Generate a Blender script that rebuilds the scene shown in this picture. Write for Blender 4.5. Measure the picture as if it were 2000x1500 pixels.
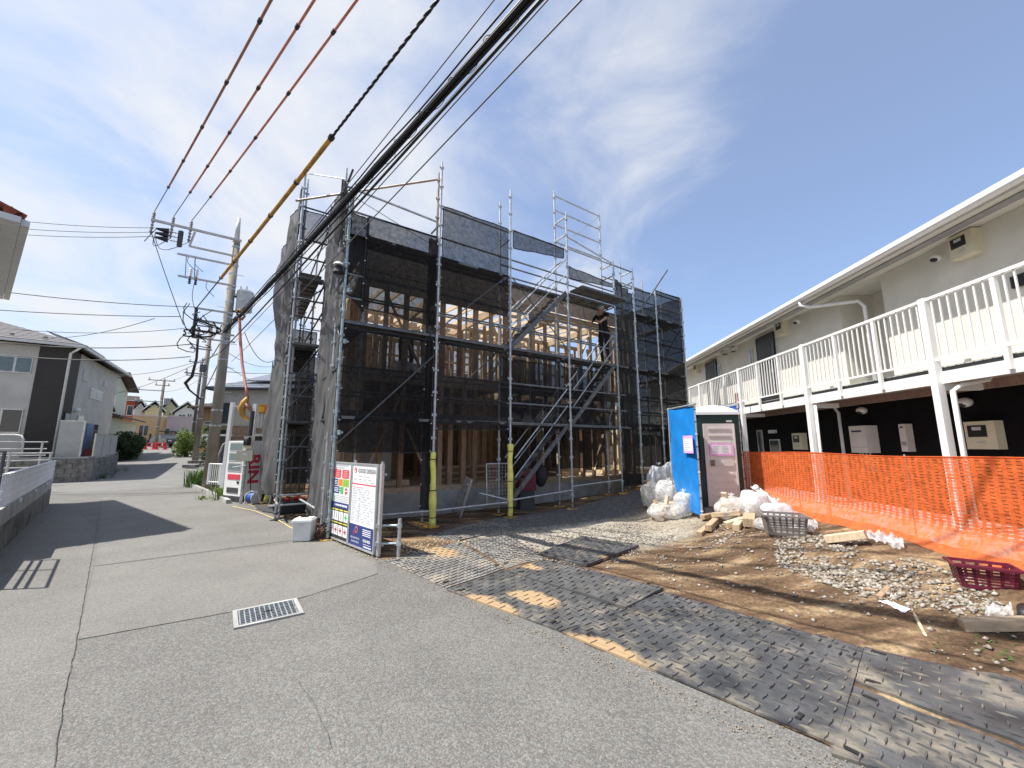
import bpy, math, random
import numpy as np
from mathutils import Vector, Matrix, noise
R = random.Random(7)
sc = bpy.context.scene
rad = math.radians
for o in list(bpy.data.objects): bpy.data.objects.remove(o)

# ------------------------------------------------------------------ camera, sky, sun, exposure
EYE = 1.53; FPX = 770.0; PITCH = math.atan(120 / 770.0)
cam = bpy.data.cameras.new('camera'); camo = bpy.data.objects.new('camera', cam)
sc.collection.objects.link(camo); sc.camera = camo
cam.sensor_width = 36; cam.lens = 36 * FPX / 2000; cam.clip_start = 0.05; cam.clip_end = 3000
camo.location = (0, 0, EYE); camo.rotation_euler = (math.pi / 2 + PITCH, 0, 0)
TOSUN = Vector((-0.60, -0.08, 1.0)).normalized()
sun = bpy.data.lights.new('sun', 'SUN'); suno = bpy.data.objects.new('sun', sun)
sc.collection.objects.link(suno)
sun.energy = 4.2; sun.angle = rad(0.5); sun.color = (1.0, 0.955, 0.88)
suno.rotation_euler = TOSUN.to_track_quat('Z', 'Y').to_euler(); suno.location = (-20, 0, 40)
sc.view_settings.view_transform = 'Standard'; sc.view_settings.look = 'None'
sc.view_settings.exposure = 0.80; sc.view_settings.gamma = 1; sc.view_settings.use_curve_mapping = False
sc.render.resolution_x = 1024; sc.render.resolution_y = 768
try:
    sc.cycles.transparent_max_bounces = 24; sc.cycles.max_bounces = 8
except Exception: pass
world = bpy.data.worlds.new('World'); sc.world = world; world.use_nodes = True
def build_world():
    nt = world.node_tree; N = nt.nodes; L = nt.links; N.clear()
    out = N.new('ShaderNodeOutputWorld'); bg = N.new('ShaderNodeBackground'); L.new(bg.outputs[0], out.inputs[0])
    bg.inputs[1].default_value = 0.105
    sky = N.new('ShaderNodeTexSky'); sky.sky_type = 'NISHITA'; sky.sun_disc = False
    sky.sun_elevation = math.asin(TOSUN.z); sky.sun_rotation = math.atan2(TOSUN.x, TOSUN.y)
    sky.air_density = 1.0; sky.dust_density = 1.2; sky.ozone_density = 2.0
    tc = N.new('ShaderNodeTexCoord'); sep = N.new('ShaderNodeSeparateXYZ'); L.new(tc.outputs['Generated'], sep.inputs[0])
    def M(op, a, b=None, c=None):
        n = N.new('ShaderNodeMath'); n.operation = op
        for i, q in enumerate((a, b, c)):
            if q is None: continue
            if isinstance(q, (int, float)): n.inputs[i].default_value = q
            else: L.new(q, n.inputs[i])
        return n.outputs[0]
    zz = M('ADD', M('MAXIMUM', sep.outputs[2], 0.0), 0.16)
    u = M('DIVIDE', sep.outputs[0], zz); v = M('DIVIDE', sep.outputs[1], zz)
    cb = N.new('ShaderNodeCombineXYZ'); L.new(u, cb.inputs[0]); L.new(v, cb.inputs[1])
    mp = N.new('ShaderNodeMapping'); mp.inputs['Rotation'].default_value = (0, 0, rad(35)); mp.inputs['Scale'].default_value = (1.0, 0.85, 1)
    mp.inputs['Location'].default_value = (4.3, 2.1, 0)
    L.new(cb.outputs[0], mp.inputs[0])
    n1 = N.new('ShaderNodeTexNoise'); n1.inputs['Scale'].default_value = 1.9; n1.inputs['Detail'].default_value = 9; n1.inputs['Roughness'].default_value = 0.56
    n1.inputs['Distortion'].default_value = 0.55; L.new(mp.outputs[0], n1.inputs[0])
    n2 = N.new('ShaderNodeTexNoise'); n2.inputs['Scale'].default_value = 0.55; n2.inputs['Detail'].default_value = 3; L.new(mp.outputs[0], n2.inputs[0])
    # broad cloud bank to the left, thinning to the right
    side = M('MULTIPLY_ADD', u, -0.20, -0.02)
    side = M('MINIMUM', M('MAXIMUM', side, -0.17), 0.11)
    lowm = M('MULTIPLY', M('MAXIMUM', M('SUBTRACT', 0.34, sep.outputs[2]), 0.0), 0.22)
    d = M('ADD', M('ADD', M('MULTIPLY', n1.outputs[0], 0.75), M('MULTIPLY', n2.outputs[0], 0.35)), M('ADD', side, lowm))
    rp = N.new('ShaderNodeMapRange'); rp.interpolation_type = 'SMOOTHSTEP'
    rp.inputs['From Min'].default_value = 0.42; rp.inputs['From Max'].default_value = 0.78; L.new(d, rp.inputs[0])
    fac = M('MULTIPLY_ADD', rp.outputs[0], 0.76, 0.20)
    mx = N.new('ShaderNodeMix'); mx.data_type = 'RGBA'
    L.new(fac, mx.inputs[0])
    tint = N.new('ShaderNodeMix'); tint.data_type = 'RGBA'; tint.blend_type = 'MULTIPLY'; tint.inputs[0].default_value = 1.0
    L.new(sky.outputs[0], tint.inputs[6]); tint.inputs[7].default_value = (0.80, 0.98, 1.18, 1)
    L.new(tint.outputs[2], mx.inputs[6]); mx.inputs[7].default_value = (4.95, 5.05, 5.2, 1)
    L.new(mx.outputs[2], bg.inputs[0])
build_world()

# ------------------------------------------------------------------ geometry helpers
WM = {}
def setp(o, parent, W):
    if parent is not None:
        o.parent = parent; o.matrix_parent_inverse = WM[parent].inverted()
    o.matrix_basis = W; WM[o] = W
    sc.collection.objects.link(o)
def tag(o, label=None, cat=None, group=None, kind=None):
    if label: o['label'] = label
    if cat: o['category'] = cat
    if group: o['group'] = group
    if kind: o['kind'] = kind
    return o
def thing(name, label, cat, loc=(0, 0, 0), rz=0, group=None):
    o = bpy.data.objects.new(name, None); o.empty_display_size = 0.2
    setp(o, None, Matrix.Translation(Vector(loc)) @ Matrix.Rotation(rz, 4, 'Z'))
    return tag(o, label, cat, group)
def dup(root, W, label=None, group=None):
    def rec(o, par):
        c = o.copy(); sc.collection.objects.link(c)
        if par is not None: c.parent = par
        for ch in KIDS.get(o, []): rec(ch, c)
        return c
    r = rec(root, None); r.matrix_basis = W; WM[r] = W
    if label: r['label'] = label
    if group: r['group'] = group
    return r
KIDS = {}
def V(*a): return Vector(a[0]) if len(a) == 1 else Vector(a)
class MB:
    def __init__(s): s.v = []; s.f = []
    def add(s, vs, fs):
        k = len(s.v); s.v += [tuple(p) for p in vs]; s.f += [tuple(i + k for i in f) for f in fs]
    def hexa(s, p):     # p: bottom 4 ccw, top 4 ccw
        s.add(p, [(3, 2, 1, 0), (4, 5, 6, 7), (0, 1, 5, 4), (1, 2, 6, 5), (2, 3, 7, 6), (3, 0, 4, 7)])
    def box(s, c, sz, M=None):
        x, y, z = [q / 2 for q in sz]
        p = [V(-x, -y, -z), V(x, -y, -z), V(x, y, -z), V(-x, y, -z), V(-x, -y, z), V(x, -y, z), V(x, y, z), V(-x, y, z)]
        if M is not None: p = [M @ q for q in p]
        s.hexa([q + V(c) for q in p])
    def beam(s, p, q, w, h, up=(0, 0, 1)):
        p, q = V(p), V(q); d = (q - p).normalized(); up = V(up)
        sd = d.cross(up)
        if sd.length < 1e-4: sd = d.cross(V(1, 0, 0))
        sd.normalize(); u2 = sd.cross(d); a = sd * w / 2; b = u2 * h / 2
        s.hexa([p - a - b, p + a - b, q + a - b, q - a - b, p - a + b, p + a + b, q + a + b, q - a + b])
    def cyl(s, p, q, r, r2=None, n=8):
        p, q = V(p), V(q); r2 = r if r2 is None else r2
        d = (q - p).normalized(); a = d.orthogonal().normalized(); b = d.cross(a)
        vs = []
        for c, rr in ((p, r), (q, r2)):
            for i in range(n):
                t = 2 * math.pi * i / n; vs.append(c + a * math.cos(t) * rr + b * math.sin(t) * rr)
        s.add(vs, [(i, (i + 1) % n, n + (i + 1) % n, n + i) for i in range(n)] + [tuple(range(n - 1, -1, -1)), tuple(range(n, 2 * n))])
    def tube(s, pts, r, n=6):
        pts = [V(p) for p in pts]; m = len(pts); rs = r if isinstance(r, (list, tuple)) else [r] * m
        vs = []; a = None
        for i, p in enumerate(pts):
            d = (pts[min(i + 1, m - 1)] - pts[max(i - 1, 0)])
            d = d.normalized() if d.length > 1e-9 else V(0, 0, 1)
            a = d.orthogonal().normalized() if a is None else (a - d * a.dot(d)).normalized()
            b = d.cross(a)
            for k in range(n):
                t = 2 * math.pi * k / n; vs.append(p + (a * math.cos(t) + b * math.sin(t)) * rs[i])
        fs = [(i * n + k, i * n + (k + 1) % n, (i + 1) * n + (k + 1) % n, (i + 1) * n + k) for i in range(m - 1) for k in range(n)]
        s.add(vs, fs + [tuple(range(n - 1, -1, -1)), tuple(range((m - 1) * n, m * n))])
    def quad(s, a, b, c, d): s.add([a, b, c, d], [(0, 1, 2, 3)])
    def prism(s, poly, z0, z1):
        n = len(poly)
        s.add([(x, y, z0) for x, y in poly] + [(x, y, z1) for x, y in poly],
              [tuple(range(n - 1, -1, -1)), tuple(range(n, 2 * n))] + [(i, (i + 1) % n, n + (i + 1) % n, n + i) for i in range(n)])
    def grid(s, fn, nu, nv):
        s.add([fn(i / nu, j / nv) for j in range(nv + 1) for i in range(nu + 1)],
              [(j * (nu + 1) + i, j * (nu + 1) + i + 1, (j + 1) * (nu + 1) + i + 1, (j + 1) * (nu + 1) + i) for j in range(nv) for i in range(nu)])
    def ball(s, c, r, n=10, m=6, sz=(1, 1, 1), fn=None):
        vs = []
        for j in range(m + 1):
            ph = math.pi * j / m
            for i in range(n):
                t = 2 * math.pi * i / n
                d = V(math.sin(ph) * math.cos(t), math.sin(ph) * math.sin(t), math.cos(ph))
                k = fn(d) if fn else 1
                vs.append(V(c) + V(d.x * sz[0], d.y * sz[1], d.z * sz[2]) * r * k)
        s.add(vs, [(j * n + i, (j + 1) * n + i, (j + 1) * n + (i + 1) % n, j * n + (i + 1) % n) for j in range(m) for i in range(n)])
    def build(s, name, m, parent=None, smooth=False, label=None, cat=None, group=None, kind=None):
        a = np.array(s.v, dtype=float)
        lo = a.min(0); hi = a.max(0); c = Vector(((lo[0] + hi[0]) / 2, (lo[1] + hi[1]) / 2, lo[2]))
        me = bpy.data.meshes.new(name); me.from_pydata([tuple(p) for p in (a - np.array(c))], [], s.f)
        if smooth: me.polygons.foreach_set('use_smooth', [True] * len(me.polygons))
        me.materials.append(m)
        o = bpy.data.objects.new(name, me); setp(o, parent, Matrix.Translation(c))
        if parent is not None: KIDS.setdefault(parent, []).append(o)
        return tag(o, label, cat, group, kind)
_unit = {}
def inst(name, key, maker, m, W, parent, label=None):
    """an object sharing one mesh per (key, material)"""
    k = (key, m.name)
    if k not in _unit:
        b = MB(); maker(b); me = bpy.data.meshes.new(name); me.from_pydata(b.v, [], b.f); me.materials.append(m)
        if key.startswith('rod'): me.polygons.foreach_set('use_smooth', [len(p.vertices) == 4 for p in me.polygons])
        _unit[k] = me
    o = bpy.data.objects.new(name, _unit[k]); setp(o, parent, W)
    if parent is not None: KIDS.setdefault(parent, []).append(o)
    return tag(o, label)
def basis(p, d, up=(0, 0, 1), sx=1, sy=1, sz=1):
    d = V(d).normalized(); up = V(up); a = up.cross(d)
    if a.length < 1e-4: a = V(1, 0, 0).cross(d)
    if a.length < 1e-4: a = V(0, 1, 0).cross(d)
    a.normalize(); b = d.cross(a)
    return Matrix(((a.x * sx, b.x * sy, d.x * sz, p[0]), (a.y * sx, b.y * sy, d.y * sz, p[1]), (a.z * sx, b.z * sy, d.z * sz, p[2]), (0, 0, 0, 1)))
def rod(name, p, q, r, m, parent, label=None, n=8):
    p, q = V(p), V(q)
    return inst(name, 'rod%d' % n, lambda b: b.cyl((0, 0, 0), (0, 0, 1), 1, n=n), m, basis(p, q - p, sx=r, sy=r, sz=(q - p).length), parent, label)
def bar(name, p, q, w, h, m, parent, up=(0, 0, 1), label=None):
    p, q = V(p), V(q)   # w across, h along up
    return inst(name, 'bar', lambda b: b.box((0, 0, .5), (1, 1, 1)), m, basis(p, q - p, up, w, h, (q - p).length), parent, label)
class Fr:
    """a wall frame: s along d, z up, o outwards along n"""
    def __init__(s, O, d, n): s.O = V(O[0], O[1], 0); s.d = V(d[0], d[1], 0).normalized(); s.n = V(n[0], n[1], 0).normalized()
    def P(s, a, z, o=0): return s.O + s.d * a + s.n * o + V(0, 0, z)
    def box(s, mb, a0, a1, z0, z1, o0, o1):
        p = [s.P(a0, z0, o0), s.P(a1, z0, o0), s.P(a1, z0, o1), s.P(a0, z0, o1), s.P(a0, z1, o0), s.P(a1, z1, o0), s.P(a1, z1, o1), s.P(a0, z1, o1)]
        if s.d.cross(s.n).z < 0: p = [p[i] for i in (3, 2, 1, 0, 7, 6, 5, 4)]
        mb.hexa(p)
    def part(s, name, m, parent, a0, a1, z0, z1, o0, o1, **k):
        b = MB(); s.box(b, a0, a1, z0, z1, o0, o1); return b.build(name, m, parent, **k)
CP, SP = math.cos(PITCH), math.sin(PITCH)
def ray(px, py):
    xr = (px - 1000) / FPX; yr = (750 - py) / FPX
    return V(xr, CP - yr * SP, SP + yr * CP)
def at(px, py, Y): d = ray(px, py); return V(0, 0, EYE) + d * (Y / d.y)
def atz(px, py, z): d = ray(px, py); return V(0, 0, EYE) + d * ((z - EYE) / d.z)
def hit(F, px, py, o=0):
    d = ray(px, py); c = V(0, 0, EYE); q = F.P(0, 0, o); t = (q - c).dot(F.n) / d.dot(F.n); p = c + d * t
    return ((p - F.O).dot(F.d), p.z)
def nz(x, y, z=0.0): return noise.noise(V(x, y, z))
def ss(a, b, x): t = min(max((x - a) / (b - a), 0), 1); return t * t * (3 - 2 * t)

# ------------------------------------------------------------------ ground shape
def groad(x, y):
    if y < 15: return 0.0
    if y < 22: return 0.055 * (y - 15) ** 2 / 14
    return 0.055 * (3.5 + min(y, 44) - 22)
EN = V(0.714, 0.70, 0)
def edge(x, y): return (x + 1.77) * 0.714 + (y - 5.53) * 0.70
def hlot(x, y):
    e = edge(x, y)
    h = 0.40 * ss(2.4, 5.2, x) * ss(0.8, 3.0, e) + 0.24 * math.exp(-((x - 3.1) ** 2 + (y - 10.6) ** 2) / 1.6)
    h *= 1 - .5 * ss(.15, .6, x - .0577 * y - 4.57)
    h += 0.13 * math.exp(-((x - 3.25) ** 2 + (y - 5.75) ** 2) / .5) + 0.10 * math.exp(-((x - 4.0) ** 2 + (y - 4.9) ** 2) / .5)
    return h
def relief(x, y):
    e = edge(x, y)
    k = ss(0.15, 1.2, e)
    return k * (0.05 * nz(x * .9, y * .9, 3) + 0.025 * nz(x * 3, y * 3, 5) + 0.020 * nz(x * 8, y * 8, 7)) * (0.35 + 0.65 * ss(0.9, 3.0, x))
def ground(x, y):
    if edge(x, y) > 0: return groad(x, y) + hlot(x, y) + relief(x, y)
    return groad(x, y)
def G(px, py, dz=0):
    d = ray(px, py); t = 1.0
    for i in range(6000):
        p = V(0, 0, EYE) + d * t
        if p.z <= ground(p.x, p.y) + dz: break
        t += 0.02 if t < 15 else .1
    return p

# ------------------------------------------------------------------ materials
def newmat(name):
    m = bpy.data.materials.new(name); m.use_nodes = True; nt = m.node_tree
    return m, nt.nodes, nt.links, nt.nodes['Principled BSDF'], nt.nodes['Material Output']
def rgb(c): return (c[0], c[1], c[2], 1)
def sc_(c, k): return tuple(min(max(q * k, 0), 1) for q in c)
def mat(name, col, rough=.6, metal=0, var=.12, scale=5, bump=0.0, bscale=60, col2=None, stretch=(1, 1, 1), spec=.4, lo=.35, hi=.65, detail=6, obj=False, dirt=None, dlo=.55, dhi=.75, dscale=1.2, blobs=()):
    m, N, L, B, O = newmat(name)
    B.inputs['Roughness'].default_value = rough; B.inputs['Metallic'].default_value = metal; B.inputs['Specular IOR Level'].default_value = spec
    ge = N.new('ShaderNodeTexCoord') if obj else N.new('ShaderNodeNewGeometry')
    src = ge.outputs['Object' if obj else 'Position']
    mp = N.new('ShaderNodeMapping'); mp.inputs['Scale'].default_value = stretch; L.new(src, mp.inputs[0])
    n = N.new('ShaderNodeTexNoise'); n.inputs['Scale'].default_value = scale; n.inputs['Detail'].default_value = detail; L.new(mp.outputs[0], n.inputs[0])
    r = N.new('ShaderNodeValToRGB'); r.color_ramp.elements[0].position = lo; r.color_ramp.elements[1].position = hi
    r.color_ramp.elements[0].color = rgb(sc_(col, 1 - var)); r.color_ramp.elements[1].color = rgb(col2 if col2 else sc_(col, 1 + var))
    L.new(n.outputs[0], r.inputs[0]); c = r.outputs[0]
    if dirt:
        n3 = N.new('ShaderNodeTexNoise'); n3.inputs['Scale'].default_value = dscale; n3.inputs['Detail'].default_value = 8; n3.inputs['Roughness'].default_value = .65
        L.new(src, n3.inputs[0])
        mr = N.new('ShaderNodeMapRange'); mr.interpolation_type = 'SMOOTHSTEP'; mr.inputs['From Min'].default_value = dlo; mr.inputs['From Max'].default_value = dhi
        L.new(n3.outputs[0], mr.inputs[0])
        mx = N.new('ShaderNodeMix'); mx.data_type = 'RGBA'; L.new(mr.outputs[0], mx.inputs[0]); L.new(c, mx.inputs[6]); mx.inputs[7].default_value = rgb(dirt); c = mx.outputs[2]
    for bx, by, rx, ry, rot in blobs:
        m2 = N.new('ShaderNodeMapping'); m2.vector_type = 'TEXTURE'; m2.inputs['Location'].default_value = (bx, by, 0); m2.inputs['Rotation'].default_value = (0, 0, rot); m2.inputs['Scale'].default_value = (rx, ry, 100); L.new(src, m2.inputs[0])
        ln = N.new('ShaderNodeVectorMath'); ln.operation = 'LENGTH'; L.new(m2.outputs[0], ln.inputs[0])
        nn = N.new('ShaderNodeTexNoise'); nn.inputs['Scale'].default_value = 4.5; nn.inputs['Detail'].default_value = 8; nn.inputs['Roughness'].default_value = .65; L.new(src, nn.inputs[0])
        ad = N.new('ShaderNodeMath'); ad.operation = 'MULTIPLY_ADD'; L.new(nn.outputs[0], ad.inputs[0]); ad.inputs[1].default_value = 1.5; L.new(ln.outputs['Value'], ad.inputs[2])
        mr = N.new('ShaderNodeMapRange'); mr.inputs['From Min'].default_value = 1.75; mr.inputs['From Max'].default_value = 1.45; L.new(ad.outputs[0], mr.inputs[0])
        mx = N.new('ShaderNodeMix'); mx.data_type = 'RGBA'; L.new(mr.outputs[0], mx.inputs[0]); L.new(c, mx.inputs[6]); mx.inputs[7].default_value = (.40, .285, .165, 1); c = mx.outputs[2]
    L.new(c, B.inputs['Base Color'])
    if bump:
        n2 = N.new('ShaderNodeTexNoise'); n2.inputs['Scale'].default_value = bscale; n2.inputs['Detail'].default_value = 4; L.new(src, n2.inputs[0])
        bp = N.new('ShaderNodeBump'); bp.inputs['Strength'].default_value = bump; bp.inputs['Distance'].default_value = .01
        L.new(n2.outputs[0], bp.inputs['Height']); L.new(bp.outputs[0], B.inputs['Normal'])
    return m
def asphalt(name, base, grain=170, tint=(1, .985, .96), spk=.75, patch=.17):
    m, N, L, B, O = newmat(name); B.inputs['Roughness'].default_value = .82; B.inputs['Specular IOR Level'].default_value = .3
    ge = N.new('ShaderNodeNewGeometry'); P = ge.outputs['Position']
    vo = N.new('ShaderNodeTexVoronoi'); vo.inputs['Scale'].default_value = grain; L.new(P, vo.inputs[0])
    sp = N.new('ShaderNodeSeparateColor'); L.new(vo.outputs['Color'], sp.inputs[0])
    a = N.new('ShaderNodeTexNoise'); a.inputs['Scale'].default_value = 1.1; a.inputs['Detail'].default_value = 6; a.inputs['Roughness'].default_value = .6; L.new(P, a.inputs[0])
    b = N.new('ShaderNodeTexNoise'); b.inputs['Scale'].default_value = 28; b.inputs['Detail'].default_value = 5; L.new(P, b.inputs[0])
    def M(op, x, y, z=None):
        n = N.new('ShaderNodeMath'); n.operation = op
        for i, q in enumerate((x, y, z)):
            if q is None: continue
            if isinstance(q, (int, float)): n.inputs[i].default_value = q
            else: L.new(q, n.inputs[i])
        return n.outputs[0]
    g = M('POWER', sp.outputs[0], 1.6)
    k = M('ADD', M('MULTIPLY_ADD', g, spk, 1 - spk * .42), M('ADD', M('MULTIPLY_ADD', a.outputs[0], patch * 4, -patch * 2), M('MULTIPLY_ADD', b.outputs[0], .5, -.25)))
    cm = N.new('ShaderNodeCombineColor')
    hue = M('MULTIPLY_ADD', sp.outputs[1], .16, .92)
    L.new(M('MULTIPLY', M('MULTIPLY', k, base * tint[0]), hue), cm.inputs[0]); L.new(M('MULTIPLY', k, base * tint[1]), cm.inputs[1]); L.new(M('MULTIPLY', k, base * tint[2]), cm.inputs[2])
    L.new(cm.outputs[0], B.inputs['Base Color'])
    bp = N.new('ShaderNodeBump'); bp.inputs['Strength'].default_value = .55; bp.inputs['Distance'].default_value = .006
    L.new(M('SUBTRACT', 1.0, vo.outputs['Distance']), bp.inputs['Height']); L.new(bp.outputs[0], B.inputs['Normal'])
    return m
def soilmat():
    m, N, L, B, O = newmat('soil'); B.inputs['Roughness'].default_value = .95; B.inputs['Specular IOR Level'].default_value = .15
    ge = N.new('ShaderNodeNewGeometry'); P = ge.outputs['Position']
    mp = N.new('ShaderNodeMapping'); mp.inputs['Rotation'].default_value = (0, 0, rad(40)); mp.inputs['Scale'].default_value = (.6, 2.2, 1); L.new(P, mp.inputs[0])
    n1 = N.new('ShaderNodeTexNoise'); n1.inputs['Scale'].default_value = 1.6; n1.inputs['Detail'].default_value = 9; n1.inputs['Roughness'].default_value = .62; L.new(mp.outputs[0], n1.inputs[0])
    r = N.new('ShaderNodeValToRGB'); e = r.color_ramp.elements
    e[0].position = .34; e[0].color = (.060, .038, .024, 1); e[1].position = .68; e[1].color = (.38, .28, .165, 1)
    q = e.new(.52); q.color = (.155, .10, .06, 1)
    L.new(n1.outputs[0], r.inputs[0])
    n2 = N.new('ShaderNodeTexNoise'); n2.inputs['Scale'].default_value = 30; n2.inputs['Detail'].default_value = 6; L.new(P, n2.inputs[0])
    mx = N.new('ShaderNodeMix'); mx.data_type = 'RGBA'; mx.blend_type = 'OVERLAY'; mx.inputs[0].default_value = .8
    L.new(r.outputs[0], mx.inputs[6]); L.new(n2.outputs[0], mx.inputs[7]); c = mx.outputs[2]
    # pale crushed stone spread in front of the scaffold, a darker grey band along its base
    def blob(cx, cy, rx, ry, rot, lo, hi, col, c, k=.5):
        m2 = N.new('ShaderNodeMapping'); m2.vector_type = 'TEXTURE'; m2.inputs['Location'].default_value = (cx, cy, 0); m2.inputs['Rotation'].default_value = (0, 0, rot); m2.inputs['Scale'].default_value = (rx, ry, 100); L.new(P, m2.inputs[0])
        ln = N.new('ShaderNodeVectorMath'); ln.operation = 'LENGTH'; L.new(m2.outputs[0], ln.inputs[0])
        nn = N.new('ShaderNodeTexNoise'); nn.inputs['Scale'].default_value = 2.2; nn.inputs['Detail'].default_value = 7; L.new(P, nn.inputs[0])
        ad = N.new('ShaderNodeMath'); ad.operation = 'MULTIPLY_ADD'; L.new(nn.outputs[0], ad.inputs[0]); ad.inputs[1].default_value = k; L.new(ln.outputs['Value'], ad.inputs[2])
        mr = N.new('ShaderNodeMapRange'); mr.inputs['From Min'].default_value = hi + k * .5; mr.inputs['From Max'].default_value = lo + k * .5; L.new(ad.outputs[0], mr.inputs[0])
        vo = N.new('ShaderNodeTexVoronoi'); vo.inputs['Scale'].default_value = 45; L.new(P, vo.inputs[0])
        s2 = N.new('ShaderNodeSeparateColor'); L.new(vo.outputs['Color'], s2.inputs[0])
        rr = N.new('ShaderNodeValToRGB'); rr.color_ramp.elements[0].color = rgb(sc_(col, .5)); rr.color_ramp.elements[1].color = rgb(sc_(col, 1.25)); L.new(s2.outputs[0], rr.inputs[0])
        mm = N.new('ShaderNodeMix'); mm.data_type = 'RGBA'; L.new(mr.outputs[0], mm.inputs[0]); L.new(c, mm.inputs[6]); L.new(rr.outputs[0], mm.inputs[7]); return mm.outputs[2]
    c = blob(1.3, 7.3, 2.2, 1.25, rad(12), .75, 1.1, (.40, .37, .31), c)
    c = blob(3.0, 8.2, 1.2, 1.1, 0, .6, 1.1, (.36, .31, .24), c)
    c = blob(1.6, 9.2, 3.6, .75, rad(34), .8, 1.1, (.17, .16, .15), c)
    L.new(c, B.inputs['Base Color'])
    bp = N.new('ShaderNodeBump'); bp.inputs['Strength'].default_value = .9; bp.inputs['Distance'].default_value = .03; L.new(n2.outputs[0], bp.inputs['Height']); L.new(bp.outputs[0], B.inputs['Normal'])
    return m
def netmat(name, alpha, col=.022, trans=.04):
    m, N, L, B, O = newmat(name); N.remove(B)
    d = N.new('ShaderNodeBsdfDiffuse'); d.inputs[0].default_value = (col, col, col * 1.02, 1)
    t = N.new('ShaderNodeBsdfTranslucent'); t.inputs[0].default_value = (trans, trans, trans * 1.05, 1)
    a = N.new('ShaderNodeAddShader'); L.new(d.outputs[0], a.inputs[0]); L.new(t.outputs[0], a.inputs[1])
    tr = N.new('ShaderNodeBsdfTransparent'); mx = N.new('ShaderNodeMixShader')
    ge = N.new('ShaderNodeNewGeometry'); n = N.new('ShaderNodeTexNoise'); n.inputs['Scale'].default_value = 13; n.inputs['Detail'].default_value = 4; L.new(ge.outputs['Position'], n.inputs[0])
    mr = N.new('ShaderNodeMapRange'); mr.inputs['To Min'].default_value = alpha - .07; mr.inputs['To Max'].default_value = alpha + .07; mr.inputs['From Min'].default_value = .3; mr.inputs['From Max'].default_value = .7; L.new(n.outputs[0], mr.inputs[0])
    L.new(mr.outputs[0], mx.inputs[0]); L.new(tr.outputs[0], mx.inputs[1]); L.new(a.outputs[0], mx.inputs[2]); L.new(mx.outputs[0], O.inputs[0])
    return m
def plastic(name, col, alpha, rough=.25, trans=.35):
    m, N, L, B, O = newmat(name); N.remove(B)
    d = N.new('ShaderNodeBsdfPrincipled'); d.inputs['Base Color'].default_value = rgb(col); d.inputs['Roughness'].default_value = rough
    t = N.new('ShaderNodeBsdfTranslucent'); t.inputs[0].default_value = rgb(col)
    a = N.new('ShaderNodeMixShader'); a.inputs[0].default_value = trans; L.new(d.outputs[0], a.inputs[1]); L.new(t.outputs[0], a.inputs[2])
    tr = N.new('ShaderNodeBsdfTransparent'); mx = N.new('ShaderNodeMixShader')
    ge = N.new('ShaderNodeNewGeometry'); n = N.new('ShaderNodeTexNoise'); n.inputs['Scale'].default_value = 9; n.inputs['Detail'].default_value = 5; n.inputs['Distortion'].default_value = 1.5; L.new(ge.outputs['Position'], n.inputs[0])
    mr = N.new('ShaderNodeMapRange'); mr.inputs['To Min'].default_value = max(alpha - .3, 0); mr.inputs['To Max'].default_value = min(alpha + .3, 1); mr.inputs['From Min'].default_value = .35; mr.inputs['From Max'].default_value = .65; L.new(n.outputs[0], mr.inputs[0])
    bp = N.new('ShaderNodeBump'); bp.inputs['Strength'].default_value = .6; bp.inputs['Distance'].default_value = .03; L.new(n.outputs[0], bp.inputs['Height']); L.new(bp.outputs[0], d.inputs['Normal'])
    L.new(mr.outputs[0], mx.inputs[0]); L.new(tr.outputs[0], mx.inputs[1]); L.new(a.outputs[0], mx.inputs[2]); L.new(mx.outputs[0], O.inputs[0])
    return m
def foliage(name, c1, c2):
    m = mat(name, c1, rough=.55, scale=7, col2=c2, lo=.3, hi=.7)
    N, L = m.node_tree.nodes, m.node_tree.links; B = N['Principled BSDF']; O = N['Material Output']
    t = N.new('ShaderNodeBsdfTranslucent'); src = B.inputs['Base Color'].links[0].from_socket; L.new(src, t.inputs[0])
    mx = N.new('ShaderNodeMixShader'); mx.inputs[0].default_value = .35; L.new(B.outputs[0], mx.inputs[1]); L.new(t.outputs[0], mx.inputs[2]); L.new(mx.outputs[0], O.inputs[0])
    return m
def siding(name, col, pitch, depth=.6, var=.06):
    m = mat(name, col, rough=.7, var=var, scale=2)
    N, L = m.node_tree.nodes, m.node_tree.links; B = N['Principled BSDF']
    ge = N.new('ShaderNodeNewGeometry'); sp = N.new('ShaderNodeSeparateXYZ'); L.new(ge.outputs['Position'], sp.inputs[0])
    a = N.new('ShaderNodeMath'); a.operation = 'MULTIPLY'; a.inputs[1].default_value = 1 / pitch; L.new(sp.outputs[2], a.inputs[0])
    f = N.new('ShaderNodeMath'); f.operation = 'FRACT'; L.new(a.outputs[0], f.inputs[0])
    bp = N.new('ShaderNodeBump'); bp.inputs['Strength'].default_value = depth; bp.inputs['Distance'].default_value = .02; L.new(f.outputs[0], bp.inputs['Height']); L.new(bp.outputs[0], B.inputs['Normal'])
    return m
SANDB = [(*atz(px, py, .03).xy, rx, ry, rad(-45)) for px, py, rx, ry in ((1180, 1268, .42, .17), (1045, 1165, .34, .17), (955, 1180, .50, .17), (860, 1075, .45, .20), (1280, 1340, .35, .10), (1210, 1098, .35, .14), (1500, 1440, .4, .07), (1030, 1105, .3, .1))]
M_ = {}
A = M_.__setitem__
A('asphalt', asphalt('asphalt', .165, 105, (1, .965, .90), .6)); A('asphalt_new', asphalt('asphalt_patch', .195, 150, (1, .955, .88), .42, .14)); A('asphalt_edge', asphalt('asphalt_edge', .185, 130, (1, .965, .90), .5, .16))
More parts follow.
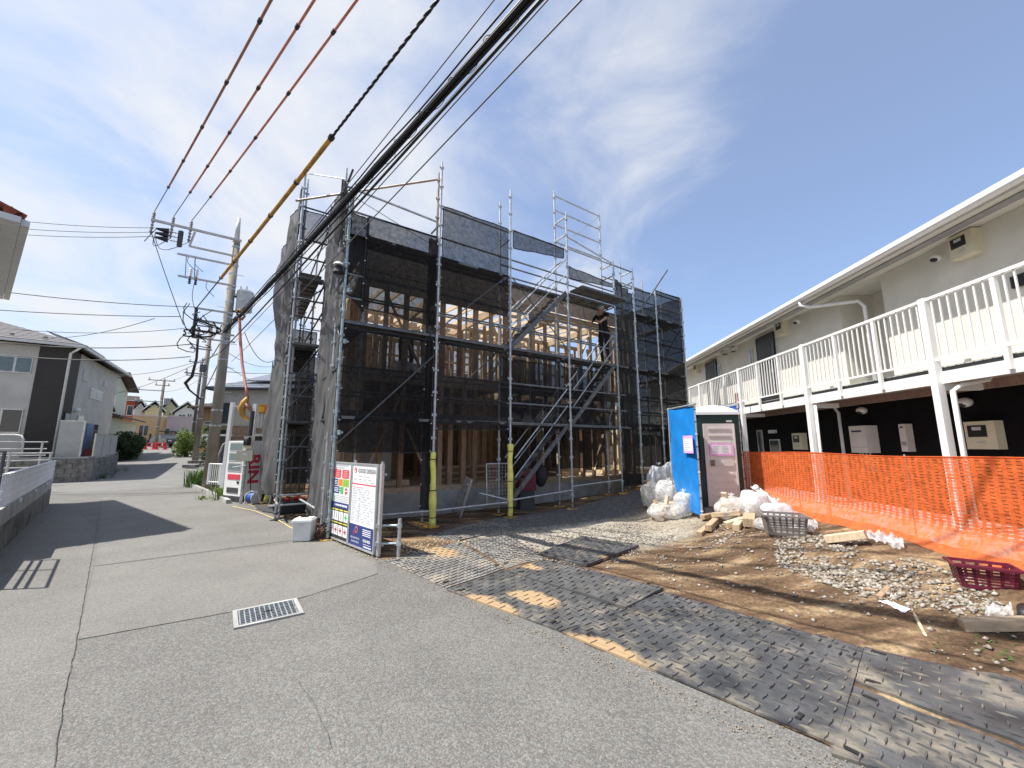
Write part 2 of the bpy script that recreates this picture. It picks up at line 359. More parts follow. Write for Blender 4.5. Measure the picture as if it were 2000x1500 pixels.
A('asphalt_old', asphalt('asphalt_far', .185, 60, (1, .975, .93), .35, .12))
A('soil', soilmat()); A('earth', mat('earth', (.20, .17, .12), rough=.95, scale=.8, var=.3, bump=.4))
A('gravel', mat('gravel', (.24, .20, .16), rough=.9, scale=26, col2=(.46, .43, .37), lo=.38, hi=.66, dirt=(.14, .10, .07), dlo=.52, dhi=.6, dscale=30)); A('gravel_y', mat('gravel_yellow', (.34, .27, .16), rough=.9, scale=22, col2=(.62, .53, .36)))
A('gravel_g', mat('gravel_grey', (.10, .095, .09), rough=.9, scale=22, col2=(.34, .32, .29)))
A('concrete', mat('concrete', (.36, .355, .34), rough=.85, scale=3, var=.2, bump=.2, dirt=(.22, .21, .19), dlo=.5, dhi=.8))
A('concrete_dk', mat('concrete_weathered', (.17, .16, .145), rough=.9, scale=3.5, var=.3, bump=.35, dirt=(.05, .048, .04), dlo=.48, dhi=.72, dscale=2.2))
A('block', mat('block', (.20, .19, .175), rough=.9, scale=5, var=.25, bump=.3, dirt=(.06, .058, .05), dlo=.5, dhi=.7, dscale=1.6))
A('pole', mat('pole_concrete', (.30, .27, .225), rough=.85, scale=4, var=.2, bump=.15, stretch=(1, 1, .25), dirt=(.21, .155, .11), dlo=.45, dhi=.75, dscale=.9))
A('steel', mat('galvanised_steel', (.50, .52, .53), rough=.42, metal=.55, scale=14, var=.2)); A('steel_teal', mat('teal_steel', (.36, .44, .45), rough=.5, metal=.4, scale=9, var=.3, dirt=(.45, .47, .48), dlo=.5, dhi=.6, dscale=8))
A('steel_rail', mat('rail_steel', (.20, .21, .22), rough=.5, metal=.35, scale=9, var=.25)); A('steel_dk', mat('dark_steel', (.10, .105, .11), rough=.5, metal=.5, scale=9, var=.2)); A('steel_br', mat('brown_steel', (.36, .30, .25), rough=.5, metal=.3, var=.2)); A('plank_steel', mat('plank_steel', (.145, .15, .155), rough=.55, metal=.4, scale=8, var=.25, dirt=(.25, .20, .14), dlo=.5, dhi=.8, dscale=5))  # rail steel: galvanised pipe with backlit shade put into its darker colour
A('wood', mat('pine_timber', (.42, .31, .205), rough=.7, scale=9, var=.22, stretch=(3, 3, .5), bump=.1)); A('wood_h', mat('pine_timber_flat', (.46, .36, .245), rough=.7, scale=9, var=.2, stretch=(1, 1, 3)))
A('wood_r', mat('red_timber', (.35, .225, .145), rough=.7, scale=9, var=.25, stretch=(3, 3, .5))); A('wood_p', mat('pale_timber', (.60, .475, .325), rough=.7, scale=12, var=.15, stretch=(2, 2, 2)))
A('ply', mat('plywood', (.52, .41, .28), rough=.75, scale=2, var=.12, stretch=(1, 1, 3))); A('seam', mat('seam_dark', (.07, .068, .064), rough=.9, var=.3, scale=30)); A('osb', mat('dark_board', (.36, .27, .19), rough=.8, scale=20, var=.3)); A('oldwood', mat('old_board', (.25, .18, .13), rough=.85, scale=7, var=.35, stretch=(1, 1, 4)))
A('net', netmat('scaffold_net', .80, .014, .025)); A('net_dense', netmat('scaffold_net_doubled', .92)); A('net_side', netmat('scaffold_net_sun_tint', .86, .12, .08)); A('net_thin', netmat('scaffold_net_thin', .66))  # side mesh: same black net, sunlight put into a paler colour
A('hem', mat('net_hem', (.03, .03, .033), rough=.8)); A('tie', mat('white_tie', (.75, .75, .73), rough=.6))
A('white', mat('white_paint', (.80, .80, .79), rough=.5, var=.03, scale=3)); A('white2', mat('white_vinyl', (.74, .76, .80), rough=.4, var=.05, scale=2)); A('offwhite', mat('offwhite_plastic', (.66, .65, .62), rough=.5, var=.05))
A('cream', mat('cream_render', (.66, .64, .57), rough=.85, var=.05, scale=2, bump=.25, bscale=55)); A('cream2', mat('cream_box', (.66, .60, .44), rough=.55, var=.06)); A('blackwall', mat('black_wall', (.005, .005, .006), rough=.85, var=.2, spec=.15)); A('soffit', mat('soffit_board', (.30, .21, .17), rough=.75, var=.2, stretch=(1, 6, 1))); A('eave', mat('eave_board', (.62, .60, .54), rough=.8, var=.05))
A('black', mat('black_plastic', (.02, .02, .022), rough=.5)); A('dkgrey', mat('dark_grey', (.06, .062, .065), rough=.6)); A('grey', mat('grey_plastic', (.30, .30, .295), rough=.55)); A('ltgrey', mat('light_grey', (.52, .52, .51), rough=.55))
A('orange', plastic('orange_mesh', (.90, .215, .06), .93, .6, .42)); A('tarp', mat('blue_tarp', (.015, .21, .62), rough=.38, var=.1, scale=5, bump=.7, bscale=7)); A('tarp2', mat('blue_tarp_dark', (.03, .10, .42), rough=.45, var=.1, bump=.5, bscale=6))
A('green_dk', mat('dark_green', (.012, .035, .028), rough=.45)); A('taupe', mat('taupe_plastic', (.63, .575, .535), rough=.5, var=.04)); A('pink', mat('pink_paper', (.85, .40, .74), rough=.7, var=.06)); A('paper', mat('white_paper', (.80, .77, .80), rough=.7, var=.04))
A('yellow', mat('yellow_foam', (.84, .80, .20), rough=.7, var=.10, scale=9, bump=.3, bscale=14)); A('yellow2', mat('yellow_plate', (.62, .36, .06), rough=.6, var=.2)); A('amber', mat('amber_cover', (.50, .27, .05), rough=.55, var=.25)); A('salmon', mat('salmon_cover', (.52, .215, .16), rough=.5, var=.15)); A('brown_w', mat('brown_cover', (.33, .16, .11), rough=.55, var=.2))
A('cable', mat('black_cable', (.016, .016, .018), rough=.55)); A('cable_g', mat('grey_cable', (.09, .095, .10), rough=.55)); A('rope_y', mat('yellow_rope', (.62, .5, .22), rough=.7))
A('bag', plastic('clear_bag', (.90, .90, .89), .58, .2, .4)); A('bagw', plastic('white_bag', (.88, .90, .92), .80, .25, .35)); A('sheet', plastic('plastic_sheet', (.85, .86, .87), .45, .15, .3))
A('maroon', mat('maroon_plastic', (.13, .014, .035), rough=.4, var=.08)); A('crateg', mat('grey_crate', (.20, .18, .165), rough=.5, var=.06)); A('red', mat('red_plastic', (.55, .03, .035), rough=.4)); A('redflat', mat('red_print', (.68, .06, .09), rough=.5, var=.02)); A('blue', mat('blue_plastic', (.03, .09, .35), rough=.5)); A('navy', mat('navy_print', (.03, .05, .20), rough=.5, var=.02))
A('orangep', mat('orange_print', (.75, .25, .05), rough=.5, var=.02)); A('lime', mat('lime_print', (.36, .52, .05), rough=.5, var=.02)); A('greenp', mat('green_print', (.10, .50, .12), rough=.5, var=.02)); A('yprint', mat('yellow_print', (.80, .72, .12), rough=.5, var=.02)); A('wprint', mat('white_print', (.80, .81, .82), rough=.4, var=.02)); A('gprint', mat('grey_print', (.42, .43, .45), rough=.5, var=.02)); A('kprint', mat('black_print', (.03, .03, .035), rough=.5)); A('pinkp', mat('pale_red_print', (.75, .35, .33), rough=.5, var=.02))
A('rubber', mat('rubber_mat', (.045, .048, .053), rough=.5, scale=3, var=.3, col2=(.10, .102, .106), bump=.2, dirt=(.27, .235, .185), dlo=.48, dhi=.72, dscale=2.4, blobs=SANDB)); A('rubber_s', mat('rubber_mat_sandy', (.085, .085, .085), rough=.65, scale=4, var=.3, bump=.2, dirt=(.30, .26, .20), dlo=.50, dhi=.74, dscale=2.2, blobs=SANDB)); A('rubber_d', mat('rubber_mat_dusty', (.20, .19, .175), rough=.75, scale=5, var=.3, bump=.2, dirt=(.36, .31, .24), dlo=.48, dhi=.7, dscale=1.7, blobs=SANDB[3:4])); A('tread', mat('rubber_tread', (.085, .086, .087), rough=.42, scale=5, var=.35, dirt=(.30, .26, .20), dlo=.48, dhi=.74, dscale=2.0, blobs=SANDB)); A('sand', mat('sand', (.34, .27, .18), rough=.95, scale=12, var=.2, bump=.4))
A('wall_g', mat('grey_siding', (.52, .49, .44), rough=.8, var=.08, scale=1.5, bump=.1)); A('wall_d', siding('dark_siding', (.048, .043, .040), .075)); A('wall_pg', mat('pale_green_wall', (.60, .64, .50), rough=.85, var=.06)); A('wall_o', mat('orange_wall', (.48, .10, .035), rough=.85, var=.12)); A('wall_y', mat('yellow_wall', (.63, .54, .30), rough=.85, var=.06)); A('wall_p', mat('pink_wall', (.52, .42, .40), rough=.85, var=.06)); A('wall_r', mat('warm_grey_wall', (.43, .40, .36), rough=.8, var=.06)); A('wall_t', mat('tan_wall', (.42, .27, .15), rough=.85, var=.08)); A('wall_w', mat('white_wall', (.62, .60, .57), rough=.85, var=.06)); A('render', mat('light_render', (.60, .59, .56), rough=.85, var=.05))
A('roof', mat('slate_roof', (.16, .15, .15), rough=.75, var=.2, scale=6)); A('roof_b', mat('blue_grey_roof', (.14, .16, .20), rough=.45, var=.15, scale=6)); A('roof_br', mat('brown_roof', (.075, .055, .045), rough=.7, var=.2)); A('roof_r', mat('red_tile', (.24, .055, .03), rough=.7, var=.2)); A('solar', mat('solar_panel', (.025, .03, .05), rough=.15))
A('glass', mat('window_glass', (.030, .038, .042), rough=.06, spec=.8, var=.2)); A('glass_g', mat('frosted_glass', (.16, .21, .215), rough=.25, var=.1)); A('frost', mat('frosted_panel', (.42, .42, .40), rough=.5, var=.05)); A('alu', mat('aluminium', (.55, .55, .54), rough=.35, metal=.5)); A('alu_dk', mat('dark_frame', (.05, .05, .055), rough=.4, metal=.4))
A('leaf', foliage('leaf_green', (.035, .085, .02), (.13, .22, .05))); A('leaf_d', foliage('leaf_dark', (.012, .035, .015), (.05, .10, .03))); A('leaf_l', foliage('leaf_light', (.09, .17, .03), (.27, .34, .09))); A('leaf_w', mat('white_blossom', (.7, .7, .66), rough=.7)); A('leaf_db', mat('grey_blossom', (.45, .45, .43), rough=.7)); A('stem', mat('stem_brown', (.10, .07, .045), rough=.85)); A('dry', mat('dry_leaves', (.12, .07, .05), rough=.9, var=.4, scale=20))
A('car_k', mat('black_car_paint', (.012, .012, .014), rough=.15, spec=.7)); A('car_w', mat('white_car_paint', (.75, .75, .74), rough=.2)); A('tyre', mat('tyre', (.02, .02, .02), rough=.8)); A('chrome', mat('chrome', (.6, .6, .6), rough=.2, metal=1))
A('skin', mat('skin', (.45, .26, .18), rough=.6)); A('navyc', mat('navy_cloth', (.05, .06, .10), rough=.9, var=.2, scale=20)); A('blackc', mat('black_cloth', (.012, .012, .013), rough=.9)); A('hair', mat('black_hair', (.01, .009, .008), rough=.6)); A('helmet', mat('pale_helmet', (.35, .42, .47), rough=.35)); A('glow', mat('lamp_glass', (.7, .7, .68), rough=.3))
m_ = M_

# ------------------------------------------------------------------ lettering meshes (made first, while the scene is light)
TXT = {}
def text_mesh(t):
    if t in TXT: return TXT[t]
    cu = bpy.data.curves.new('lettering', 'FONT'); cu.body = t; cu.size = 1; cu.resolution_u = 3; cu.offset = .035 if t in ('RIN', 'IGHD') else .0
    ob = bpy.data.objects.new('lettering', cu); sc.collection.objects.link(ob)
    dg = bpy.context.evaluated_depsgraph_get(); me = bpy.data.meshes.new_from_object(ob.evaluated_get(dg))
    bpy.data.objects.remove(ob); bpy.data.curves.remove(cu)
    n = len(me.vertices); co = np.zeros(n * 3); me.vertices.foreach_get('co', co); co = co.reshape(-1, 3)
    lo, hi = co.min(0), co.max(0); co -= (lo + hi) / 2; me.vertices.foreach_set('co', co.ravel())
    TXT[t] = (me, hi - lo); return TXT[t]
def lettering(t, F, s, z, h, m, parent, o=.004, w=None, roll=0):
    """centre at (s,z) on frame F, cap height h, optional width w"""
    me, sz = text_mesh(t); me = me.copy(); me.materials.clear(); me.materials.append(m)
    ob = bpy.data.objects.new('lettering', me); k = h / sz[1]; kx = (w / sz[0]) if w else k
    x, y, zz = F.d, V(0, 0, 1), F.n
    if roll: x, y = -y, x
    p = F.P(s, z, o)
    W = Matrix(((x.x * kx, y.x * k, zz.x, p.x), (x.y * kx, y.y * k, zz.y, p.y), (x.z * kx, y.z * k, zz.z, p.z), (0, 0, 0, 1)))
    setp(ob, parent, W); KIDS.setdefault(parent, []).append(ob); return ob
for t in ('GOOD DESIGN', 'BLOOMING', 'GARDEN', 'IGHD', 'RIN', 'Safety Design'): text_mesh(t)

# ------------------------------------------------------------------ the setting: ground, road, lot
def fine_ground():
    b = MB()   # broad terrain out to the horizon, kept under the road and lot
    xs = [-1500, -400, -160, -110, -80, -60, -50, -42, -36, -30, -25, -20, -16, -12, -9, -6, -3, 0, 3, 6, 9, 12, 16, 22, 30, 45, 80, 200, 600, 1500]
    ys = [-1500, -300, -60, -20, -8, 0, 4, 8, 12, 15, 16.5, 18, 20, 22, 25, 28, 32, 36, 40, 44, 48, 55, 65, 80, 120, 250, 700, 1500]
    for y in ys:
        for x in xs: b.v.append((x, y, groad(x, y) - .06))
    n = len(xs)
    b.f = [(j * n + i, j * n + i + 1, (j + 1) * n + i + 1, (j + 1) * n + i) for j in range(len(ys) - 1) for i in range(n - 1)]
    b.build('ground', m_['earth'], kind='structure')
    # road: near junction plus the lane running back to the left
    b = MB(); r = V(-.70, .714, 0); nrm = V(.714, .70, 0); O = V(-1.77, 5.53, 0)
    al = [-22, -14, -9, -6, -4, -2, 0, 2, 4, 6, 8, 10, 12, 14, 16, 18, 20, 22, 24, 26, 28, 31, 34, 38, 42, 46, 50, 56, 62]
    ac = [-22, -16, -12, -9.6, -8, -6.6, -5.2, -4, -3, -2, -1, .3]
    for a in al:
        for c in ac:
            p = O + r * a + nrm * c
            if a > 14: p = p + nrm * (.10 * (a - 14))
            b.v.append((p.x, p.y, groad(p.x, p.y)))
    n = len(ac)
    b.f = [(j * n + i + 1, j * n + i, (j + 1) * n + i, (j + 1) * n + i + 1) for j in range(len(al) - 1) for i in range(n - 1)]
    b.build('road', m_['asphalt'], kind='structure')
    # resurfaced patches, sheets 4 mm up
    def patch(pix, m, dz, nm='asphalt_patch'):
        P = [atz(x, y, 0) for x, y in pix]; b = MB(); b.add([(p.x, p.y, dz) for p in P], [tuple(range(len(P) - 1, -1, -1))])
        b.build(nm, m, kind='structure')
    patch([(185, 1108), (152, 1250), (445, 1197), (575, 1172), (738, 1121), (735, 1095), (640, 1052)], m_['asphalt_new'], .004)
    patch([(200, 972), (186, 1106), (630, 1048), (480, 1000), (440, 966), (300, 966)], m_['asphalt_edge'], .0045)
    patch([(-60, 1600), (88, 1600), (105, 1500), (126, 1360), (150, 1250), (174, 1115), (188, 1035), (150, 1000), (95, 1012), (-60, 1140)], m_['asphalt_edge'], .0042)
    # far lane is worn and pale
    b = MB()
    for a in al[13:]:
        for c in (-5.6, -4, -2, -.4):
            p = O + r * a + nrm * c
            if a > 14: p = p + nrm * (.10 * (a - 14))
            b.v.append((p.x, p.y, groad(p.x, p.y) + .004))
    k = len(al) - 13
    b.f = [(j * 4 + i + 1, j * 4 + i, (j + 1) * 4 + i, (j + 1) * 4 + i + 1) for j in range(k - 1) for i in range(3)]
    b.build('road_surface', m_['asphalt_old'], kind='structure')
    # seams and cracks between the patches: narrow dark strips with wandering edges
    def seam(pix, w, dz=.008, wob=.012, m='dkgrey'):
        P = [atz(x, y, 0) for x, y in pix]; b = MB(); pts = []
        for i in range(len(P) - 1):
            L_ = (P[i + 1] - P[i]).length; k = max(int(L_ / .05), 2)
            pts += [P[i].lerp(P[i + 1], j / k) for j in range(k)]
        pts.append(P[-1]); d = (P[-1] - P[0]).normalized(); sd = V(-d.y, d.x, 0)
        for i, p in enumerate(pts):
            o = nz(p.x * 7, p.y * 7, 2) * wob; ww = w * (.5 + .9 * abs(nz(p.x * 11, p.y * 11, 9)))
            q = p + sd * o; b.v += [tuple(q - sd * ww / 2 + V(0, 0, dz)), tuple(q + sd * ww / 2 + V(0, 0, dz))]
        b.f = [(2 * i, 2 * i + 2, 2 * i + 3, 2 * i + 1) for i in range(len(pts) - 1)]
        b.build('road_seam', m_[m], kind='structure')
    seam([(105, 1499), (126, 1360), (150, 1250), (174, 1115), (186, 1050), (197, 975)], .0045, wob=.008, m='seam')
    seam([(152, 1250), (445, 1197)], .005, m='seam'); seam([(575, 1172), (660, 1148), (738, 1121)], .006, m='seam')
    seam([(184, 1113), (420, 1082), (620, 1054)], .004, m='seam')
    seam([(175, 973), (260, 969), (400, 961)], .05, m='dkgrey'); seam([(178, 975), (280, 971), (390, 964)], .03, .009, m='concrete')
    seam([(585, 1330), (625, 1400), (655, 1470)], .003, wob=.02, m='seam')
fine_ground()
def lot():
    r = V(.70, -.714, 0); nrm = V(.714, .70, 0); O = V(-1.77, 5.53, 0)
    b = MB(); als = np.concatenate([np.arange(-13, -1, .12), np.arange(-1, 9.01, .055)]); es = np.concatenate([np.arange(0.1, 6, .06), np.arange(6, 17.1, .3)])
    for a in als:
        for e in es:
            p = O + r * a + nrm * (e + (.09 * nz(a * 2.3, 0, 4) + .08 * ss(-.5, 1.5, a) if e < .11 else 0)); b.v.append((p.x, p.y, ground(p.x, p.y) + .006 if e > .11 else groad(p.x, p.y) + .003))
    n = len(es)
    b.f = [(j * n + i, (j + 1) * n + i, (j + 1) * n + i + 1, j * n + i + 1) for j in range(len(als) - 1) for i in range(n - 1)]
    b.build('soil', m_['soil'], smooth=True, kind='structure')
lot()
OCT = [(1, 0, 0), (0, 1, 0), (-1, 0, 0), (0, -1, 0), (0, 0, 1), (0, 0, -1)]
OCF = [(0, 1, 4), (1, 2, 4), (2, 3, 4), (3, 0, 4), (1, 0, 5), (2, 1, 5), (3, 2, 5), (0, 3, 5)]
def pebbles(name, n, sampler, s0, s1, m, flat=.6, lift=.2):
    vs = []; fs = []; k = 0; i = 0
    while i < n:
        p = sampler(); i += 1
        if p is None: continue
        x, y = p; s = s0 + (s1 - s0) * R.random() ** 2.4; z = ground(x, y) + .006 + s * lift
        a = R.random() * 6.28; ca, sa = math.cos(a), math.sin(a); e = .6 + .6 * R.random(); tl = (R.random() - .5) * .8
        for q in OCT:
            j = .75 + .5 * R.random(); qx, qy, qz = q[0] * s * e * j, q[1] * s * j, q[2] * s * flat * j + q[0] * s * tl * .4
            vs.append((x + qx * ca - qy * sa, y + qx * sa + qy * ca, z + qz))
        fs += [tuple(v + k for v in f) for f in OCF]; k += 6
    b = MB(); b.v = vs; b.f = fs; return b.build(name, m, kind='stuff', smooth=True)
def gsamp(cx, cy, sx, sy, rot=0):
    def f():
        u, v = R.gauss(0, 1) * sx, R.gauss(0, 1) * sy
        x = cx + u * math.cos(rot) - v * math.sin(rot); y = cy + u * math.sin(rot) + v * math.cos(rot)
        return (x, y) if edge(x, y) > .03 else None
    return f
def psamp(poly):
    P = [G(*p) for p in poly]; xs = [p.x for p in P]; ys = [p.y for p in P]; n = len(P)
    def f():
        x = R.uniform(min(xs), max(xs)); y = R.uniform(min(ys), max(ys)); c = False; j = n - 1
        for i in range(n):
            if (P[i].y > y) != (P[j].y > y) and x < (P[j].x - P[i].x) * (y - P[i].y) / (P[j].y - P[i].y) + P[i].x: c = not c
            j = i
        if not c or R.random() > .55 + 1.2 * nz(x * 1.6, y * 1.6, 11): return None
        return (x, y)
    return f
pebbles('gravel', 15000, psamp([(880, 1062), (1030, 1035), (1230, 1022), (1330, 1030), (1290, 1070), (1180, 1120), (1080, 1105), (960, 1085)]), .008, .028, m_['gravel'])
pebbles('gravel', 4500, psamp([(900, 1050), (1010, 1010), (1200, 985), (1250, 1010), (1040, 1040)]), .008, .024, m_['gravel_g'])
pebbles('gravel', 6500, psamp([(1510, 1050), (1600, 1045), (1800, 1100), (1930, 1140), (1990, 1230), (1860, 1200), (1700, 1170), (1520, 1110)]), .010, .040, m_['gravel'])
pebbles('gravel', 900, psamp([(760, 1080), (770, 1065), (900, 1050), (930, 1062), (850, 1085)]), .010, .03, m_['gravel_y'])
pebbles('gravel', 1500, psamp([(610, 1048), (640, 1045), (745, 1090), (742, 1104), (660, 1068)]), .006, .02, m_['gravel_y'])
pebbles('gravel', 1600, psamp([(1240, 1060), (1480, 1040), (1700, 1130), (1990, 1250), (1990, 1330), (1700, 1250), (1300, 1140)]), .006, .034, m_['gravel'])
pebbles('gravel', 500, psamp([(1380, 1010), (1440, 1005), (1470, 1060), (1380, 1075)]), .012, .045, m_['gravel'])
pebbles('gravel', 900, psamp([(620, 1040), (830, 1000), (1080, 1010), (850, 1055), (700, 1070)]), .01, .03, m_['gravel_g'])
# sand and grit drifted along the road edge
pebbles('grit', 1800, lambda: (lambda a, e: (-1.77 + .7 * a + .714 * e, 5.53 - .714 * a + .7 * e))(R.uniform(-1, 5.2), R.gauss(0, .05)), .002, .008, m_['sand'])

# ------------------------------------------------------------------ rubber ground mats with raised treads
def tmat(pix, m, label, z=.012, th=.012, dz=0.0, pitch=.078, hn=None):
    P = [G(x, y) for x, y in pix]
    O = P[0]; e1 = P[1] - P[0]; e2 = P[3] - P[0]
    def at2(u, v):
        p = P[0] * (1 - u) * (1 - v) + P[1] * u * (1 - v) + P[2] * u * v + P[3] * (1 - u) * v; return p.x, p.y
    zs = [p.z for p in P]
    def zz(u, v): return (zs[0] * (1 - u) * (1 - v) + zs[1] * u * (1 - v) + zs[2] * u * v + zs[3] * (1 - u) * v) + z + dz + .012 * nz(u * 2 + O.x, v * 2 + O.y, 6)
    _z0 = zz
    def zz(u, v): x, y = at2(u, v); return max(_z0(u, v) - .006, ground(x, y) + .010 + th * .6)
    t = thing('ground_mat', label, 'mat', tuple(O), group='rubber mats laid along the site entrance')
    b = MB(); nu, nv = 12, 8
    b.grid(lambda u, v: (*at2(u, v), zz(u, v)), nu, nv); k = len(b.v)
    b.grid(lambda u, v: (*at2(u, v), zz(u, v) - th - .004), nu, nv)
    b.f = b.f[:nu * nv] + [tuple(reversed(f)) for f in b.f[nu * nv:]]
    ring = [i for i in range(nu + 1)] + [(j + 1) * (nu + 1) - 1 for j in range(1, nv + 1)] + [nv * (nu + 1) + i for i in range(nu - 1, -1, -1)] + [j * (nu + 1) for j in range(nv - 1, 0, -1)]
    b.f += [(ring[i], ring[i] + k, ring[(i + 1) % len(ring)] + k, ring[(i + 1) % len(ring)]) for i in range(len(ring))]
    b.build('mat_sheet', m, t)
    b = MB(); L1 = e1.length; L2 = e2.length; n1 = int(L1 / pitch); n2 = int(L2 / pitch)
    d1 = e1.normalized(); d2 = e2.normalized()
    for i in range(n1):
        for j in range(n2):
            u = (i + .5) / n1; v = (j + .5) / n2; x, y = at2(u, v); zc = zz(u, v) + .003
            d = (d1 if (i + j) % 2 else d2); q = V(-d.y, d.x, 0); h = .048; w = .007
            p = V(x, y, zc); a = d * h; c = q * w; up = V(0, 0, .006)
            b.add([p - a - V(0, 0, .004), p - c - V(0, 0, .004), p + a - V(0, 0, .004), p + c - V(0, 0, .004), p - a * .7 + up, p - c * .6 + up, p + a * .7 + up, p + c * .6 + up],
                  [(4, 5, 6, 7), (0, 1, 5, 4), (1, 2, 6, 5), (2, 3, 7, 6), (3, 0, 4, 7)])
    b.build('tread', m_['tread'], t, kind='stuff')
    for u, v in ((.06, .1), (.94, .1), (.06, .9), (.94, .9)):
        b = MB(); x, y = at2(u, v); b.beam((x, y, zz(u, v) + .004), (x + d1.x * .07, y + d1.y * .07, zz(u, v) + .004), .025, .008); b.build('hand_slot', m_['black'], t)
tmat([(752, 1097), (895, 1060), (985, 1113), (872, 1152)], m_['rubber_d'], 'dusty tan rubber mat nearest the two notice boards')
tmat([(905, 1058), (1000, 1048), (1062, 1093), (990, 1112)], m_['rubber_d'], 'small pale rubber mat between dusty mat and white gravel')
tmat([(1052, 1086), (1135, 1052), (1248, 1070), (1145, 1110)], m_['rubber'], 'dark loose rubber mat lying alone on the white gravel', z=.05, th=.03)
tmat([(993, 1121), (1062, 1098), (1296, 1155), (1222, 1194)], m_['rubber_s'], 'rubber mat crossed by wire shadows, lapped over its neighbour', z=.045, th=.028)
tmat([(872, 1155), (990, 1116), (1220, 1196), (1095, 1237)], m_['rubber_s'], 'sand-smeared rubber mat on the road edge below the dusty one', z=.016)
tmat([(1097, 1239), (1298, 1160), (1688, 1270), (1632, 1462)], m_['rubber'], 'largest black rubber mat in the foreground with sandy corner', z=.016, pitch=.078)
tmat([(1690, 1272), (2060, 1360), (2120, 1512), (1672, 1340)], m_['rubber'], 'shiny black rubber mat at the right edge lapped on top', z=.036, th=.022, pitch=.08)
tmat([(1670, 1346), (2110, 1518), (2050, 1620), (1625, 1480)], m_['rubber'], 'muddy rubber mat in the bottom right corner of the site entrance', z=.014, pitch=.08)
tmat([(832, 1048), (985, 1010), (1000, 1032), (895, 1058)], m_['rubber_d'], 'shaded rubber mat lying under the scaffold pipes', z=.03)

# ------------------------------------------------------------------ drain grate in the road
def grate():
    c = [atz(x, y, 0) for x, y in ((445, 1197), (575, 1172), (598, 1198), (466, 1229))]
    o = (c[0] + c[1] + c[2] + c[3]) / 4; d = ((c[1] - c[0]) + (c[2] - c[3])).normalized(); n = V(-d.y, d.x, 0)
    if n.y > 0: n = -n
    W = ((c[1] - c[0]).length + (c[2] - c[3]).length) / 2; D = ((c[3] - c[0]).length + (c[2] - c[1]).length) / 2
    F = Fr(o, d, n); t = thing('drain_grate', 'galvanised steel drain grate set in concrete frame in the asphalt', 'drain grate', tuple(o))
    fr = .035
    for a0, a1, b0, b1 in ((-W / 2, W / 2, -D / 2, -D / 2 + fr), (-W / 2, W / 2, D / 2 - fr, D / 2), (-W / 2, -W / 2 + fr, -D / 2 + fr, D / 2 - fr), (W / 2 - fr, W / 2, -D / 2 + fr, D / 2 - fr)):
        F.part('frame', m_['concrete'], t, a0, a1, -.05, .016, b0, b1)
    F.part('pit', m_['black'], t, -W / 2 + fr, W / 2 - fr, -.05, .009, -D / 2 + fr, D / 2 - fr)
    for i in range(12):
        s = -W / 2 + fr + .012 + (W - 2 * fr - .024) * i / 11; F.part('bar', m_['steel'], t, s - .0045, s + .0045, .0092, .016, -D / 2 + fr + .002, D / 2 - fr - .002)
    for i in range(9):
        s = -D / 2 + fr + .015 + (D - 2 * fr - .03) * i / 8; F.part('cross_bar', m_['steel'], t, -W / 2 + fr + .003, W / 2 - fr - .003, .0094, .0185, s - .003, s + .003)
    F.part('handle', m_['black'], t, -.03, .03, .0187, .021, -.006, .006)
grate()

# ------------------------------------------------------------------ scaffolding round the new house
UX = V(.828, .56, 0).normalized(); VX = V(-.56, .828, 0).normalized()
S0 = V(-3.02, 6.77, 0)
def S(a, b, z): return S0 + UX * a + VX * b + V(0, 0, z)
SF = Fr(S0, UX, -VX)
scaf = thing('scaffolding', 'galvanised steel scaffolding wrapped in black mesh round the unfinished timber house', 'scaffolding', tuple(S(0, 0, 0)))
def spole(a, b, top, m='steel', z0=None):
    p = S(a, b, 0); g0 = ground(p.x, p.y) if z0 is None else z0
    mb = MB(); mb.cyl((p.x, p.y, g0 + .04), (p.x, p.y, top - .12), .0243, n=10); mb.cyl((p.x, p.y, top - .12), (p.x, p.y, top), .017, n=8)
    z = g0 + .3
    while z < top - .1:
        mb.cyl((p.x, p.y, z), (p.x, p.y, z + .035), .036, n=8)
        for k in range(4):
            d = (UX, VX, -UX, -VX)[k]; c = V(p.x, p.y, z + .018) + d * .043; mb.box(c, (.016, .016, .05))
        z += .45
    mb.build('pole', m_[m], scaf)
    if z0 is None:
        mb = MB(); mb.cyl((p.x, p.y, g0 + .012), (p.x, p.y, g0 + .25), .017, n=8); mb.box((p.x, p.y, g0 + .016), (.14, .14, .012)); mb.cyl((p.x, p.y, g0 + .13), (p.x, p.y, g0 + .15), .05, n=8)
        mb.build('jack_base', m_['steel_dk'], scaf)
        if b < 1.0 and a > -.7:
            mb = MB(); M = Matrix.Rotation(.6 + a, 3, 'Z'); mb.box((p.x, p.y, g0 + .004), (.24, .2, .03), M); tag(mb.build('sole_plate', m_['yellow2'], scaf))
OUT = [(0, 6.35, 'steel_teal'), (1.8, 7.67, 'steel'), (3.6, 7.70, 'steel'), (5.4, 7.75, 'steel'), (7.2, 6.85, 'steel_teal'), (8.05, 6.85, 'steel'), (9.1, 6.4, 'steel'), (10.5, 6.45, 'steel')]
for a, t, m in OUT: spole(a, 0, t, m)
BI = .47
INN = [(.45, 6.1), (1.8, 6.1), (3.6, 7.64), (5.4, 8.65), (7.2, 8.6), (8.05, 7.3), (9.1, 6.9), (10.05, 6.9)]
for a, t in INN: spole(a, BI, t, 'steel')
spole(1.8, .16, 7.5, 'steel_br', 5.2)
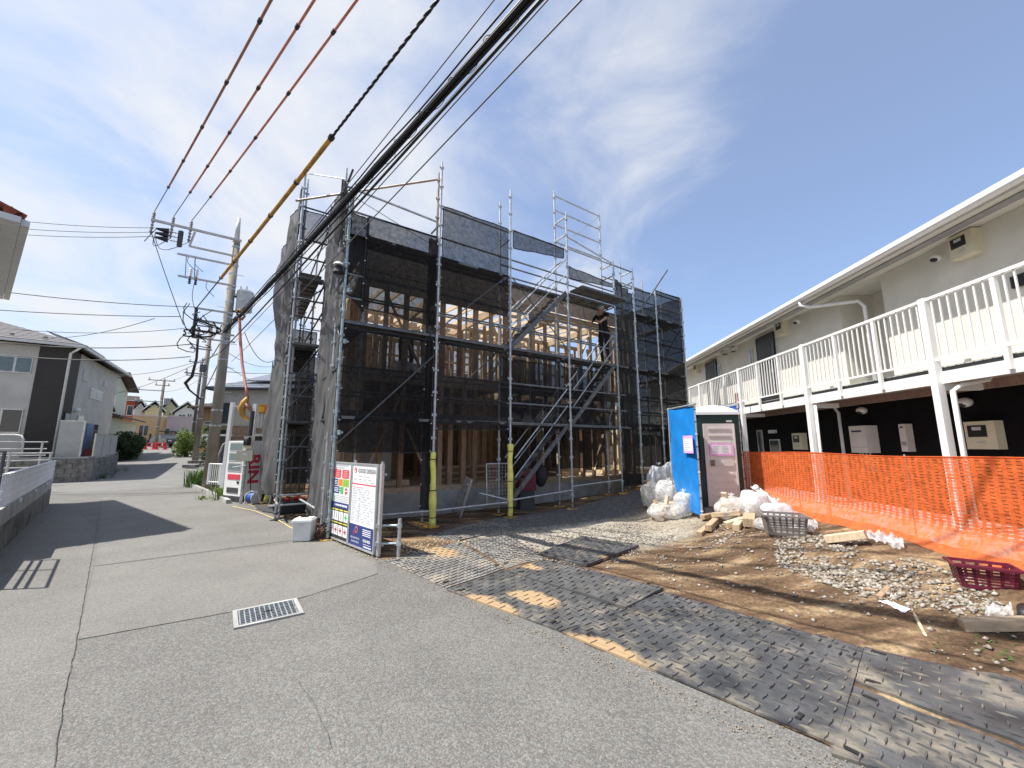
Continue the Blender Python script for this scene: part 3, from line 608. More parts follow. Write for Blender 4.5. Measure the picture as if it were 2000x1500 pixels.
# left end and left side
spole(0, .65, 7.15); spole(0, 2.45, 7.3); spole(-.6, 2.45, 8.05); spole(-.52, 2.65, 7.9); spole(-.6, 4.3, 7.2); spole(-.6, 6.4, 7.0); spole(0, 4.3, 6.9); spole(0, 6.4, 6.9)
spole(10.5, 1.9, 6.9); spole(10.5, 3.7, 6.9)
LG = .021
def led(a0, b0, a1, b1, z, z1=None, m=None, nm='ledger', r=LG):
    if b0 == 0 and b1 == 0 and a0 >= 0 and z > 1: b0 = b1 = .06
    m = m or ('steel_rail' if 1 < z < 6.5 else 'steel')  # mid-height ledgers take the steel coloured darker for backlit shade
    rod(nm, S(a0, b0, z), S(a1, b1, z if z1 is None else z1), r, m_[m], scaf)
bays = [(0, 1.8), (1.8, 3.6), (3.6, 5.4), (5.4, 7.2), (7.2, 8.05), (8.05, 9.1), (9.1, 10.5)]
LIFT = (2.03, 3.75, 5.47)
for i, (a0, a1) in enumerate(bays):
    for z in (2.03, 2.48, 2.93, 3.75, 4.2, 4.65, 5.47):
        led(a0, 0, a1, 0, z)
    led(a0, BI, a1, BI, 2.0); led(a0, BI, a1, BI, 3.72); led(a0, BI, a1, BI, 4.4); led(a0, BI, a1, BI, 4.85); led(a0, BI, a1, BI, 5.44)
    zt = {0: (5.9,), 1: (5.92, 6.6), 2: (5.92, 6.7), 3: (5.92, 6.75), 4: (6.2, 6.75), 5: (5.9, 6.25), 6: (5.85, 6.3)}[i]
    for z in zt: led(a0, 0, a1, 0, z)
    if i >= 2: led(a0, BI, a1, BI, 5.95)
for a, t, m in OUT:
    for z in (2.0, 3.72, 5.44): led(a, 0, a, BI, z)
    if t > 6.5: led(a, 0, a, BI, 6.4 if a > 2 else 6.2)
    # bracket braces below the decks
    for z in LIFT: rod('bracket', S(a, 0, z - .42), S(a, BI - .03, z - .05), .013, m_['steel_dk'], scaf)
# base rails
led(0, 0, 1.8, 0, .32, .30); led(1.8, -.02, 3.6, -.02, .30, .33); led(3.6, 0, 5.4, 0, .36, .46); led(3.0, .3, 3.6, 0, .52, .36); led(5.4, 0, 7.2, 0, .55, .62)
for a in (1.8, 3.6, 5.4): led(a, -.06, a, BI + .06, .33)
# tall guard frame on the top deck
for z in (8.5, 8.06, 7.62, 7.1): led(5.4, BI, 7.2, BI, z)
led(5.4, 0, 5.4, BI, 7.62); led(5.4, 0, 5.4, BI, 7.1); led(7.2, 0, 7.2, BI, 6.75); led(5.4, 0, 7.2, 0, 7.1, 6.8); led(7.2, 0, 8.05, 0, 6.75); led(8.05, 0, 8.05, BI, 6.75)
led(7.2, BI, 9.1, BI, 6.55); led(9.1, 0, 10.5, 0, 6.42)
rod('diagonal_pipe', S(8.2, -.1, 5.5), S(9.15, -.45, 6.9), .024, m_['steel_dk'], scaf)
rod('long_pipe', at(578, 392, 8.3), at(858, 350, 7.95), .0243, m_['steel_br'], scaf)
rod('long_pipe', S(0.02, .65, 6.75), S(1.82, .16, 6.32), .0243, m_['steel'], scaf); rod('brace', S(0.02, .65, 6.62), S(1.8, .2, 5.75), .008, m_['steel'], scaf)
rod('brace', S(0, .65, 6.9), S(-.6, 2.45, 7.9), .012, m_['steel'], scaf)
rod('brace', S(.05, -.03, 1.57), S(1.75, -.03, 3.32), .017, m_['steel_dk'], scaf); rod('brace', S(1.85, .44, 2.1), S(3.5, .44, 3.7), .015, m_['steel_dk'], scaf); rod('brace', S(5.45, BI, 6.9), S(7.15, BI, 8.45), .010, m_['steel'], scaf)
rod('brace', S(7.3, .44, 2.2), S(8.9, .44, 3.7), .014, m_['steel_dk'], scaf); rod('brace', S(9.1, .02, 3.9), S(10.45, .02, 5.4), .014, m_['steel_dk'], scaf); rod('brace', S(0, 2.4, 1.0), S(0, .7, 2.9), .015, m_['steel_dk'], scaf); rod('brace', S(-.55, 2.47, 1.1), S(0, 2.47, 1.9), .015, m_['steel_dk'], scaf); rod('brace', S(-.55, 2.47, 2.3), S(0, 2.47, 3.1), .015, m_['steel_dk'], scaf); rod('brace', S(-.55, 2.47, 4.6), S(0, 2.47, 5.2), .015, m_['steel_dk'], scaf)
for z in (.5, 1.05, 1.5, 2.03, 2.6, 3.1, 3.75, 4.4, 4.8, 5.3, 5.8, 6.25, 7.05): led(-.6, 2.45, 0, 2.45, z, m='steel_dk' if z > 1 else 'steel')
for z in (2.03, 2.9, 3.75, 4.6, 5.3, 6.0, 6.7):
    led(-.6, 2.45, -.6, 6.4, z, m='steel_dk'); led(0, 0, 0, 2.45, z, m='steel_dk'); led(0, 2.45, 0, 6.4, z, m='steel_dk')
led(-.6, 2.45, -.6, 3.4, .42, m='steel'); led(-.75, 2.45, .1, 2.45, .30, m='steel'); led(-.6, 2.1, -.6, 3.0, .36); led(0, 1.2, 0, 2.6, .34); led(-.2, 2.3, .05, .9, .42, .3)
for z in (2.9, 3.75, 4.6, 5.47): led(10.5, 0, 10.5, 3.7, z, m='steel_dk')
# half-bay guard posts on the inner row, and the far side of the scaffold seen through the frame
for a in (.9, 2.7, 4.5, 6.3):
    for z in (2.03, 3.75): rod('guard_post', S(a, BI, z - .1), S(a, BI, z + 1.05), .02, m_['steel_rail'], scaf)
for a0, a1 in bays:
    for z in (2.45, 2.9, 5.0): led(a0, BI, a1, BI, z)
BR = 7.4
for a in (0, 1.8, 3.6, 5.4, 7.2, 9.1, 10.5): spole(a, BR, 6.6, 'steel_dk', .3)
for a0, a1 in ((0, 1.8), (1.8, 3.6), (3.6, 5.4), (5.4, 7.2), (7.2, 9.1), (9.1, 10.5)):
    for z in (2.03, 2.9, 3.75, 4.6, 5.45): led(a0, BR, a1, BR, z, m='steel_dk')
for a, b0, z0, z1 in ((1.75, -.04, 3.8, 5.4), (3.65, -.04, 5.4, 3.9), (5.35, .5, 3.8, 5.4)): rod('brace', S(a, b0, z0), S(a + 1.7 if b0 < 0 else a - 1.6, b0, z1), .012, m_['steel_dk'], scaf)
for a in (1.05, 2.3, 4.2, 6.0, 6.6): rod('hanger', S(a, .12, 5.4), S(a + .25, .12, 4.35), .006, m_['steel_dk'], scaf)
# decks: steel planks with hooks, two in each bay
PLK = []
def planks(a0, b0, a1, b1, z, w=.235, across=VX):
    p, q = S(a0, b0, z), S(a1, b1, z); mb = MB(); d = (q - p).normalized(); sd = V(-d.y, d.x, 0)
    mb.beam(p + d * .03, q - d * .03, w, .012)
    for k in (-1, 1): mb.beam(p + d * .03 + sd * k * (w / 2 - .008) - V(0, 0, .02), q - d * .03 + sd * k * (w / 2 - .008) - V(0, 0, .02), .012, .045)
    n = max(int((q - p).length / .3), 2)
    for i in range(1, n):
        c = p.lerp(q, i / n); mb.beam(c - sd * (w / 2 - .02) - V(0, 0, .018), c + sd * (w / 2 - .02) - V(0, 0, .018), .03, .02)
    mb.build('plank', m_['plank_steel'], scaf)
for i, (a0, a1) in enumerate(bays):
    for z in LIFT:
        if i == 2 and z > 5: 
            planks(a0, .35, a1, .35, z); continue
        if i in (4,) and z > 5: continue
        planks(a0, .125, a1, .125, z); planks(a0, .365, a1, .365, z)
    if i in (0, 1, 2, 3, 5, 6):
        for z in LIFT[:2]:
            F = SF; F.part('toe_board', m_['plank_steel'], scaf, a0 + .04, a1 - .04, z + .02, z + .15, -BI + .0, -BI + .02)
for b in (-.16, -.40): planks(5.4, b, 7.2, b, 5.5)
for z in LIFT:
    planks(-.3, 2.5, -.3, 4.3, z, .45); planks(-.3, 4.3, -.3, 6.4, z, .45); planks(.24, .5, .24, 2.4, z, .42)
    planks(10.3, .5, 10.3, 2.0, z, .4)
planks(-.58, 2.4, -.02, 2.4, 5.3, .24); planks(-.58, 2.35, -.02, 2.35, 3.75, .24)
# stairs
def stair(a0, z0, a1, z1, b):
    t0, t1 = S(a0, b, z0), S(a1, b, z1)
    for db in (-.02, -.42):
        o = VX * db
        bar('stringer', t0 + o, t1 + o, .03, .10, m_['plank_steel'], scaf)
        rod('handrail', t0 + o + V(0, 0, .9) + UX * .1, t1 + o + V(0, 0, .9), .017, m_['steel'], scaf); rod('handrail', t0 + o + V(0, 0, .48) + UX * .1, t1 + o + V(0, 0, .48), .014, m_['steel'], scaf)
    n = 8
    for i in range(1, n):
        c = t0.lerp(t1, i / n); mb = MB(); mb.beam(c - VX * .02, c - VX * .42, .19, .025); mb.build('tread', m_['plank_steel'], scaf)
stair(3.65, .35, 5.35, 2.03, .46); stair(5.45, 2.03, 7.15, 3.75, .46); stair(3.65, 3.78, 5.35, 5.47, .43)
# clamps and a lamp on the corner pole
for z in (1.75, 3.35, 4.3):
    mb = MB(); c = S(.06, -.03, z); mb.box(c, (.05, .05, .08)); mb.cyl(c, c + UX * .06, .02, n=8); mb.build('clamp', m_['steel_teal'], scaf)

lamp = thing('site_lamp', 'small site floodlight clipped to the corner scaffold pole', 'lamp', tuple(S(-.05, .15, 4.7)))
mb = MB(); c = at(661, 533, 6.7); mb.cyl(c, c + V(0, 0, .14), .10, .05, n=10); mb.build('lamp_housing', m_['black'], lamp)
mb = MB(); mb.cyl(c + V(0, 0, .14), c + V(0, 0, .19), .11, .07, n=10); mb.build('lamp_cap', m_['offwhite'], lamp)
rod('lamp_bracket', c + V(.0, 0, .1), c + V(.17, .02, .1), .012, m_['steel_dk'], lamp)

# ------------------------------------------------------------------ mesh sheets hung on the scaffold
def net(label, A0, A1, zt, zb, m='net', nx=26, nzv=26, amp=.03, seed=0, fr=2.2, fz=.35, bow=0, hem=True, ties=True, out=None):
    """A0,A1 = (a,b); zt,zb = heights at A0 and A1"""
    P0, P1 = S(A0[0], A0[1], 0), S(A1[0], A1[1], 0); d = (P1 - P0).normalized(); nrm = V(d.y, -d.x, 0) if out is None else out
    L_ = (P1 - P0).length
    def fn(u, v):
        z = (zb[0] * (1 - v) + zt[0] * v) * (1 - u) + (zb[1] * (1 - v) + zt[1] * v) * u
        s = u * L_; e = min(1, min(u, 1 - u) * 9)
        f = amp * e * (nz(s * fr, z * fz, seed) * 1.4 + .6 * nz(s * fr * 2.7, z * fz * 1.8, seed + 9) + .25 * nz(s * fr * 6, z * 3, seed + 4)) + bow * math.sin(math.pi * u) * (1 - .5 * v)
        p = P0.lerp(P1, u) + nrm * f
        return (p.x, p.y, z + .02 * nz(s * 3, z, seed) * (1 if v in (0, 1) else 0))
    mb = MB(); mb.grid(fn, nx, nzv)
    o = mb.build('net_sheet', m_[m], None, smooth=True, label=label, cat='net', group='black mesh sheets tied to the scaffold')
    if hem:
        mb = MB()
        for v in (0, 1): mb.tube([fn(i / nx, v) for i in range(nx + 1)], .011, 4)
        for u in (0, 1): mb.tube([fn(u, i / nzv) for i in range(nzv + 1)], .011, 4)
        mb.build('hem', m_['hem'], o)
    if ties:
        mb = MB(); H = abs(zt[0] - zb[0]); n = max(int(H / .45), 1)
        for u in (0, 1):
            for i in range(n + 1):
                p = V(fn(u, min(max(i / n, .01), .99))); mb.box(p, (.022, .022, .016))
        mb.build('tie', m_['tie'], o, kind='stuff')
    return o
fo = -VX
net('upper mesh sheet in the first bay from the street corner, gathered open at its left', (.32, .005), (1.76, .005), (5.86, 5.88), (4.05, 3.9), 'net', amp=.03, seed=1)
net('narrow bunched strip of mesh beside the corner pole on the top lift', (.05, .08), (.36, .10), (5.9, 5.86), (4.3, 3.95), 'net_dense', nx=8, amp=.05, seed=21, fr=6)
net('lower mesh sheet in the first bay above the notice boards', (.06, .005), (1.74, .005), (3.62, 3.62), (1.42, 1.40), 'net', amp=.03, seed=2)
net('tallest mesh sheet, standing up above its neighbours in the second bay', (1.86, .005), (3.54, .005), (6.62, 6.66), (4.46, 4.48), 'net', amp=.025, seed=3)
net('lower mesh sheet in the second bay between the two yellow pole guards', (1.86, .005), (3.54, .005), (3.62, 3.62), (1.84, 1.87), 'net_thin', amp=.03, seed=4)
net('narrow folded mesh strip hanging full height beside the left yellow pole guard', (1.58, .03), (1.79, .03), (5.8, 5.8), (.35, .3), 'net_dense', nx=10, amp=.06, seed=5, fr=7)
net('short mesh strip rolled up at the top of the third bay', (3.68, .005), (5.3, .005), (6.66, 6.68), (6.2, 6.4), 'net', nzv=6, amp=.02, seed=6)
net('long lower mesh sheet behind the outside stair', (3.66, .52), (5.36, .52), (3.62, 3.62), (.72, .78), 'net', amp=.04, seed=7)
net('triangular mesh strip sagging below the tall guard frame', (5.46, .005), (7.14, .005), (6.22, 6.12), (5.88, 6.02), 'net', nzv=5, amp=.02, seed=8)
net('lower mesh sheet in the fourth bay left of the gathered curtain', (5.46, .52), (7.14, .52), (3.62, 3.62), (.95, .95), 'net', amp=.04, seed=9)
net('mesh sheet gathered into a dark curtain from top to ground', (7.26, .02), (8.0, .02), (6.3, 6.0), (.45, .5), 'net_dense', nx=40, nzv=40, amp=.10, seed=10, fr=5, fz=.25)
net('mesh sheet right of the gathered curtain', (8.1, .005), (9.06, .005), (6.2, 6.22), (.6, .7), 'net', amp=.03, seed=11)
net('rightmost mesh sheet on the front of the scaffold', (9.14, .005), (10.46, .005), (6.38, 6.42), (.7, .8), 'net', amp=.03, seed=12)
net('mesh sheet on the far right end of the scaffold', (10.5, .08), (10.5, 3.6), (6.4, 6.6), (.8, .8), 'net', amp=.04, seed=13)
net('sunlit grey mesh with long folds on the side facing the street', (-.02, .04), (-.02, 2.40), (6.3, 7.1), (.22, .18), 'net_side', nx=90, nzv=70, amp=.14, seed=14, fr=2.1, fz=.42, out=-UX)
net('peaked mesh offcut tied to the tall pole near the street corner', (-.03, .30), (-.03, .92), (6.6, 7.05), (5.6, 5.5), 'net_dense', nx=8, nzv=12, amp=.04, seed=15, out=-UX)
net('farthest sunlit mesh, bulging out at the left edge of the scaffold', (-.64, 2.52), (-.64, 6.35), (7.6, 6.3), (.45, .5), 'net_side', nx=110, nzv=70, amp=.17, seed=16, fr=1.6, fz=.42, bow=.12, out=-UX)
net('small mesh infill on the narrow end bay, top', (-.56, 2.5), (-.04, 2.5), (7.0, 7.0), (6.3, 6.3), 'net_thin', nx=8, nzv=6, amp=.02, seed=17)
net('long mesh infill in the narrow end bay behind the tool bag', (-.56, 2.9), (-.04, 2.9), (4.2, 4.2), (.5, .5), 'net', nx=12, amp=.06, seed=18)

net('far-side mesh sheet seen through the left half of the timber frame', (.05, 7.42), (5.35, 7.42), (4.5, 4.5), (.5, .5), 'net', amp=.05, seed=31)
net('far-side mesh sheet seen through the right half of the timber frame', (5.45, 7.42), (10.4, 7.42), (4.5, 4.6), (.6, .6), 'net', amp=.05, seed=32)
net('mesh sheet across the middle deck of the third bay', (3.66, .10), (5.34, .10), (3.62, 3.60), (1.95, 1.95), 'net_thin', amp=.03, seed=33)
net('mesh sheet across the middle deck of the fourth bay', (5.46, .10), (7.14, .10), (3.62, 3.60), (1.9, 1.95), 'net_thin', amp=.03, seed=34)
# yellow foam guards tied round poles
def guard(p0, p1, label, r=.062):
    t = thing('pole_guard', label, 'pole guard', tuple(p0), group='yellow foam guards tied round scaffold poles')
    p0, p1 = V(p0), V(p1); L_ = (p1 - p0).length; n = 16
    mb = MB(); pts = []; rs = []
    for i in range(n + 1):
        k = i / n; w = .015 * nz(k * 6, p0.x * 5, 3); pts.append(p0.lerp(p1, k) + V(w, w * .5, 0)); rs.append(r * (1 + .25 * nz(k * 5, p0.x * 9, 7)))
    mb.tube(pts, rs, 12); mb.build('foam_sleeve', m_['yellow'], t, smooth=True)
    for k in (.12, .48, .9):
        c = p0.lerp(p1, k); mb = MB(); d = (p1 - p0).normalized(); mb.cyl(c - d * .008, c + d * .008, r * 1.12, n=12); mb.build('binding_cord', m_['black'], t)
    return t
q = S(1.8, 0, 0); guard((q.x + .03, q.y - .03, .02), (q.x, q.y, 1.40), 'yellow foam guard on the scaffold pole right of the notice boards')
q = S(3.6, 0, 0); guard((q.x, q.y, .03), (q.x, q.y, 1.56), 'yellow foam guard on the scaffold pole beside the small wire gate')
q = G(519, 983); guard((q.x, q.y, .03), (q.x + .12, q.y + .02, .62), 'short bent yellow foam guard near the cable reel', .07)

# ------------------------------------------------------------------ timber frame of the house
HB = 1.25
house = thing('timber_house', 'unfinished two-storey timber frame house behind black scaffold mesh', 'house', tuple(S(.5, HB, 0)))
HF = Fr(S(0, HB, 0), UX, -VX)      # front wall; o negative goes inside
HA0, HA1, HD = .62, 9.7, 5.4
FZ, DZ, F2, TZ = .52, .64, 3.18, 5.38
def tim(a0, b0, z0, a1, b1, z1, w, h, nm='beam', m='wood', up=(0, 0, 1)): return bar(nm, S(a0, HB + b0, z0), S(a1, HB + b1, z1), w, h, m_[m], house, up)
def post(a, b, z0, z1, w=.105, h=.105, nm='post', m='wood'): return bar(nm, S(a, HB + b, z0), S(a, HB + b, z1), w, h, m_[m], house, up=tuple(UX))
for a0, a1, b0, b1 in ((HA0, HA1, 0, .15), (HA0, HA1, HD - .15, HD), (HA0, HA0 + .15, .15, HD - .15), (HA1 - .15, HA1, .15, HD - .15), (4.3, 4.45, .15, HD - .15)):
    HF.part('foundation', m_['concrete'], house, a0, a1, -.1, FZ, -b1, -b0)
HF.part('floor_deck', m_['ply'], house, HA0 + .06, HA1 - .06, DZ - .03, DZ, -HD + .06, -.06)
for b in (.06, HD - .06): tim(HA0, b, FZ + .055, HA1, b, FZ + .055, .11, .11, 'sill', 'wood_h')
for a in (HA0 + .06, HA1 - .06): tim(a, .12, FZ + .055, a, HD - .12, FZ + .055, .11, .11, 'sill', 'wood_h')
# first-floor and roof beams
for b in (.06, 2.7, HD - .06):
    tim(HA0, b, F2 - .15, HA1, b, F2 - .15, .11, .27, 'beam', 'wood'); tim(HA0, b, TZ - .06, HA1, b, TZ - .06, .11, .12, 'top_plate', 'wood')
k = 0
a = HA0 + .06
while a <= HA1:
    tim(a, .12, F2 - .12, a, HD - .12, F2 - .12, .09, .2, 'joist', 'wood_h'); 
    if k % 2 == 0: tim(a, .12, TZ - .08, a, HD - .12, TZ - .08, .10, .18, 'tie_beam', 'wood')
    a += .91; k += 1
HF.part('upper_floor', m_['ply'], house, HA0 + .1, 4.9, F2, F2 + .025, -HD + .1, -.12); HF.part('upper_floor', m_['ply'], house, 4.92, HA1 - .1, F2, F2 + .025, -HD + .1, -2.6)
WM_ = ['wood', 'wood_r', 'wood', 'wood_p', 'wood_h']
gap1 = [(2.1, 3.9), (.7, .9)]
a = HA0 + .055; i = 0
while a < HA1:
    big = i % 2 == 0
    # ground storey front
    if big: post(a, .06, DZ - .02, F2 - .28, m='wood_r' if i % 4 else 'wood')
    elif not (1.9 < a < 4.2): post(a, .06, DZ, F2 - .28, .045, .105, 'stud', R.choice(WM_))
    # upper storey front
    if big: post(a, .06, F2 + .02, TZ - .12, m=R.choice(['wood', 'wood_r', 'wood_h']))
    else: post(a, .06, F2 + .02, TZ - .12, .045, .105, 'stud', R.choice(WM_))
    # middle and back walls
    if i % 2 == 0 or R.random() < .75: post(a, 2.7, F2 + .02, TZ - .12, .105 if big else .04, .105 if big else .09, 'post' if big else 'stud', R.choice(WM_))
    if big or R.random() < .6: post(a, 2.7, DZ, F2 - .28, .105 if big else .04, .105, 'post' if big else 'stud', R.choice(WM_))
    post(a, HD - .06, DZ, F2 - .28, .105 if big else .04, .105, 'post' if big else 'stud', R.choice(WM_)); post(a, HD - .06, F2 + .02, TZ - .12, .105 if big else .04, .105, 'post' if big else 'stud', R.choice(WM_))
    a += .455; i += 1
b = .5
while b < HD - .2:
    for a in (HA0 + .055, 4.7, HA1 - .055):
        post(a, b, DZ, F2 - .28, .045, .105, 'stud', R.choice(WM_)); post(a, b, F2 + .02, TZ - .12, .045, .105, 'stud', R.choice(WM_))
    b += .455
# window heads, sills and diagonal braces
for z in (F2 + .95, F2 + 1.85):
    for a0, a1 in ((1.2, 2.9), (3.5, 4.7), (5.4, 7.0), (7.6, 9.2)): tim(a0, .06, z, a1, .06, z, .09, .06, 'window_plate', 'wood_p'); tim(a0, HD - .06, z, a1, HD - .06, z, .09, .06, 'window_plate', 'wood_p'); tim(a0, 2.7, z, a1, 2.7, z, .09, .05, 'window_plate', 'wood_p')
for a0, a1, b, z0, z1 in ((.7, 1.6, .02, DZ, 2.8), (2.3, 1.7, .02, DZ, 1.9), (4.6, 5.5, .02, DZ, 2.8), (5.6, 6.6, .02, 2.8, DZ), (7.4, 8.3, .02, DZ, 2.8), (3.9, 4.7, .1, F2 + .1, F2 + 1.6), (4.7, 3.9, .13, F2 + .1, F2 + 1.6), (1.0, 2.0, .1, TZ - .2, F2 + .1), (6.6, 7.6, .1, F2 + .1, TZ - .2), (8.6, 7.9, .1, F2 + .1, TZ - .2), (5, 6, 2.75, F2 + .1, TZ - .2), (2, 3, 2.75, F2 + .1, TZ - .2), (7, 8, HD - .1, F2 + .1, TZ - .2), (4.5, 5.5, HD - .1, TZ - .2, F2 + .1)):
    tim(a0, b, z0, a1, b, z1, .09, .03, 'brace', R.choice(['wood', 'wood_p', 'wood_h']), up=tuple(UX))
# roof edge board, rafters, ceiling boards over the left half
HF.part('eaves_board', m_['osb'], house, HA0 - .15, HA1 + .1, TZ + .02, TZ + .46, .02, .05)
HF.part('eaves_board', m_['osb'], house, HA0 - .15, 4.0, TZ - .42, TZ + .018, .02, .045)
a = HA0
while a < HA1 + .05:
    tim(a, -.02, TZ + .24, a, HD, TZ + .62, .045, .12, 'rafter', 'wood_p'); a += .455
tim(HA0 - .1, HD, TZ + .62, HA1 + .1, HD, TZ + .62, .1, .2, 'beam', 'wood')
for a0 in (HA0, HA0 + 1.83, HA0 + 3.66):
    mb = MB(); z = lambda b: TZ + .31 + .38 * b / HD
    p = [S(a0, HB - .05, z(0)), S(a0 + 1.81, HB - .05, z(0)), S(a0 + 1.81, HB + 1.0, z(1.0)), S(a0, HB + 1.0, z(1.0))]; mb.hexa(p + [q + V(0, 0, .014) for q in p]); mb.build('roof_panel', m_['ply'], house)
# sheathing panels fixed on parts of the walls
def panel(a0, a1, z0, z1, b, m='ply'): HF.part('panel', m_[m], house, a0, a1, z0, z1, -b - .012, -b)
for j in range(10):
    a0 = HA0 + .91 * j
    if a0 + .9 > HA1: break
    panel(a0, a0 + .9, FZ, F2 - .02, HD + .002, 'osb')
    if j in (0, 1, 4, 8): panel(a0, a0 + .9, F2, TZ, HD + .002, 'osb')
for j in (1, 4): panel(HA0 + .91 * j, HA0 + .91 * j + .9, DZ, F2 - .3, 2.78, 'ply')
panel(.75, 1.75, DZ, DZ + 1.55, 1.2, 'render'); panel(2.75, 3.25, DZ, 2.7, 1.6, 'ply'); panel(6.4, 7.3, DZ, DZ + .75, .5, 'ply'); panel(1.7, 2.5, DZ, 2.8, 4.0, 'ply')
for j in range(5):
    mb = MB(); Fe = Fr(S(HA0, HB, 0), VX, -UX); Fe.box(mb, .1 + .95 * j, .1 + .95 * j + .93, FZ, F2 - .03, .005, .02); mb.build('panel', m_['osb'], house)
    if j == 3: mb = MB(); Fe.box(mb, .1 + .95 * j, .1 + .95 * j + .93, F2, TZ - .2, .005, .02); mb.build('panel', m_['osb' if j else 'ply'], house)
mb = MB(); Fe = Fr(S(HA1, HB, 0), VX, UX); Fe.box(mb, 1.5, 5.2, FZ, F2, .005, .02); mb.build('panel', m_['osb'], house)
# posts near the entrance
for a in (2.75, 3.1): post(a, .06, DZ, F2 - .28, .12, .12, 'post', 'wood_r')

# things lying in and against the house
t = thing('stepladder', 'pale aluminium stepladder standing inside the timber house', 'ladder', tuple(S(2.45, HB + .7, DZ)))
l0, l1 = S(2.28, HB + .55, DZ), S(2.36, HB + .85, DZ + 1.95); l2 = S(2.68, HB + .55, DZ); l3 = S(2.60, HB + .85, DZ + 1.95)
bar('rail', l0, l1, .03, .05, m_['alu'], t); bar('rail', l2, l3, .03, .05, m_['alu'], t)
for i in range(1, 7): bar('rung', l0.lerp(l1, i / 7), l2.lerp(l3, i / 7), .05, .03, m_['alu'], t)
t = thing('stepladder', 'folded aluminium stepladder leaning on the house foundation', 'ladder', tuple(G(890, 1003)))
p0, p1 = G(883, 1003), G(899, 1011); top0, top1 = at(912, 932, 8.75), at(922, 936, 8.75)
for p, q in ((p0, top0), (p1, top1)): bar('rail', p, q, .025, .05, m_['alu'], t)
for i in range(1, 6): bar('rung', p0.lerp(top0, i / 6), p1.lerp(top1, i / 6), .05, .025, m_['alu'], t)
bar('rear_leg', (p0 + p1) / 2 + V(.03, .08, 0), (top0 + top1) / 2, .05, .02, m_['alu'], t)
gate = thing('wire_gate', 'galvanised wire-mesh gate panel propped behind the yellow pole guard', 'gate', tuple(G(955, 990)))
c = [at(950, 906, 8.75), at(999, 905, 9.05), at(999, 984, 9.05), at(951, 986, 8.75)]
for i in range(4): rod('frame', c[i], c[(i + 1) % 4], .016, m_['steel'], gate)
for i in range(1, 8): rod('vertical_wire', c[0].lerp(c[1], i / 8), c[3].lerp(c[2], i / 8), .0035, m_['steel'], gate)
for i in range(1, 12): rod('cross_wire', c[0].lerp(c[3], i / 12), c[1].lerp(c[2], i / 12), .0035, m_['steel'], gate)
sack = thing('tool_cabinet', 'dark red metal cabinet standing under the outside stair', 'cabinet', tuple(S(4.15, 1.0, 0)))
c0, c1 = at(1015, 916, 9.6), at(1047, 916, 9.75); c2 = at(1048, 958, 9.75)
F = Fr(c0, c1 - c0, V((c1 - c0).y, -(c1 - c0).x, 0)); W = (c1 - c0).length; z0 = c2.z; z1 = c0.z
F.part('body', m_['maroon'], sack, 0, W, z0, z1, -.3, 0)
for i in range(3): F.part('drawer', m_['maroon'], sack, .02, W - .02, z0 + .02 + (z1 - z0 - .02) * i / 3, z0 + (z1 - z0 - .02) * (i + 1) / 3, .001, .014)
F.part('stand', m_['dkgrey'], sack, .03, W - .03, ground(c0.x, c0.y), z0, -.27, -.03)
mb = MB(); c = at(1057, 925, 9.9); mb.ball(c - V(0, 0, .05), .2, 12, 8, (.8, .5, 1.3), lambda d: 1 + .2 * nz(d.x * 2, d.y * 2, d.z * 2)); mb.build('rubbish_sack', m_['black'], None, True, 'black sack hung beside the dark red cabinet under the stair', 'sack')
mb = MB(); c0 = S(1.35, HB + .35, F2 + .03)
mb.grid(lambda u, v: tuple(c0 + UX * (u * .62) + VX * (-.3 * (1 - v)) + V(0, 0, .26 * (1 - abs(2 * v - 1) ** 3) * (.8 + .3 * nz(u * 4, v * 3, 5)) + .01)), 14, 10)
mb.build('plastic_wrap', m_['bagw'], None, True, 'crumpled white plastic bundle on the upper floor beside the bending worker', 'plastic bundle')
for j, (a, b, L_) in enumerate(((1.0, .35, .9), (5.6, .4, 1.2), (8.0, .3, .8))):
    t = thing('timber_stack', ('short boards stacked on the floor deck left of the entrance', 'long boards stacked on the floor deck behind the outside stair', 'boards stacked on the floor deck at the right end of the house')[j], 'timber stack', tuple(S(a, HB + b, DZ)))
    for i in range(3):
        for k in range(3): bar('board', S(a + .05 * i, HB + b + .13 * k, DZ + .025 + .04 * i), S(a + L_ + .03 * k, HB + b + .13 * k, DZ + .025 + .04 * i), .11, .035, m_['wood_p'], t)
t = thing('timber_stack', 'pile of sawn timber behind the wire gate', 'timber stack', tuple(S(3.0, HB + 1.0, DZ)))
for i in range(7):
    for k in range(3): bar('board', S(2.9, HB + .9 + .13 * k, DZ + .04 + .05 * i), S(4.6, HB + .95 + .13 * k, DZ + .04 + .05 * i), .11, .045, m_['wood_r' if i % 3 else 'wood_p'], t)

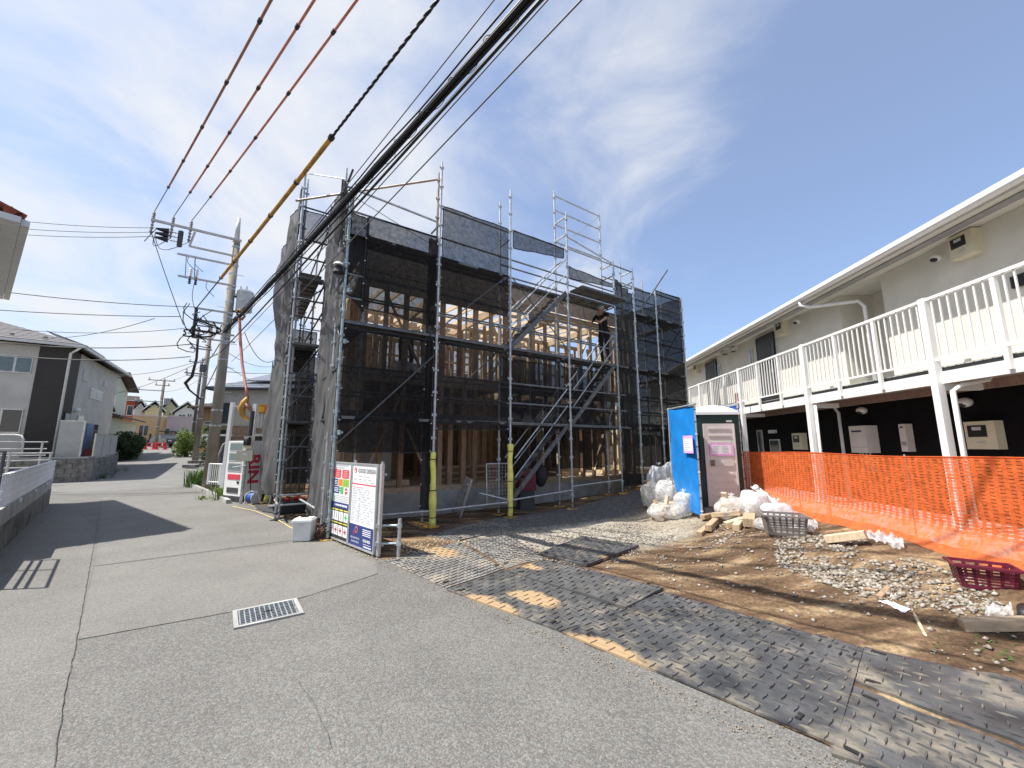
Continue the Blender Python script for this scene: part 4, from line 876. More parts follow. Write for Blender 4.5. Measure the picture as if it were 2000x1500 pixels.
# ------------------------------------------------------------------ people
def person(name, label, J, edges, parts, hairc, face, hatmat=None, extra=None):
    """J: joint -> (pos, radius); edges between joints; parts: joint -> material index"""
    names = list(J); idx = {n: i for i, n in enumerate(names)}
    me = bpy.data.meshes.new('body'); me.from_pydata([tuple(J[n][0]) for n in names], [(idx[a], idx[b]) for a, b in edges], [])
    ob = bpy.data.objects.new('body', me); sc.collection.objects.link(ob)
    sk = ob.modifiers.new('skin', 'SKIN'); sub = ob.modifiers.new('sub', 'SUBSURF'); sub.levels = 1; sub.render_levels = 1
    for n in names:
        v = me.skin_vertices[0].data[idx[n]]; r = J[n][1]; v.radius = r if isinstance(r, tuple) else (r, r); v.use_root = (n == 'pelvis')
    dg = bpy.context.evaluated_depsgraph_get(); m2 = bpy.data.meshes.new_from_object(ob.evaluated_get(dg)); bpy.data.objects.remove(ob)
    mats = [m_['skin'], m_['navyc'], m_['blackc'], m_['dkgrey']]
    m2.materials.clear()
    for q in mats: m2.materials.append(q)
    segs = [(V(J[a][0]), V(J[b][0]), b) for a, b in edges]
    for p in m2.polygons:
        c = V(p.center); best = (9, None)
        for a, b, n in segs:
            d = b - a; t = min(max((c - a).dot(d) / max(d.length_squared, 1e-9), 0), 1); ds = (a + d * t - c).length
            if ds < best[0]: best = (ds, n)
        p.material_index = parts.get(best[1], 1); p.use_smooth = True
    t = thing('person', label, 'person', tuple(V(J['foot_l'][0]).lerp(V(J['foot_r'][0]), .5)))
    o = bpy.data.objects.new('body', m2); setp(o, t, Matrix.Identity(4)); KIDS.setdefault(t, []).append(o)
    h = V(J['head'][0]); f = V(face).normalized(); sd = f.cross(V(0, 0, 1)).normalized(); up = sd.cross(f)
    mb = MB(); mb.ball(h - f * .015 + up * .025, .108, 12, 8, (1, 1, 1)); mb.build('hair' if not hatmat else 'helmet', m_[hatmat or 'hair'], t, True)
    if hatmat:
        mb = MB(); mb.cyl(h + up * .02, h + up * .035, .135, .12, n=14); mb.build('helmet_brim', m_[hatmat], t)
    for k in (-1, 1):
        mb = MB(); mb.ball(h + f * .093 + sd * k * .035 + up * .0, .012, 6, 4); mb.build('eye', m_['black'], t)
    mb = MB(); mb.cyl(h + f * .10 + up * .0, h + f * .125 - up * .035, .009, .016, n=6); mb.build('nose', m_['skin'], t)
    mb = MB(); mb.beam(h + f * .100 - up * .06 - sd * .025, h + f * .100 - up * .06 + sd * .025, .01, .012); mb.build('mouth', m_['maroon'], t)
    return t
def body_edges(hands=True):
    E = [('pelvis', 'waist'), ('waist', 'chest'), ('chest', 'neck'), ('neck', 'head')]
    for s in 'lr':
        E += [('pelvis', 'hip_' + s), ('hip_' + s, 'knee_' + s), ('knee_' + s, 'ankle_' + s), ('ankle_' + s, 'foot_' + s), ('chest', 'sh_' + s), ('sh_' + s, 'el_' + s), ('el_' + s, 'wr_' + s), ('wr_' + s, 'palm_' + s)]
        for i in range(4): E += [('palm_' + s, 'f%d_' % i + s), ('f%d_' % i + s, 'g%d_' % i + s)]
        E += [('wr_' + s, 'th_' + s)]
    return E
def make_body(base, fwd, J0):
    """J0: joint -> (side, forward, up) metres"""
    f = V(fwd).normalized(); sd = f.cross(V(0, 0, 1)); B = V(base)
    rr = dict(pelvis=(.15, .11), waist=(.14, .10), chest=(.16, .11), neck=.055, head=.095)
    rl = dict(hip=.095, knee=.062, ankle=.045, foot=.04, sh=.065, el=.045, wr=.03, palm=(.038, .018))
    J = {}
    def P(q): return B + sd * q[0] + f * q[1] + V(0, 0, q[2])
    for k, q in J0.items(): J[k] = (P(q), rr[k] if k in rr else rl[k.split('_')[0]])
    for s in 'lr':
        w = V(J['wr_' + s][0]); p = V(J['palm_' + s][0]); d = (p - w).normalized(); c = d.cross(f if abs(d.dot(f)) < .8 else sd).normalized()
        for i in range(4):
            a = p + c * (.027 - .018 * i) + d * (.045 - .006 * abs(i - 1.3)); J['f%d_' % i + s] = (a, .0095); J['g%d_' % i + s] = (a + d * .028 + d.cross(c) * .018, .008)
        J['th_' + s] = (w + d * .035 + c * .05, .0105)
    return J
pm = {}
for s in 'lr':
    for n in ('wr', 'palm', 'th'): pm[n + '_' + s] = 0
    for i in range(4): pm['f%d_' % i + s] = 0; pm['g%d_' % i + s] = 0
    for n in ('hip', 'knee', 'ankle'): pm[n + '_' + s] = 2
    pm['foot_' + s] = 3; pm['sh_' + s] = 1; pm['el_' + s] = 1
pm.update(head=0, neck=0, waist=1, chest=1)
# worker on the upper floor, bent forward away from us
c = S(1.72, HB + .38, F2 + .03)
J = make_body(c, UX * .7 + VX * .8, dict(pelvis=(0, -.06, .86), waist=(0, .08, 1.0), chest=(0, .28, 1.09), neck=(0, .43, 1.10), head=(.0, .56, 1.06), hip_l=(-.1, -.05, .82), knee_l=(-.12, .03, .44), ankle_l=(-.13, -.05, .07), foot_l=(-.14, .09, .03), hip_r=(.1, -.05, .82), knee_r=(.12, .08, .44), ankle_r=(.13, .0, .07), foot_r=(.14, .14, .03), sh_l=(-.19, .30, 1.06), el_l=(-.26, .38, .80), wr_l=(-.20, .52, .62), palm_l=(-.18, .57, .56), sh_r=(.19, .30, 1.06), el_r=(.27, .36, .80), wr_r=(.20, .5, .62), palm_r=(.17, .55, .56)))
person('worker', 'worker in navy shirt bending over on the upper floor of the timber house', J, body_edges(), pm, 'hair', (UX * .7 + VX * .8) * .6 + V(0, 0, -.7))
# worker on the scaffold deck reaching left
c = S(7.0, .26, 3.79); lf = -UX * .95 - VX * .3
J = make_body(c, lf, dict(pelvis=(0, 0, .92), waist=(0, .04, 1.10), chest=(0, .11, 1.33), neck=(0, .15, 1.50), head=(0, .19, 1.63), hip_l=(-.1, 0, .88), knee_l=(-.11, .10, .48), ankle_l=(-.11, .0, .08), foot_l=(-.12, .15, .03), hip_r=(.1, 0, .88), knee_r=(.11, .0, .48), ankle_r=(.11, -.1, .08), foot_r=(.12, .05, .03), sh_l=(-.19, .12, 1.42), el_l=(-.22, .33, 1.24), wr_l=(-.16, .56, 1.08), palm_l=(-.15, .64, 1.06), sh_r=(.19, .1, 1.42), el_r=(.26, .28, 1.20), wr_r=(.2, .5, 1.12), palm_r=(.19, .58, 1.12)))
pm2 = dict(pm)
for k in ('waist', 'chest', 'sh_l', 'sh_r', 'el_l', 'el_r'): pm2[k] = 2
person('worker', 'worker in black clothes and pale helmet reaching left on the scaffold deck', J, body_edges(), pm2, 'hair', lf + V(0, 0, -.25), 'helmet')

# ------------------------------------------------------------------ apartment house on the right
AD = V(.0576, .998, 0); AF = Fr((6.48, 0), AD, V(-.998, .0576, 0))
apt = thing('apartment_house', 'two-storey cream apartment house with white balcony railing and black ground floor', 'apartment house', tuple(AF.P(8, .27, 0)))
WO = -.62; A0, A1 = .5, 24.0
AF.part('apron', m_['concrete'], None, A0, A1, -.3, .27, -1.2, 1.25, kind='structure')
sr1, sr0 = hit(AF, 1652, 690, WO)[0], hit(AF, 1741, 690, WO)[0]
for a0, a1 in ((A0, sr0), (sr1, A1)): AF.part('wall', m_['cream'], apt, a0, a1, 2.78, 4.97, -3.0, WO)
AF.part('recess_wall', m_['cream'], apt, sr0, sr1, 2.78, 4.97, -3.0, WO - .75)
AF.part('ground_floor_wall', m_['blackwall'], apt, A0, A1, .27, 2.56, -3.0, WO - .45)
AF.part('walkway_slab', m_['ltgrey'], apt, A0, A1, 2.66, 2.775, WO - .44, -.07)
AF.part('soffit', m_['soffit'], apt, A0, A1, 2.60, 2.655, WO - .44, -.08)
AF.part('edge_beam', m_['white'], apt, A0, A1, 2.50, 2.69, -.06, -.0)
AF.part('inner_beam', m_['soffit'], apt, A0, A1, 2.46, 2.595, WO - .44, WO - .33)
AF.part('dark_gap_strip', m_['dkgrey'], apt, A0, A1, 2.70, 2.76, -.068, -.055)  # dark strip painted in for the dim gap above the edge beam
# roof: eave board, fascia, gutter
AF.part('eave_soffit', m_['eave'], apt, A0, A1, 4.975, 5.01, -3.0, .02)
mb = MB(); mb.hexa([AF.P(A0, 5.03, .02), AF.P(A1, 5.03, .02), AF.P(A1, 6.5, -5), AF.P(A0, 6.5, -5), AF.P(A0, 5.11, .06), AF.P(A1, 5.11, .06), AF.P(A1, 6.58, -5), AF.P(A0, 6.58, -5)]); mb.build('roof', m_['roof_b'], apt)
AF.part('back_wall', m_['cream'], apt, A0, A1, .27, 6.4, -5.2, -5.0)
AF.part('fascia', m_['offwhite'], apt, A0, A1, 4.91, 5.04, .022, .04)
mb = MB()
prof = [(.045, 4.95), (.14, 4.95), (.165, 4.98), (.165, 5.06), (.15, 5.06), (.15, 4.985), (.13, 4.965), (.055, 4.965), (.055, 5.06), (.045, 5.06)]
n = len(prof); mb.add([AF.P(A0, z, o) for o, z in prof] + [AF.P(A1, z, o) for o, z in prof], [(i, (i + 1) % n, n + (i + 1) % n, n + i) for i in range(n)] + [tuple(range(n - 1, -1, -1)), tuple(range(n, 2 * n))]); mb.build('gutter', m_['white'], apt)
AF.part('eave_vent_strip', m_['grey'], apt, A0, A1, 4.95, 4.974, WO + .25, WO + .42)
# railing: columns, posts, rails and balusters one by one
cols = [.25, 3.25, 6.25, 9.25, 12.25, 15.25, 18.25, 21.25]
for s in cols:
    AF.part('column', m_['white'], apt, s - .055, s + .055, .27, 3.93, -.03, .075)
    AF.part('bracket', m_['white'], apt, s - .035, s + .035, 2.40, 2.50, WO, -.035)
for s in np.arange(.25, 23, 1.0):
    if min(abs(s - c) for c in cols) < .1: continue
    AF.part('railing_post', m_['white'], apt, s - .03, s + .03, 2.55, 3.87, .003, .055)
AF.part('top_rail', m_['white'], apt, A0, A1, 3.87, 3.915, -.01, .06); AF.part('bottom_rail', m_['white'], apt, A0, A1, 2.865, 2.90, .012, .045)
for i in range(int((19 - 2.6) / .125)):
    s = 2.75 + .125 * i
    if abs((s - .25) % 1.0) < .04 or abs((s - .25) % 1.0) > .96: continue
    bar('baluster', AF.P(s, 2.9, .03), AF.P(s, 3.87, .03), .02, .02, m_['white'], apt)
def apx(px0, py0, px1, py1, o):
    a, b = hit(AF, px0, py0, o), hit(AF, px1, py1, o); c, d = hit(AF, px0, py1, o), hit(AF, px1, py0, o)
    return min(a[0], b[0]), max(a[0], b[0]), (c[1] + b[1]) / 2, (a[1] + d[1]) / 2
def abox(name, m, s, z, w, h, o, dep, parent=apt): return AF.part(name, m_[m], parent, s - w / 2, s + w / 2, z - h / 2, z + h / 2, o, o + dep)
def meter(px, py, o, w, h, dep):
    s, z = hit(AF, px, py, o); p = abox('meter_box', 'cream2', s, z, w, h, o, dep)
    abox('meter_window', 'black', s + w * .08, z + h * .15, w * .62, h * .42, o + dep, .006, p); abox('meter_dial', 'ltgrey', s + w * .08, z + h * .24, w * .3, h * .12, o + dep + .006, .004, p); abox('meter_label', 'ltgrey', s, z - h * .25, w * .3, h * .08, o + dep, .004, p)
meter(1896, 478, WO, .36, .40, .16); meter(1533, 641, WO, .36, .42, .16); meter(1932, 850, WO - .45, .46, .46, .14); meter(1567, 862, WO - .45, .42, .46, .14); meter(1364, 720, WO, .34, .42, .14)
def dome(px, py, o, r=.085):
    s, z = hit(AF, px, py, o); c = AF.P(s, z, o + .05); mb = MB(); mb.ball(c, r, 12, 8, (1, 1, .75)); h = mb.build('vent_hood', m_['white'], apt, True)
    mb = MB(); mb.ball(c + AF.n * .03 - V(0, 0, .025), r * .72, 10, 6, (1, 1, .7)); mb.build('vent_grille', m_['black'], h, True)
for q in ((1834, 504), (1560, 628), (1660, 584)): dome(*q, WO if q[0] != 1660 else WO - .75)
for q in ((1890, 786), (1688, 802)): dome(*q, WO - .45, .11)
for q in ((1420, 686), (1437, 680)):
    s, z = hit(AF, *q, WO); mb = MB(); mb.hexa([AF.P(s - .14, z - .1, WO), AF.P(s + .14, z - .1, WO), AF.P(s + .14, z - .12, WO + .2), AF.P(s - .14, z - .12, WO + .2), AF.P(s - .14, z + .1, WO), AF.P(s + .14, z + .1, WO), AF.P(s + .14, z - .02, WO + .2), AF.P(s - .14, z - .02, WO + .2)][::1]); h = mb.build('vent_hood', m_['offwhite'], apt)
    AF.part('vent_grille', m_['black'], h, s - .1, s + .1, z - .126, z - .121, WO + .03, WO + .18)
def door(px0, py0, px1, z0, m, o, top=None):
    s0, s1, _, z1 = apx(px0, py0, px1, py0 + 5, o)
    d = AF.part('door', m_[m], apt, s0, s1, z0, z0 + 2.02, o + .002, o + .05)
    for a0, a1, b0, b1 in ((s0 - .06, s0, z0, z0 + 2.08), (s1, s1 + .06, z0, z0 + 2.08), (s0, s1, z0 + 2.022, z0 + 2.08)): AF.part('door_frame', m_['alu_dk'], d, a0, a1, b0, b1, o, o + .06)
    AF.part('door_panel', m_['dkgrey'], d, s0 + .12, s1 - .12, z0 + .25, z0 + 1.85, o + .05, o + .058); AF.part('handle', m_['alu'], d, s0 + .05, s0 + .08, z0 + .85, z0 + 1.15, o + .05, o + .10)
door(1481, 668, 1512, 2.79, 'alu_dk', WO); door(1381, 716, 1400, 2.79, 'alu_dk', WO)
def awin(px0, py0, px1, py1, o, fr='alu', pane='glass_g'):
    s0, s1, z0, z1 = apx(px0, py0, px1, py1, o); w = AF.part('window', m_[fr], apt, s0, s1, z0, z1, o, o + .03)
    AF.part('pane', m_[pane], w, s0 + .04, s1 - .04, z0 + .04, z1 - .04, o + .03, o + .034)
awin(1464, 680, 1475, 735, WO); awin(1402, 712, 1411, 752, WO); awin(1479, 840, 1494, 890, WO - .45, 'ltgrey', 'glass'); awin(1504, 858, 1527, 892, WO - .45, 'ltgrey', 'glass')
def heater(s, z, w, h, o, dep, m='offwhite'):
    p = abox('water_heater', m, s, z, w, h, o, dep); abox('exhaust_slot', 'black', s + w * .05, z + h * .30, w * .6, h * .06, o + dep, .004, p); abox('cover_seam', 'grey', s, z - h * .3, w * .92, .006, o + dep, .003, p)
    for k in (-.3, -.1, .12, .3):
        rod('pipe', AF.P(s + w * k, z - h / 2, o + dep * .6), AF.P(s + w * k * 1.1, z - h / 2 - .42, o + dep * .3), .016, m_['grey'], p)
s, z = hit(AF, 1672, 640, WO - .5); heater(s, 3.95, .46, .62, WO - .74, .30)
s, z = hit(AF, 1735, 610, WO - .6); heater(s, 4.05, .26, .66, WO - .74, .2)
s, z = hit(AF, 1700, 858, WO - .45); heater(s, z, .46, .60, WO - .445, .26, 'taupe')
s0, s1, z0, z1 = apx(1769, 828, 1790, 882, WO - .45); p = AF.part('pipe_cover', m_['taupe'], apt, s0, s1, z0, z1, WO - .445, WO - .30); AF.part('cover_band', m_['black'], p, s0 + .04, s1 - .03, z1 - .08, z1 - .05, WO - .30, WO - .296); AF.part('cover_band', m_['grey'], p, s0 + .02, s1 - .02, z0 + .12, z0 + .2, WO - .30, WO - .296)
s, z = hit(AF, 1512, 843, WO - .45); abox('wall_lamp', 'glow', s, z, .3, .1, WO - .45, .1)
s, z = hit(AF, 1992, 548, WO); abox('vent_grille', 'black', s, z, .18, .18, WO, .03)
# pipes
s = hit(AF, 1562, 590, .1)[0]
mb = MB(); mb.tube([AF.P(s, 4.95, .1), AF.P(s, 4.84, .1), AF.P(s - .1, 4.76, -.05), AF.P(s - .9, 4.60, WO + .12), AF.P(s - 1.0, 4.45, WO + .09), AF.P(s - 1.0, 2.8, WO + .09)], .036, 8); mb.build('downpipe', m_['white'], apt, True)
mb = MB(); mb.tube([AF.P(5.95, 2.62, -.5), AF.P(5.95, 2.52, -.42), AF.P(6.0, 2.46, -.1), AF.P(6.04, 2.36, .02), AF.P(6.04, .27, .02)], .036, 8); mb.build('downpipe', m_['white'], apt, True)
s = hit(AF, 1637, 800, -.6)[0]
mb = MB(); mb.tube([AF.P(s + .1, 2.6, -.6), AF.P(s + .1, 2.40, -.6), AF.P(s, 2.28, -.6), AF.P(s, .27, -.6)], .032, 8); mb.build('downpipe', m_['ltgrey'], apt, True)
mb = MB(); mb.tube([AF.P(9.12, 2.45, -.02), AF.P(9.12, .27, -.02)], .03, 8); mb.build('downpipe', m_['white'], apt, True)
s, z = hit(AF, 1437, 760, WO + .2); ext = AF.part('fire_extinguisher', m_['red'], apt, s - .06, s + .06, 2.79, 3.3, WO + .1, WO + .22)

# ------------------------------------------------------------------ orange mesh fence
OF = Fr((4.57, 0), AD, V(-.998, .0576, 0)); FS0, FS1 = 2.4, 9.15
def ofp(s, h, d=0):
    p = OF.P(s, 0, 0); zg = ground(p.x, p.y) + .01; zt = 1.405 + .012 * math.sin(s * 2.1)
    o = (.22 * max(0, 1 - h / .26) ** 1.3) + .022 * nz(s * 1.1, h * 1.5, 8) * (1 - h * .6) + .012 * nz(s * 5, h * 3, 2) + d
    q = OF.P(s, 0, o); zz = ground(q.x, q.y) + .012
    return V(q.x, q.y, zz * (1 - h) + zt * h)
of = thing('mesh_fence', 'bright orange plastic mesh fence strung in front of the apartment house', 'fence', tuple(ofp(6, 0)))
mb = MB(); ns = int((FS1 - FS0) / .08); H0 = .205; rows = 23
for i in range(rows):
    h0 = H0 + (1 - H0) * i / rows; h1 = h0 + (1 - H0) / rows * .85
    for k in range(ns):
        a, b = FS0 + (FS1 - FS0) * k / ns, FS0 + (FS1 - FS0) * (k + 1) / ns; mb.quad(ofp(a, h0), ofp(b, h0), ofp(b, h1), ofp(a, h1))
mb.build('horizontal_strand', m_['orange'], of, kind='stuff')
mb = MB(); nv = int((FS1 - FS0) / .088)
for k in range(nv):
    a = FS0 + (FS1 - FS0) * k / nv
    for i in range(rows):
        h0 = H0 + (1 - H0) * i / rows; h1 = H0 + (1 - H0) * (i + 1) / rows; mb.quad(ofp(a, h0, .002), ofp(a + .044, h0, .002), ofp(a + .044, h1, .002), ofp(a, h1, .002))
mb.build('vertical_strand', m_['orange'], of, kind='stuff')
mb = MB(); mb.grid(lambda u, v: tuple(ofp(FS0 + (FS1 - FS0) * u, H0 * v * 1.02, -.002)), ns, 6); mb.build('folded_hem', m_['orange'], of)
mb = MB(); mb.tube([ofp(FS0 + (FS1 - FS0) * i / 40, 1.0, .004) for i in range(41)], .006, 5); mb.build('top_cord', m_['orange'], of)
for s in (3.0, 5.0, 7.1, 9.1):
    p = OF.P(s, 0, -.03); rod('fence_stake', (p.x, p.y, ground(p.x, p.y)), (p.x, p.y, 1.42), .011, m_['steel'], of)
t = thing('water_tap', 'small metal standpipe tap seen through the orange fence', 'tap', tuple(ofp(6.6, .4, -.12)))
c = at(1620, 985, 6.9); p = V(c.x, c.y, ground(c.x, c.y)); rod('riser', p, V(c.x, c.y, c.z - .05), .02, m_['grey'], t); mb = MB(); mb.tube([c, c + V(-.06, -.05, 0), c + V(-.09, -.08, -.05)], .014); mb.build('spout', m_['steel'], t)

# ------------------------------------------------------------------ portable toilet and its blue tarpaulin screens
TX, TY = 3.83, 8.15; tz = .17
toi = thing('portable_toilet', 'portable site toilet with beige door, dark green body and white roof', 'toilet', (TX + .4, TY, tz))
TF = Fr((TX, TY), V(1, -.13, 0), V(-.13, -1, 0)); TW = .80; TD = .85
TF.part('base', m_['grey'], toi, 0, TW, tz - .15, tz + .14, -TD, .06); TF.part('body', m_['green_dk'], toi, .01, TW - .01, tz + .14, tz + 1.98, -TD, .0)
TF.part('roof_lip', m_['white'], toi, -.03, TW + .03, tz + 1.985, tz + 2.04, -TD - .03, .04)
mb = MB(); mb.grid(lambda u, v: tuple(TF.P(-.025 + (TW + .05) * u, tz + 2.035 + .17 * (max(1 - (2 * u - 1) ** 2, 0) ** .55) * (max(1 - abs(2 * v - 1) ** 3, 0) ** .6), .035 - (TD + .06) * v)), 18, 14); mb.build('roof', m_['white'], toi, True)
D0, D1 = .085, .685
dr = TF.part('door', m_['taupe'], toi, D0, D1, tz + .16, tz + 1.80, .002, .035)
for z in (1.70, 1.56, 1.42, .80, .66, .52, .38, .24): TF.part('groove', m_['taupe'], dr, D0 + .09, D1 - .09, tz + z - .018, tz + z + .018, .0352, .048)
TF.part('door_edge', m_['taupe'], dr, D1 - .03, D1 - .002, tz + .17, tz + 1.78, .036, .046)
TF.part('lock_plate', m_['ltgrey'], dr, D0 + .08, D0 + .28, tz + .94, tz + 1.08, .036, .042); TF.part('lock', m_['oldwood'], dr, D0 + .09, D0 + .17, tz + .955, tz + 1.065, .0425, .055)
TF.part('handle_recess', m_['taupe'], dr, D0 + .31, D1 - .07, tz + .95, tz + 1.07, .036, .052); TF.part('hinge', m_['ltgrey'], toi, D1 - .14, D1 - .03, tz + 1.83, tz + 1.87, .001, .02)
pn = TF.part('notice', m_['pink'], dr, D0 + .09, D1 - .06, tz + 1.16, tz + 1.40, .049, .051); TF.part('notice_sheet', m_['paper'], pn, D0 + .13, D1 - .10, tz + 1.19, tz + 1.365, .0515, .0525)
for j in range(5):
    for i in range(2): TF.part('print_line', m_['gprint'], pn, D0 + .15 + .18 * i, D0 + .15 + .18 * i + .09 + .04 * R.random(), tz + 1.21 + .03 * j, tz + 1.222 + .03 * j, .0528, .0535)
TF.part('step', m_['grey'], toi, .05, TW - .05, tz - .15, tz + .03, .061, .26)
def screen(p0, p1, z0, z1, m, label, notice=False, zz0=None, zz1=None):
    F = Fr(p0, V(p1[0] - p0[0], p1[1] - p0[1], 0), V((p1[1] - p0[1]), -(p1[0] - p0[0]), 0)); W = math.hypot(p1[0] - p0[0], p1[1] - p0[1])
    t = thing('tarp_screen', label, 'tarpaulin screen', (p0[0], p0[1], z0))
    mb = MB(); sm = W * .3
    def fn(u, v):
        pinch = 1 - .0 * v
        s = .02 + (W - .04) * u; o = .035 * nz(s * 2.2, v * 2.3, 1) + .02 * nz(s * 5, v * 5, 6)
        if v < .35: s = s + (.35 - v) * .55 * (1 - u) * W   # loose lower corner swings in
        return tuple(F.P(s, z0 + .12 + (z1 - z0 - .14) * v, o))
    mb.grid(fn, 18, 30); mb.build('tarpaulin', m_[m], t, True)
    for s in (0, W): rod('frame_pole', F.P(s, ground(*F.P(s, 0).xy), 0), F.P(s, z1 + .03, 0), .017, m_['steel'], t)
    rod('frame_pole', F.P(-.05, z1, 0), F.P(W + .05, z1, 0), .017, m_['steel'], t)
    for i in range(9):
        z = z0 + .2 + (z1 - z0 - .3) * i / 8
        mb = MB(); c = F.P(W if notice else W, z, 0); mb.cyl(c - V(0, 0, .008), c + V(0, 0, .008), .026, n=8); mb.build('tie', m_['tie' if i % 3 == 0 else 'black'], t)
    if notice:
        q = F.part('notice', m_['pink'], t, W - .42, W - .05, z0 + 1.26, z0 + 1.60, .06, .062); F.part('notice_sheet', m_['paper'], q, W - .40, W - .07, z0 + 1.30, z0 + 1.54, .0625, .0635)
        for j in range(5): F.part('print_line', m_['gprint'], q, W - .38, W - .30 + .15 * R.random(), z0 + 1.32 + .04 * j, z0 + 1.333 + .04 * j, .064, .0645)
    return t
screen((3.47, 8.75), (3.54, 7.62), .12, 2.32, 'tarp', 'bright blue tarpaulin screen left of the portable toilet, with pink notice', True)
screen((4.66, 9.3), (4.66, 8.12), .2, 2.38, 'tarp2', 'darker blue tarpaulin screen right of the portable toilet')

# ------------------------------------------------------------------ rubbish bags, offcuts, crates
def bag(px, py, w, h, m, label, seed, d=None, wood=0, lean=0.0, dz=0.0, tone='wood_p'):
    c = G(px, py); c.z += dz - .02; d = d or w * .85
    t = thing('rubbish_bag', label, 'rubbish bag', tuple(c), group='bags of building rubbish')
    mb = MB()
    def fn(q):
        k = 1 + .22 * nz(q.x * 1.6 + seed, q.y * 1.6, q.z * 1.6) + .10 * nz(q.x * 5 + seed, q.y * 5, q.z * 5) + .05 * abs(nz(q.x * 13 + seed, q.y * 13, q.z * 9))
        if q.z > .75: k *= 1 - .35 * (q.z - .75) * 4 * .6
        return k
    mb.ball((0, 0, 0), 1, 30, 20, (w / 2, d / 2, h / 2), fn)
    ca, sa = math.cos(seed * 1.3), math.sin(seed * 1.3)
    mb.v = [(c.x + x + lean * (z / h + .5), c.y + y, c.z + max(z + h / 2, .0)) for x, y, z in mb.v]
    mb.build('bag', m_[m], t, True)
    mb = MB(); tp = V(c.x + lean, c.y, c.z + h * .93)
    for k in range(5):
        a = k * 1.3 + seed; mb.add([tp, tp + V(math.cos(a) * .05, math.sin(a) * .05, .07), tp + V(math.cos(a + .7) * .06, math.sin(a + .7) * .05, .05)], [(0, 1, 2)])
    mb.build('tied_neck', m_[m], t)
    for i in range(wood):
        rr = random.Random(seed * 17 + i); p = V(c.x + (rr.random() - .5) * w * .4, c.y + (rr.random() - .5) * d * .35, c.z + h * (.25 + .45 * rr.random()))
        dd = V(rr.random() - .5, rr.random() - .5, (rr.random() - .3) * 1.4).normalized() * (w * .32 * (.6 + .6 * rr.random())); bar('offcut', p - dd, p + dd, .09, .045, m_[rr.choice([tone, 'wood', 'wood_p'])], t)
    return t
bag(1278, 992, .58, .62, 'bag', 'clear rubbish bag of wood scraps at the left of the heap by the scaffold', 1, wood=6)
bag(1290, 970, .56, .70, 'bagw', 'bluish white rubbish bag at the top left of the heap by the blue screen', 2, dz=.12)
bag(1318, 966, .50, .76, 'bagw', 'pale rubbish bag topmost against the blue screen', 3, dz=.14)
bag(1308, 992, .60, .60, 'bag', 'crumpled clear rubbish bag in the middle of the heap by the blue screen', 4, wood=4, dz=.05)
bag(1302, 1014, .72, .36, 'bag', 'flat clear bag holding square timber blocks at the front of the heap', 5, wood=7)
bag(1338, 1010, .42, .54, 'bag', 'clear bag of timber offcuts touching the foot of the blue screen', 6, wood=6)
bag(1330, 988, .48, .46, 'bag', 'clear bag with upright boards sticking out by the blue screen', 7, wood=3, dz=.05)
t = thing('board_bundle', 'short boards standing upright out of a bag by the blue screen', 'boards', tuple(G(1328, 985)))
c = G(1328, 985)
for i in range(6): p = c + V(-.10 + .06 * i, -.12 + .03 * (i % 2), .30); bar('board', p, p + V(-.02 + .015 * i, .02, .48 + .05 * (i % 3)), .05, .09, m_[('wood', 'wood_p', 'wood')[i % 3]], t)
bag(1432, 1018, .52, .42, 'bag', 'clear rubbish bag of wood scraps in front of the toilet door', 8, wood=6, dz=.04)
bag(1478, 1016, .52, .50, 'bagw', 'full white rubbish bag right of the toilet', 9, dz=.05)
bag(1520, 1022, .44, .34, 'bagw', 'small white rubbish bag behind the grey crate', 10, dz=.03)
bag(1500, 1034, .40, .2, 'bag', 'limp clear bag between the timber blocks and the grey crate', 11)
def log(px0, py0, px1, py1, w, h, label, m='wood_h', name='timber_offcut', cat='timber', dz=0, dz1=None, group=None, zoff=0):
    p, q = G(px0, py0), G(px1, py1); p.z += h / 2 + dz; q.z += h / 2 + (dz if dz1 is None else dz1)
    mb = MB(); d = (q - p).normalized(); e = .006
    sd = d.cross(V(0, 0, 1)).normalized(); up = sd.cross(d)
    def ring(c, k): return [c + sd * (w / 2 * a - (k if a > 0 else -k) * .0) + up * (h / 2 * b) for a, b in ((-1, -1), (1, -1), (1, 1), (-1, 1))]
    def ch(c, s_):   # chamfered octagon section
        o = []
        for a, b in ((-1, -1), (1, -1), (1, 1), (-1, 1)):
            x, y = w / 2 * a, h / 2 * b
            for u, v in (((x - e * a, y), (x, y - e * b)) if a * b < 0 else ((x, y - e * b), (x - e * a, y))): o.append(c + sd * u * s_ + up * v * s_)
        return o
    r = [o for c, s_ in ((p, .94), (p + d * e, 1), (q - d * e, 1), (q, .94)) for o in ch(c, s_)]
    mb.add(r, [tuple(range(8)), tuple(range(31, 23, -1))] + [(j * 8 + i, (j + 1) * 8 + i, (j + 1) * 8 + (i + 1) % 8, j * 8 + (i + 1) % 8) for j in range(3) for i in range(8)])
    return mb.build(name, m_[m], None, False, label, cat, group)
gt = 'square timber offcuts in front of the toilet'
log(1366, 1050, 1392, 1028, .09, .09, 'timber block with its end grain facing us, lowest at the left of the offcut pile', 'wood', group=gt)
log(1384, 1044, 1410, 1018, .1, .1, 'timber block lying crosswise behind the lowest offcut', 'wood', dz=.05, group=gt)
log(1392, 1026, 1448, 1022, .10, .08, 'longest timber offcut of the pile, lying across the others', 'wood_h', dz=.13, group=gt)
log(1418, 1036, 1452, 1026, .11, .1, 'pale timber offcut in the middle of the pile', 'wood_p', dz=.03, group=gt)
log(1438, 1040, 1452, 1020, .10, .1, 'short pale offcut right of the middle of the pile', 'wood_p', dz=.02, group=gt)
